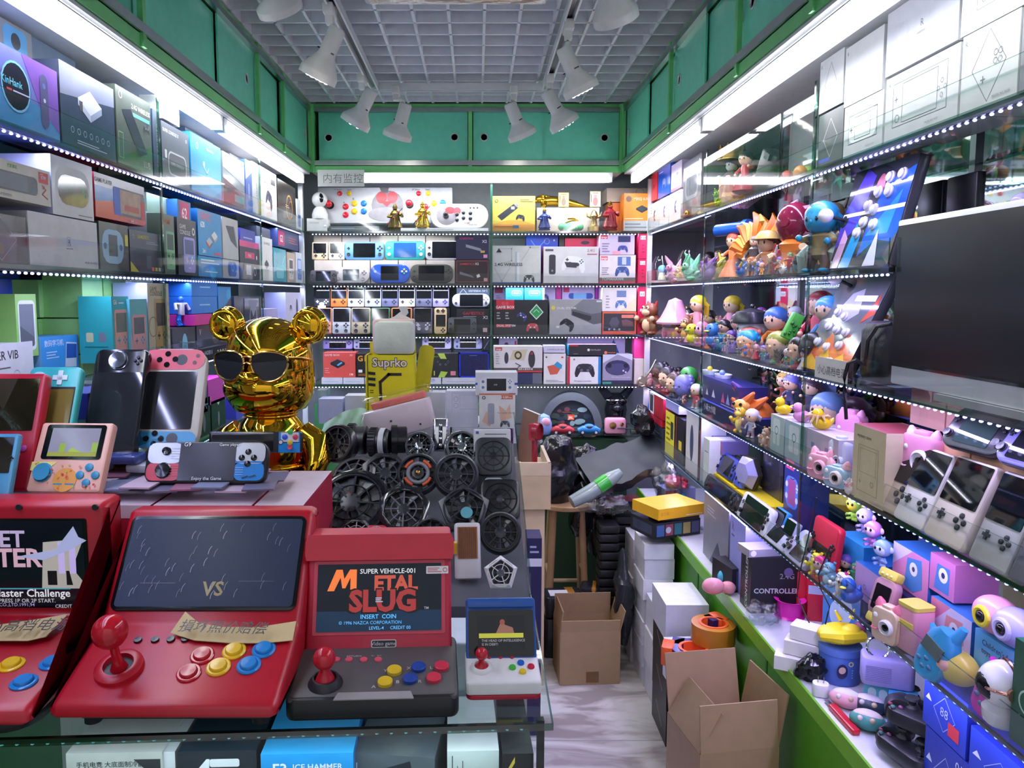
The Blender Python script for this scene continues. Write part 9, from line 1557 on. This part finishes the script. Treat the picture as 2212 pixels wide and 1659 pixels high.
# desk, stool, bags
g =thing('wooden_desk','light wooden desk end with a raised rim behind the counter','desk',(0,0,0));WD='d8bc98/r.45/n6';m=M();m.box((.13,3.02,.775),(.30,.34,.13),WD);m.build('apron',g,smooth=0);m=M()
for cc,s in (((.13,2.855,.865),(.30,.012,.05)),((.274,3.02,.865),(.012,.34,.05)),((-.014,3.02,.865),(.012,.34,.05))):m.box(cc,s,'dcc4a4/r.45/n6')
m.build('raised_rim',g,smooth=0);m=M();m.box((.125,3.02,.355),(.27,.30,.71),WD);m.build('leg_panel',g,smooth=0)
m =M();m.lathe([(.034,0),(.034,.022),(.030,.024),(.03,-.002)],'8a1c2c/r.2',28,xf((0,0,.15),rx=90,rz=60));m.rp(.022,.026,0,.12,.008,'8a1c2c/r.2',bev=.004)
for k in range(14):m.box((0,0,.15),(.0015,.026,.062),'a82c3c',xf((0,0,0),rz=60)@xf((-.026+.004*k,0,0)))
tag(m.build('handheld_fan',loc=(.225,2.95,.842)),'dark red small hand fan standing on the wooden desk','fan')
carton('tablet_stand','slanted brown-faced tablet beside the white and orange box','tablet',(.195,3.06,.842),(.09,.012,.22),-50,'8a6a5c/r.2',side='c8c8d0',ry=10)
blob('shiny purple dog bust speaker behind the slanted tablet','dog_speaker','speaker',(.10,3.10,.842),(.05,.05,.13),'5a1468/r.08/m.6',.15,14,5)
carton('tall_dark_carton','narrow navy box with a white band between the counter and the desk','box',(.195,2.58,.001),(.05,.10,.70),0,'1c1c50',fa=[('r',0,.86,1,.90,'e0e0ec'),('L',.2,.92,.8,.97,2,'b0b0d0')])
g =thing('wooden_stool','round wooden stool under the black bags','stool',(.395,3.33,0));m=M();m.lathe([(.12,.595),(.13,.60),(.13,.615),(.12,.622)],'b8946c/r.4/n8',36);m.build('seat',g)
for a in (45,135,225,315):c_,s_=math.cos(math.radians(a)),math.sin(math.radians(a));m=M();m.tube([(.085*c_,.085*s_,.597),(.125*c_,.125*s_,.001)],.0155,'a8845c/r.45/n8',n=10);m.build('leg',g)
for zz,a in ((.22,0),(.30,90)):
    for s_ in (-1,1):m=M();q=.10;m.tube([(-q*.78,s_*q*.78,zz),(q*.78,s_*q*.78,zz)],.009,'b8946c/r.4',rot(0,0,a),n=8);m.build('rung',g)
BP ='17181d/r.16'
for lb,c,r,am,fq,sd,k in (('bulging black plastic bag on the wooden stool',(.345,3.30,.624),(.095,.09,.155),.30,10,1,BP),('second black bag bulging beside the stool bag',(.27,3.45,.70),(.05,.05,.09),.3,14,2,'2c2e34/r.14'),
  ('dark glossy bag filling the corner behind the mailing bag',(.50,3.45,.60),(.11,.055,.13),.3,12,11,BP),('black bag slumped against the bag columns',(.46,3.32,.46),(.06,.06,.13),.3,12,12,BP),('clear wrinkled bag under the wrapped roll',(.54,3.19,.60),(.09,.055,.045),.4,22,13,'bubble'),
  ('dark sagging bag behind the black bag column',(.60,3.47,.30),(.10,.055,.20),.35,9,4,BP),('black plastic bag draped low beside the white carton stack',(.595,3.02,.10),(.04,.06,.20),.35,10,6,'2a2d33/r.2'),
  ('pile of dark plastic bags on the floor behind the open box',(.64,3.42,.001),(.09,.10,.10),.35,9,7,BP),('crumpled silvery clear bag at the right end of the bag pile',(.79,3.12,.68),(.06,.09,.08),.4,16,8,'bubble'),('crumpled black bag at the corner under the blue stand',(.74,3.40,.90),(.05,.07,.07),.4,16,9,BP)):
    blob(lb,'plastic_bag','bag',c,r,k,am,fq,sd)
from mathutils import noise
m =M();ls=[];P4=[(1240,990,.86),(1425,930,.98),(1440,1000,.86),(1290,1062,.80)]
for j in range(9):
    l=[]
    for i in range(15):
        u,v=i/14,j/8;px=(P4[0][0]*(1-u)+P4[1][0]*u)*(1-v)+(P4[3][0]*(1-u)+P4[2][0]*u)*v;py=(P4[0][1]*(1-u)+P4[1][1]*u)*(1-v)+(P4[3][1]*(1-u)+P4[2][1]*u)*v;q=Vector(pty(px,py,3.42-.26*v)+(0,));q=Vector((q.x,3.42-.26*v,q.y));q.z+=.018*noise.noise(q*12)+.006*noise.noise(q*40);l.append(tuple(q))
    ls.append(l)
m.loops(ls,'20242f/r.5',cap=(0,0),closed=False);m.loops([[(x_,y_+.01,z_-.035) for x_,y_,z_ in l] for l in reversed(ls)],'16171c/r.2',cap=(0,0),closed=False);m.loops([ls[-1],[(x_,y_,z_-.035) for x_,y_,z_ in ls[-1]]],'1c1d24/r.12',cap=(0,0),closed=False)
tag(m.build('black_mailer_bag',smooth=30),'large flat black mailing bag lying over the pile in the corner','bag')
g =thing('bubble_wrap_roll','clear plastic wrapped roll with a green printed patch on the pile','roll',(.50,3.12,.70));m=M();m.tube([(-.11,-.02,-.03),(-.04,0,.0),(.06,.02,.06),(.10,.03,.085)],[.026,.032,.030,.018],'8a9a98/r.12',n=18);m.build('wrapped_roll',g);m=M();m.tube([(-.0,.006,.025),(.045,.018,.052)],(.0325),'38a83c/r.15',n=18);m.build('green_patch',g)
m =M()
for k in range(11):m.rp(.085,.10,.15+k*.038,.182+k*.038,.012,'1a1b1f/r.45',xf((R.uniform(-.003,.003),0,0)),bev=.004)
m.box((0,0,.075),(.08,.09,.15),'17181b/r.5');o=m.build('folded_black_bags',loc=(.555,3.17,.0));tag(o,'column of folded black carry bags, left of two','bags','columns of folded black bags')
c2 =o.copy();COL.objects.link(c2);c2.location=(.645,3.30,.0);c2['label']='column of folded black carry bags, right of two'
carton('zip_case','black zip case with a red seam on the folded bags','case',(.645,3.28,.602),(.14,.10,.035),12,'222329/r.35',side='8a2030')
g ='black wrapped parcels on the floor by the desk'
for i,(c_,s,rz) in enumerate((((.365,3.16,.001),(.17,.13,.17),0),((.365,3.16,.173),(.165,.125,.09),4),((.485,3.18,.12),(.085,.10,.17),-12))):
    m=M();m.rp(s[0],s[1],0,s[2],.02,'23252e/r.3/b.5',bev=.012);m.rp(s[0]*.3,s[1]*1.01,-.0,s[2]*1.012,.01,'b87c30/r.2',xf((s[0]*.2,0,0)),bev=.01)
    if i == 1:m.box((-.02,-.01,s[2]+.001),(.08,.06,.002),'e0e0e8')
    tag(m.build('wrapped_parcel',loc=c_,rz=rz),['lower black wrapped parcel by the desk','black wrapped parcel with a white label on top','upright black wrapped parcel with a brown tape band'][i],'parcel',g)
m =M();m.box((0,0,.06),(.06,.08,.118),'26262e/r.5');tag(m.build('dark_crate',smooth=0,loc=(.485,3.18,.001)),'dark crate under the upright parcel','crate')
# ------------------------------------------------------------------ low back shelf
z =.863;Y=3.66
def bp(px,y_=Y):return (pty(px,940,y_)[0],y_,z)
g =thing('dome_speaker','grey domed speaker with a camouflage front and orange badge','speaker',bp(1232,3.70));m=M();Rr=.15
arc =[(Rr*math.cos(PI*k/24),.018+Rr*1.15*math.sin(PI*k/24)) for k in range(25)];ai=[(a*.76,.02+(b-.018)*.76) for a,b in arc]
m.loops([[(a,y_,b) for a,b in arc]+[(a,y_,b) for a,b in reversed(ai)] for y_ in (-.03,.03)],'5a6068/r.35');m.box((0,0,.010),(Rr*1.9,.07,.018),'4a5058/r.4');m.build('arch_body',g)
m =M();m.loops([[(a,y_,b) for a,b in ai] for y_ in (-.012,.0)],'1c2430');art(m,[('O',R.uniform(.1,.9),R.uniform(.1,.6),R.uniform(.03,.09),['8aa8a8','38483c','6a3c40','283848'][k % 4],R.uniform(.05,.18)) for k in range(26)]+[('r',.43,.22,.57,.40,'e0542c'),('T',.5,.26,.09,'JBL','f4e8e4',.03)],Rr*1.5,.15,xf((-Rr*.75,-.0125,.02),rx=90));m.build('camouflage_grille',g,smooth=0)
for i,(px,c) in enumerate(((1212,'b8303c/r.2'),(1268,'2c80c8/r.2'))):
    g=thing('toy_car',['red rounded toy car before the domed speaker','blue rounded toy car before the domed speaker'][i],'toy car',(bp(px)[0],3.60,z),0,'small toy cars');m=M();m.tube([(-.052,0,.016),(-.03,0,.022),(.03,0,.022),(.052,0,.015)],[.012,.019,.019,.011],c,n=12);m.ball((0,0,.032),(.028,.018,.018),c,n=16,m=10);m.build('body',g)
    for a in (-.032,.032):
        for s_ in (-1,1):m=M();m.cyl((0,0,0),.010,.006,'1a1a1e',xf((a,s_*.014+.003,.010),rx=90));m.cyl((0,0,.0061),.006,.001,'d8d8dc',xf((a,s_*.014+.003,.010),rx=90));m.build('wheel',g)
    m=M();m.ball((0,-.004,.034),(.020,.0155,.011),'28303c/r.1');m.build('window_band',g)
g =thing('seal_speaker','light blue egg-shaped animal speaker at the left end of the low shelf','speaker',(bp(1172)[0],3.61,z));m=M();m.lathe([(.03,0),(.04,.015),(.040,.05),(.028,.085),(.001,.098)],'88a8e0/r.25',26);m.build('body',g);m=M();m.ball((.008,-.03,.06),(.022,.014,.022),'e8a8c0/r.3');m.build('face',g)
g =thing('pink_radio','pink retro radio with a gold dial on the low back shelf','radio',(bp(1325)[0],3.62,z));m=M();m.rp(.10,.05,0,.075,.018,'e8a0b8/r.25',bev=.012);m.build('body',g);m=M();m.lathe([(.016,0),(.016,.006),(.001,.007)],'c8a060/r.2/m1',20,xf((-.015,-.025,.042),rx=90));m.lathe([(.008,0),(.008,.006),(.001,.007)],'c8a060/r.2/m1',16,xf((.028,-.025,.048),rx=90));m.build('dial',g)
g =thing('dog_speaker','black pointed-eared dog bust speaker wearing sunglasses','speaker',(bp(1330)[0]+.012,3.74,z));m=M();m.lathe([(.06,0),(.05,.06),(.055,.10),(.045,.15),(.02,.18)],'17181e/r.08',26);m.ball((0,-.035,.11),(.03,.035,.025),'17181e/r.08');m.build('bust',g)
for s_ in (-1,1):m=M();m.tube([(s_*.035,0,.16),(s_*.07,0,.20),(s_*.085,0,.235)],[.024,.018,.003],'20222c/r.08');m.build('ear',g)
m =M();m.ball((-.024,-.045,.14),(.022,.006,.015),'05050a/r.05');m.ball((.024,-.045,.14),(.022,.006,.015),'05050a/r.05');m.tube([(-.05,-.03,.148),(0,-.053,.148),(.05,-.03,.148)],.002,'d0d4dc/r.2/m1');m.build('sunglasses_band',g)
m =M();m.rp(.07,.04,0,.02,.008,'3c4a40',bev=.004);m.ball((0,0,.024),(.02,.015,.010),'3c4a40');m.tube([(-.01,-.01,.026),(-.10,-.012,.030)],.003,'34403a');tag(m.build('toy_tank',loc=(bp(1372)[0],3.60,z)),'green toy tank with a long barrel right of the pink radio','toy')
m =M();m.tube([(0,0,0),(.03,0,.10),(.04,0,.16)],[.02,.014,.008],'2058c8/r.3');m.tube([(.06,0,0),(.045,0,.16)],[.012,.008],'2058c8/r.3');tag(m.build('blue_stand',loc=(bp(1384)[0]-.01,3.59,z)),'blue angular plastic stand at the right end of the low back shelf','stand')
# ------------------------------------------------------------------ crowded toys: shrink a little where two would touch
from mathutils.bvhtree import BVHTree
bpy.context.view_layer.update()
def leaves(o):return ([o] if o.type == 'MESH' else [])+[q for c in o.children for q in leaves(c)]
def tree(o):
    vs,ps=[],[]
    for c in leaves(o):
        b=len(vs);mw=c.matrix_world;vs+=[mw@v.co for v in c.data.vertices];ps+=[tuple(b+i for i in p.vertices) for p in c.data.polygons]
    lo=[min(v[i] for v in vs) for i in range(3)];hi=[max(v[i] for v in vs) for i in range(3)]
    return BVHTree.FromPolygons(vs,ps),lo,hi
tops =[o for o in S.objects if o.parent is None and o.type in ('MESH','EMPTY') and o.location.x > .5]
soft ={o.name for o in tops if o.name.split('.')[0] in ('toy_figure','toy_camera','rubber_duck','toy','toy_ball')}
T ={}
for it in range(3):
    for o in tops:
        if o.name not in T and leaves(o):T[o.name]=tree(o)
    ks=list(T);hitn=set()
    for i,a in enumerate(ks):
        for b in ks[i+1:]:
            if not (a in soft or b in soft):continue
            A,B=T[a],T[b]
            if all(A[1][q] < B[2][q] and B[1][q] < A[2][q] for q in range(3)) and A[0].overlap(B[0]):
                for n in (a,b):
                    if n in soft:hitn.add(n)
    for n in hitn:o=bpy.data.objects[n];o.scale=o.scale*.96;T.pop(n)
    bpy.context.view_layer.update()
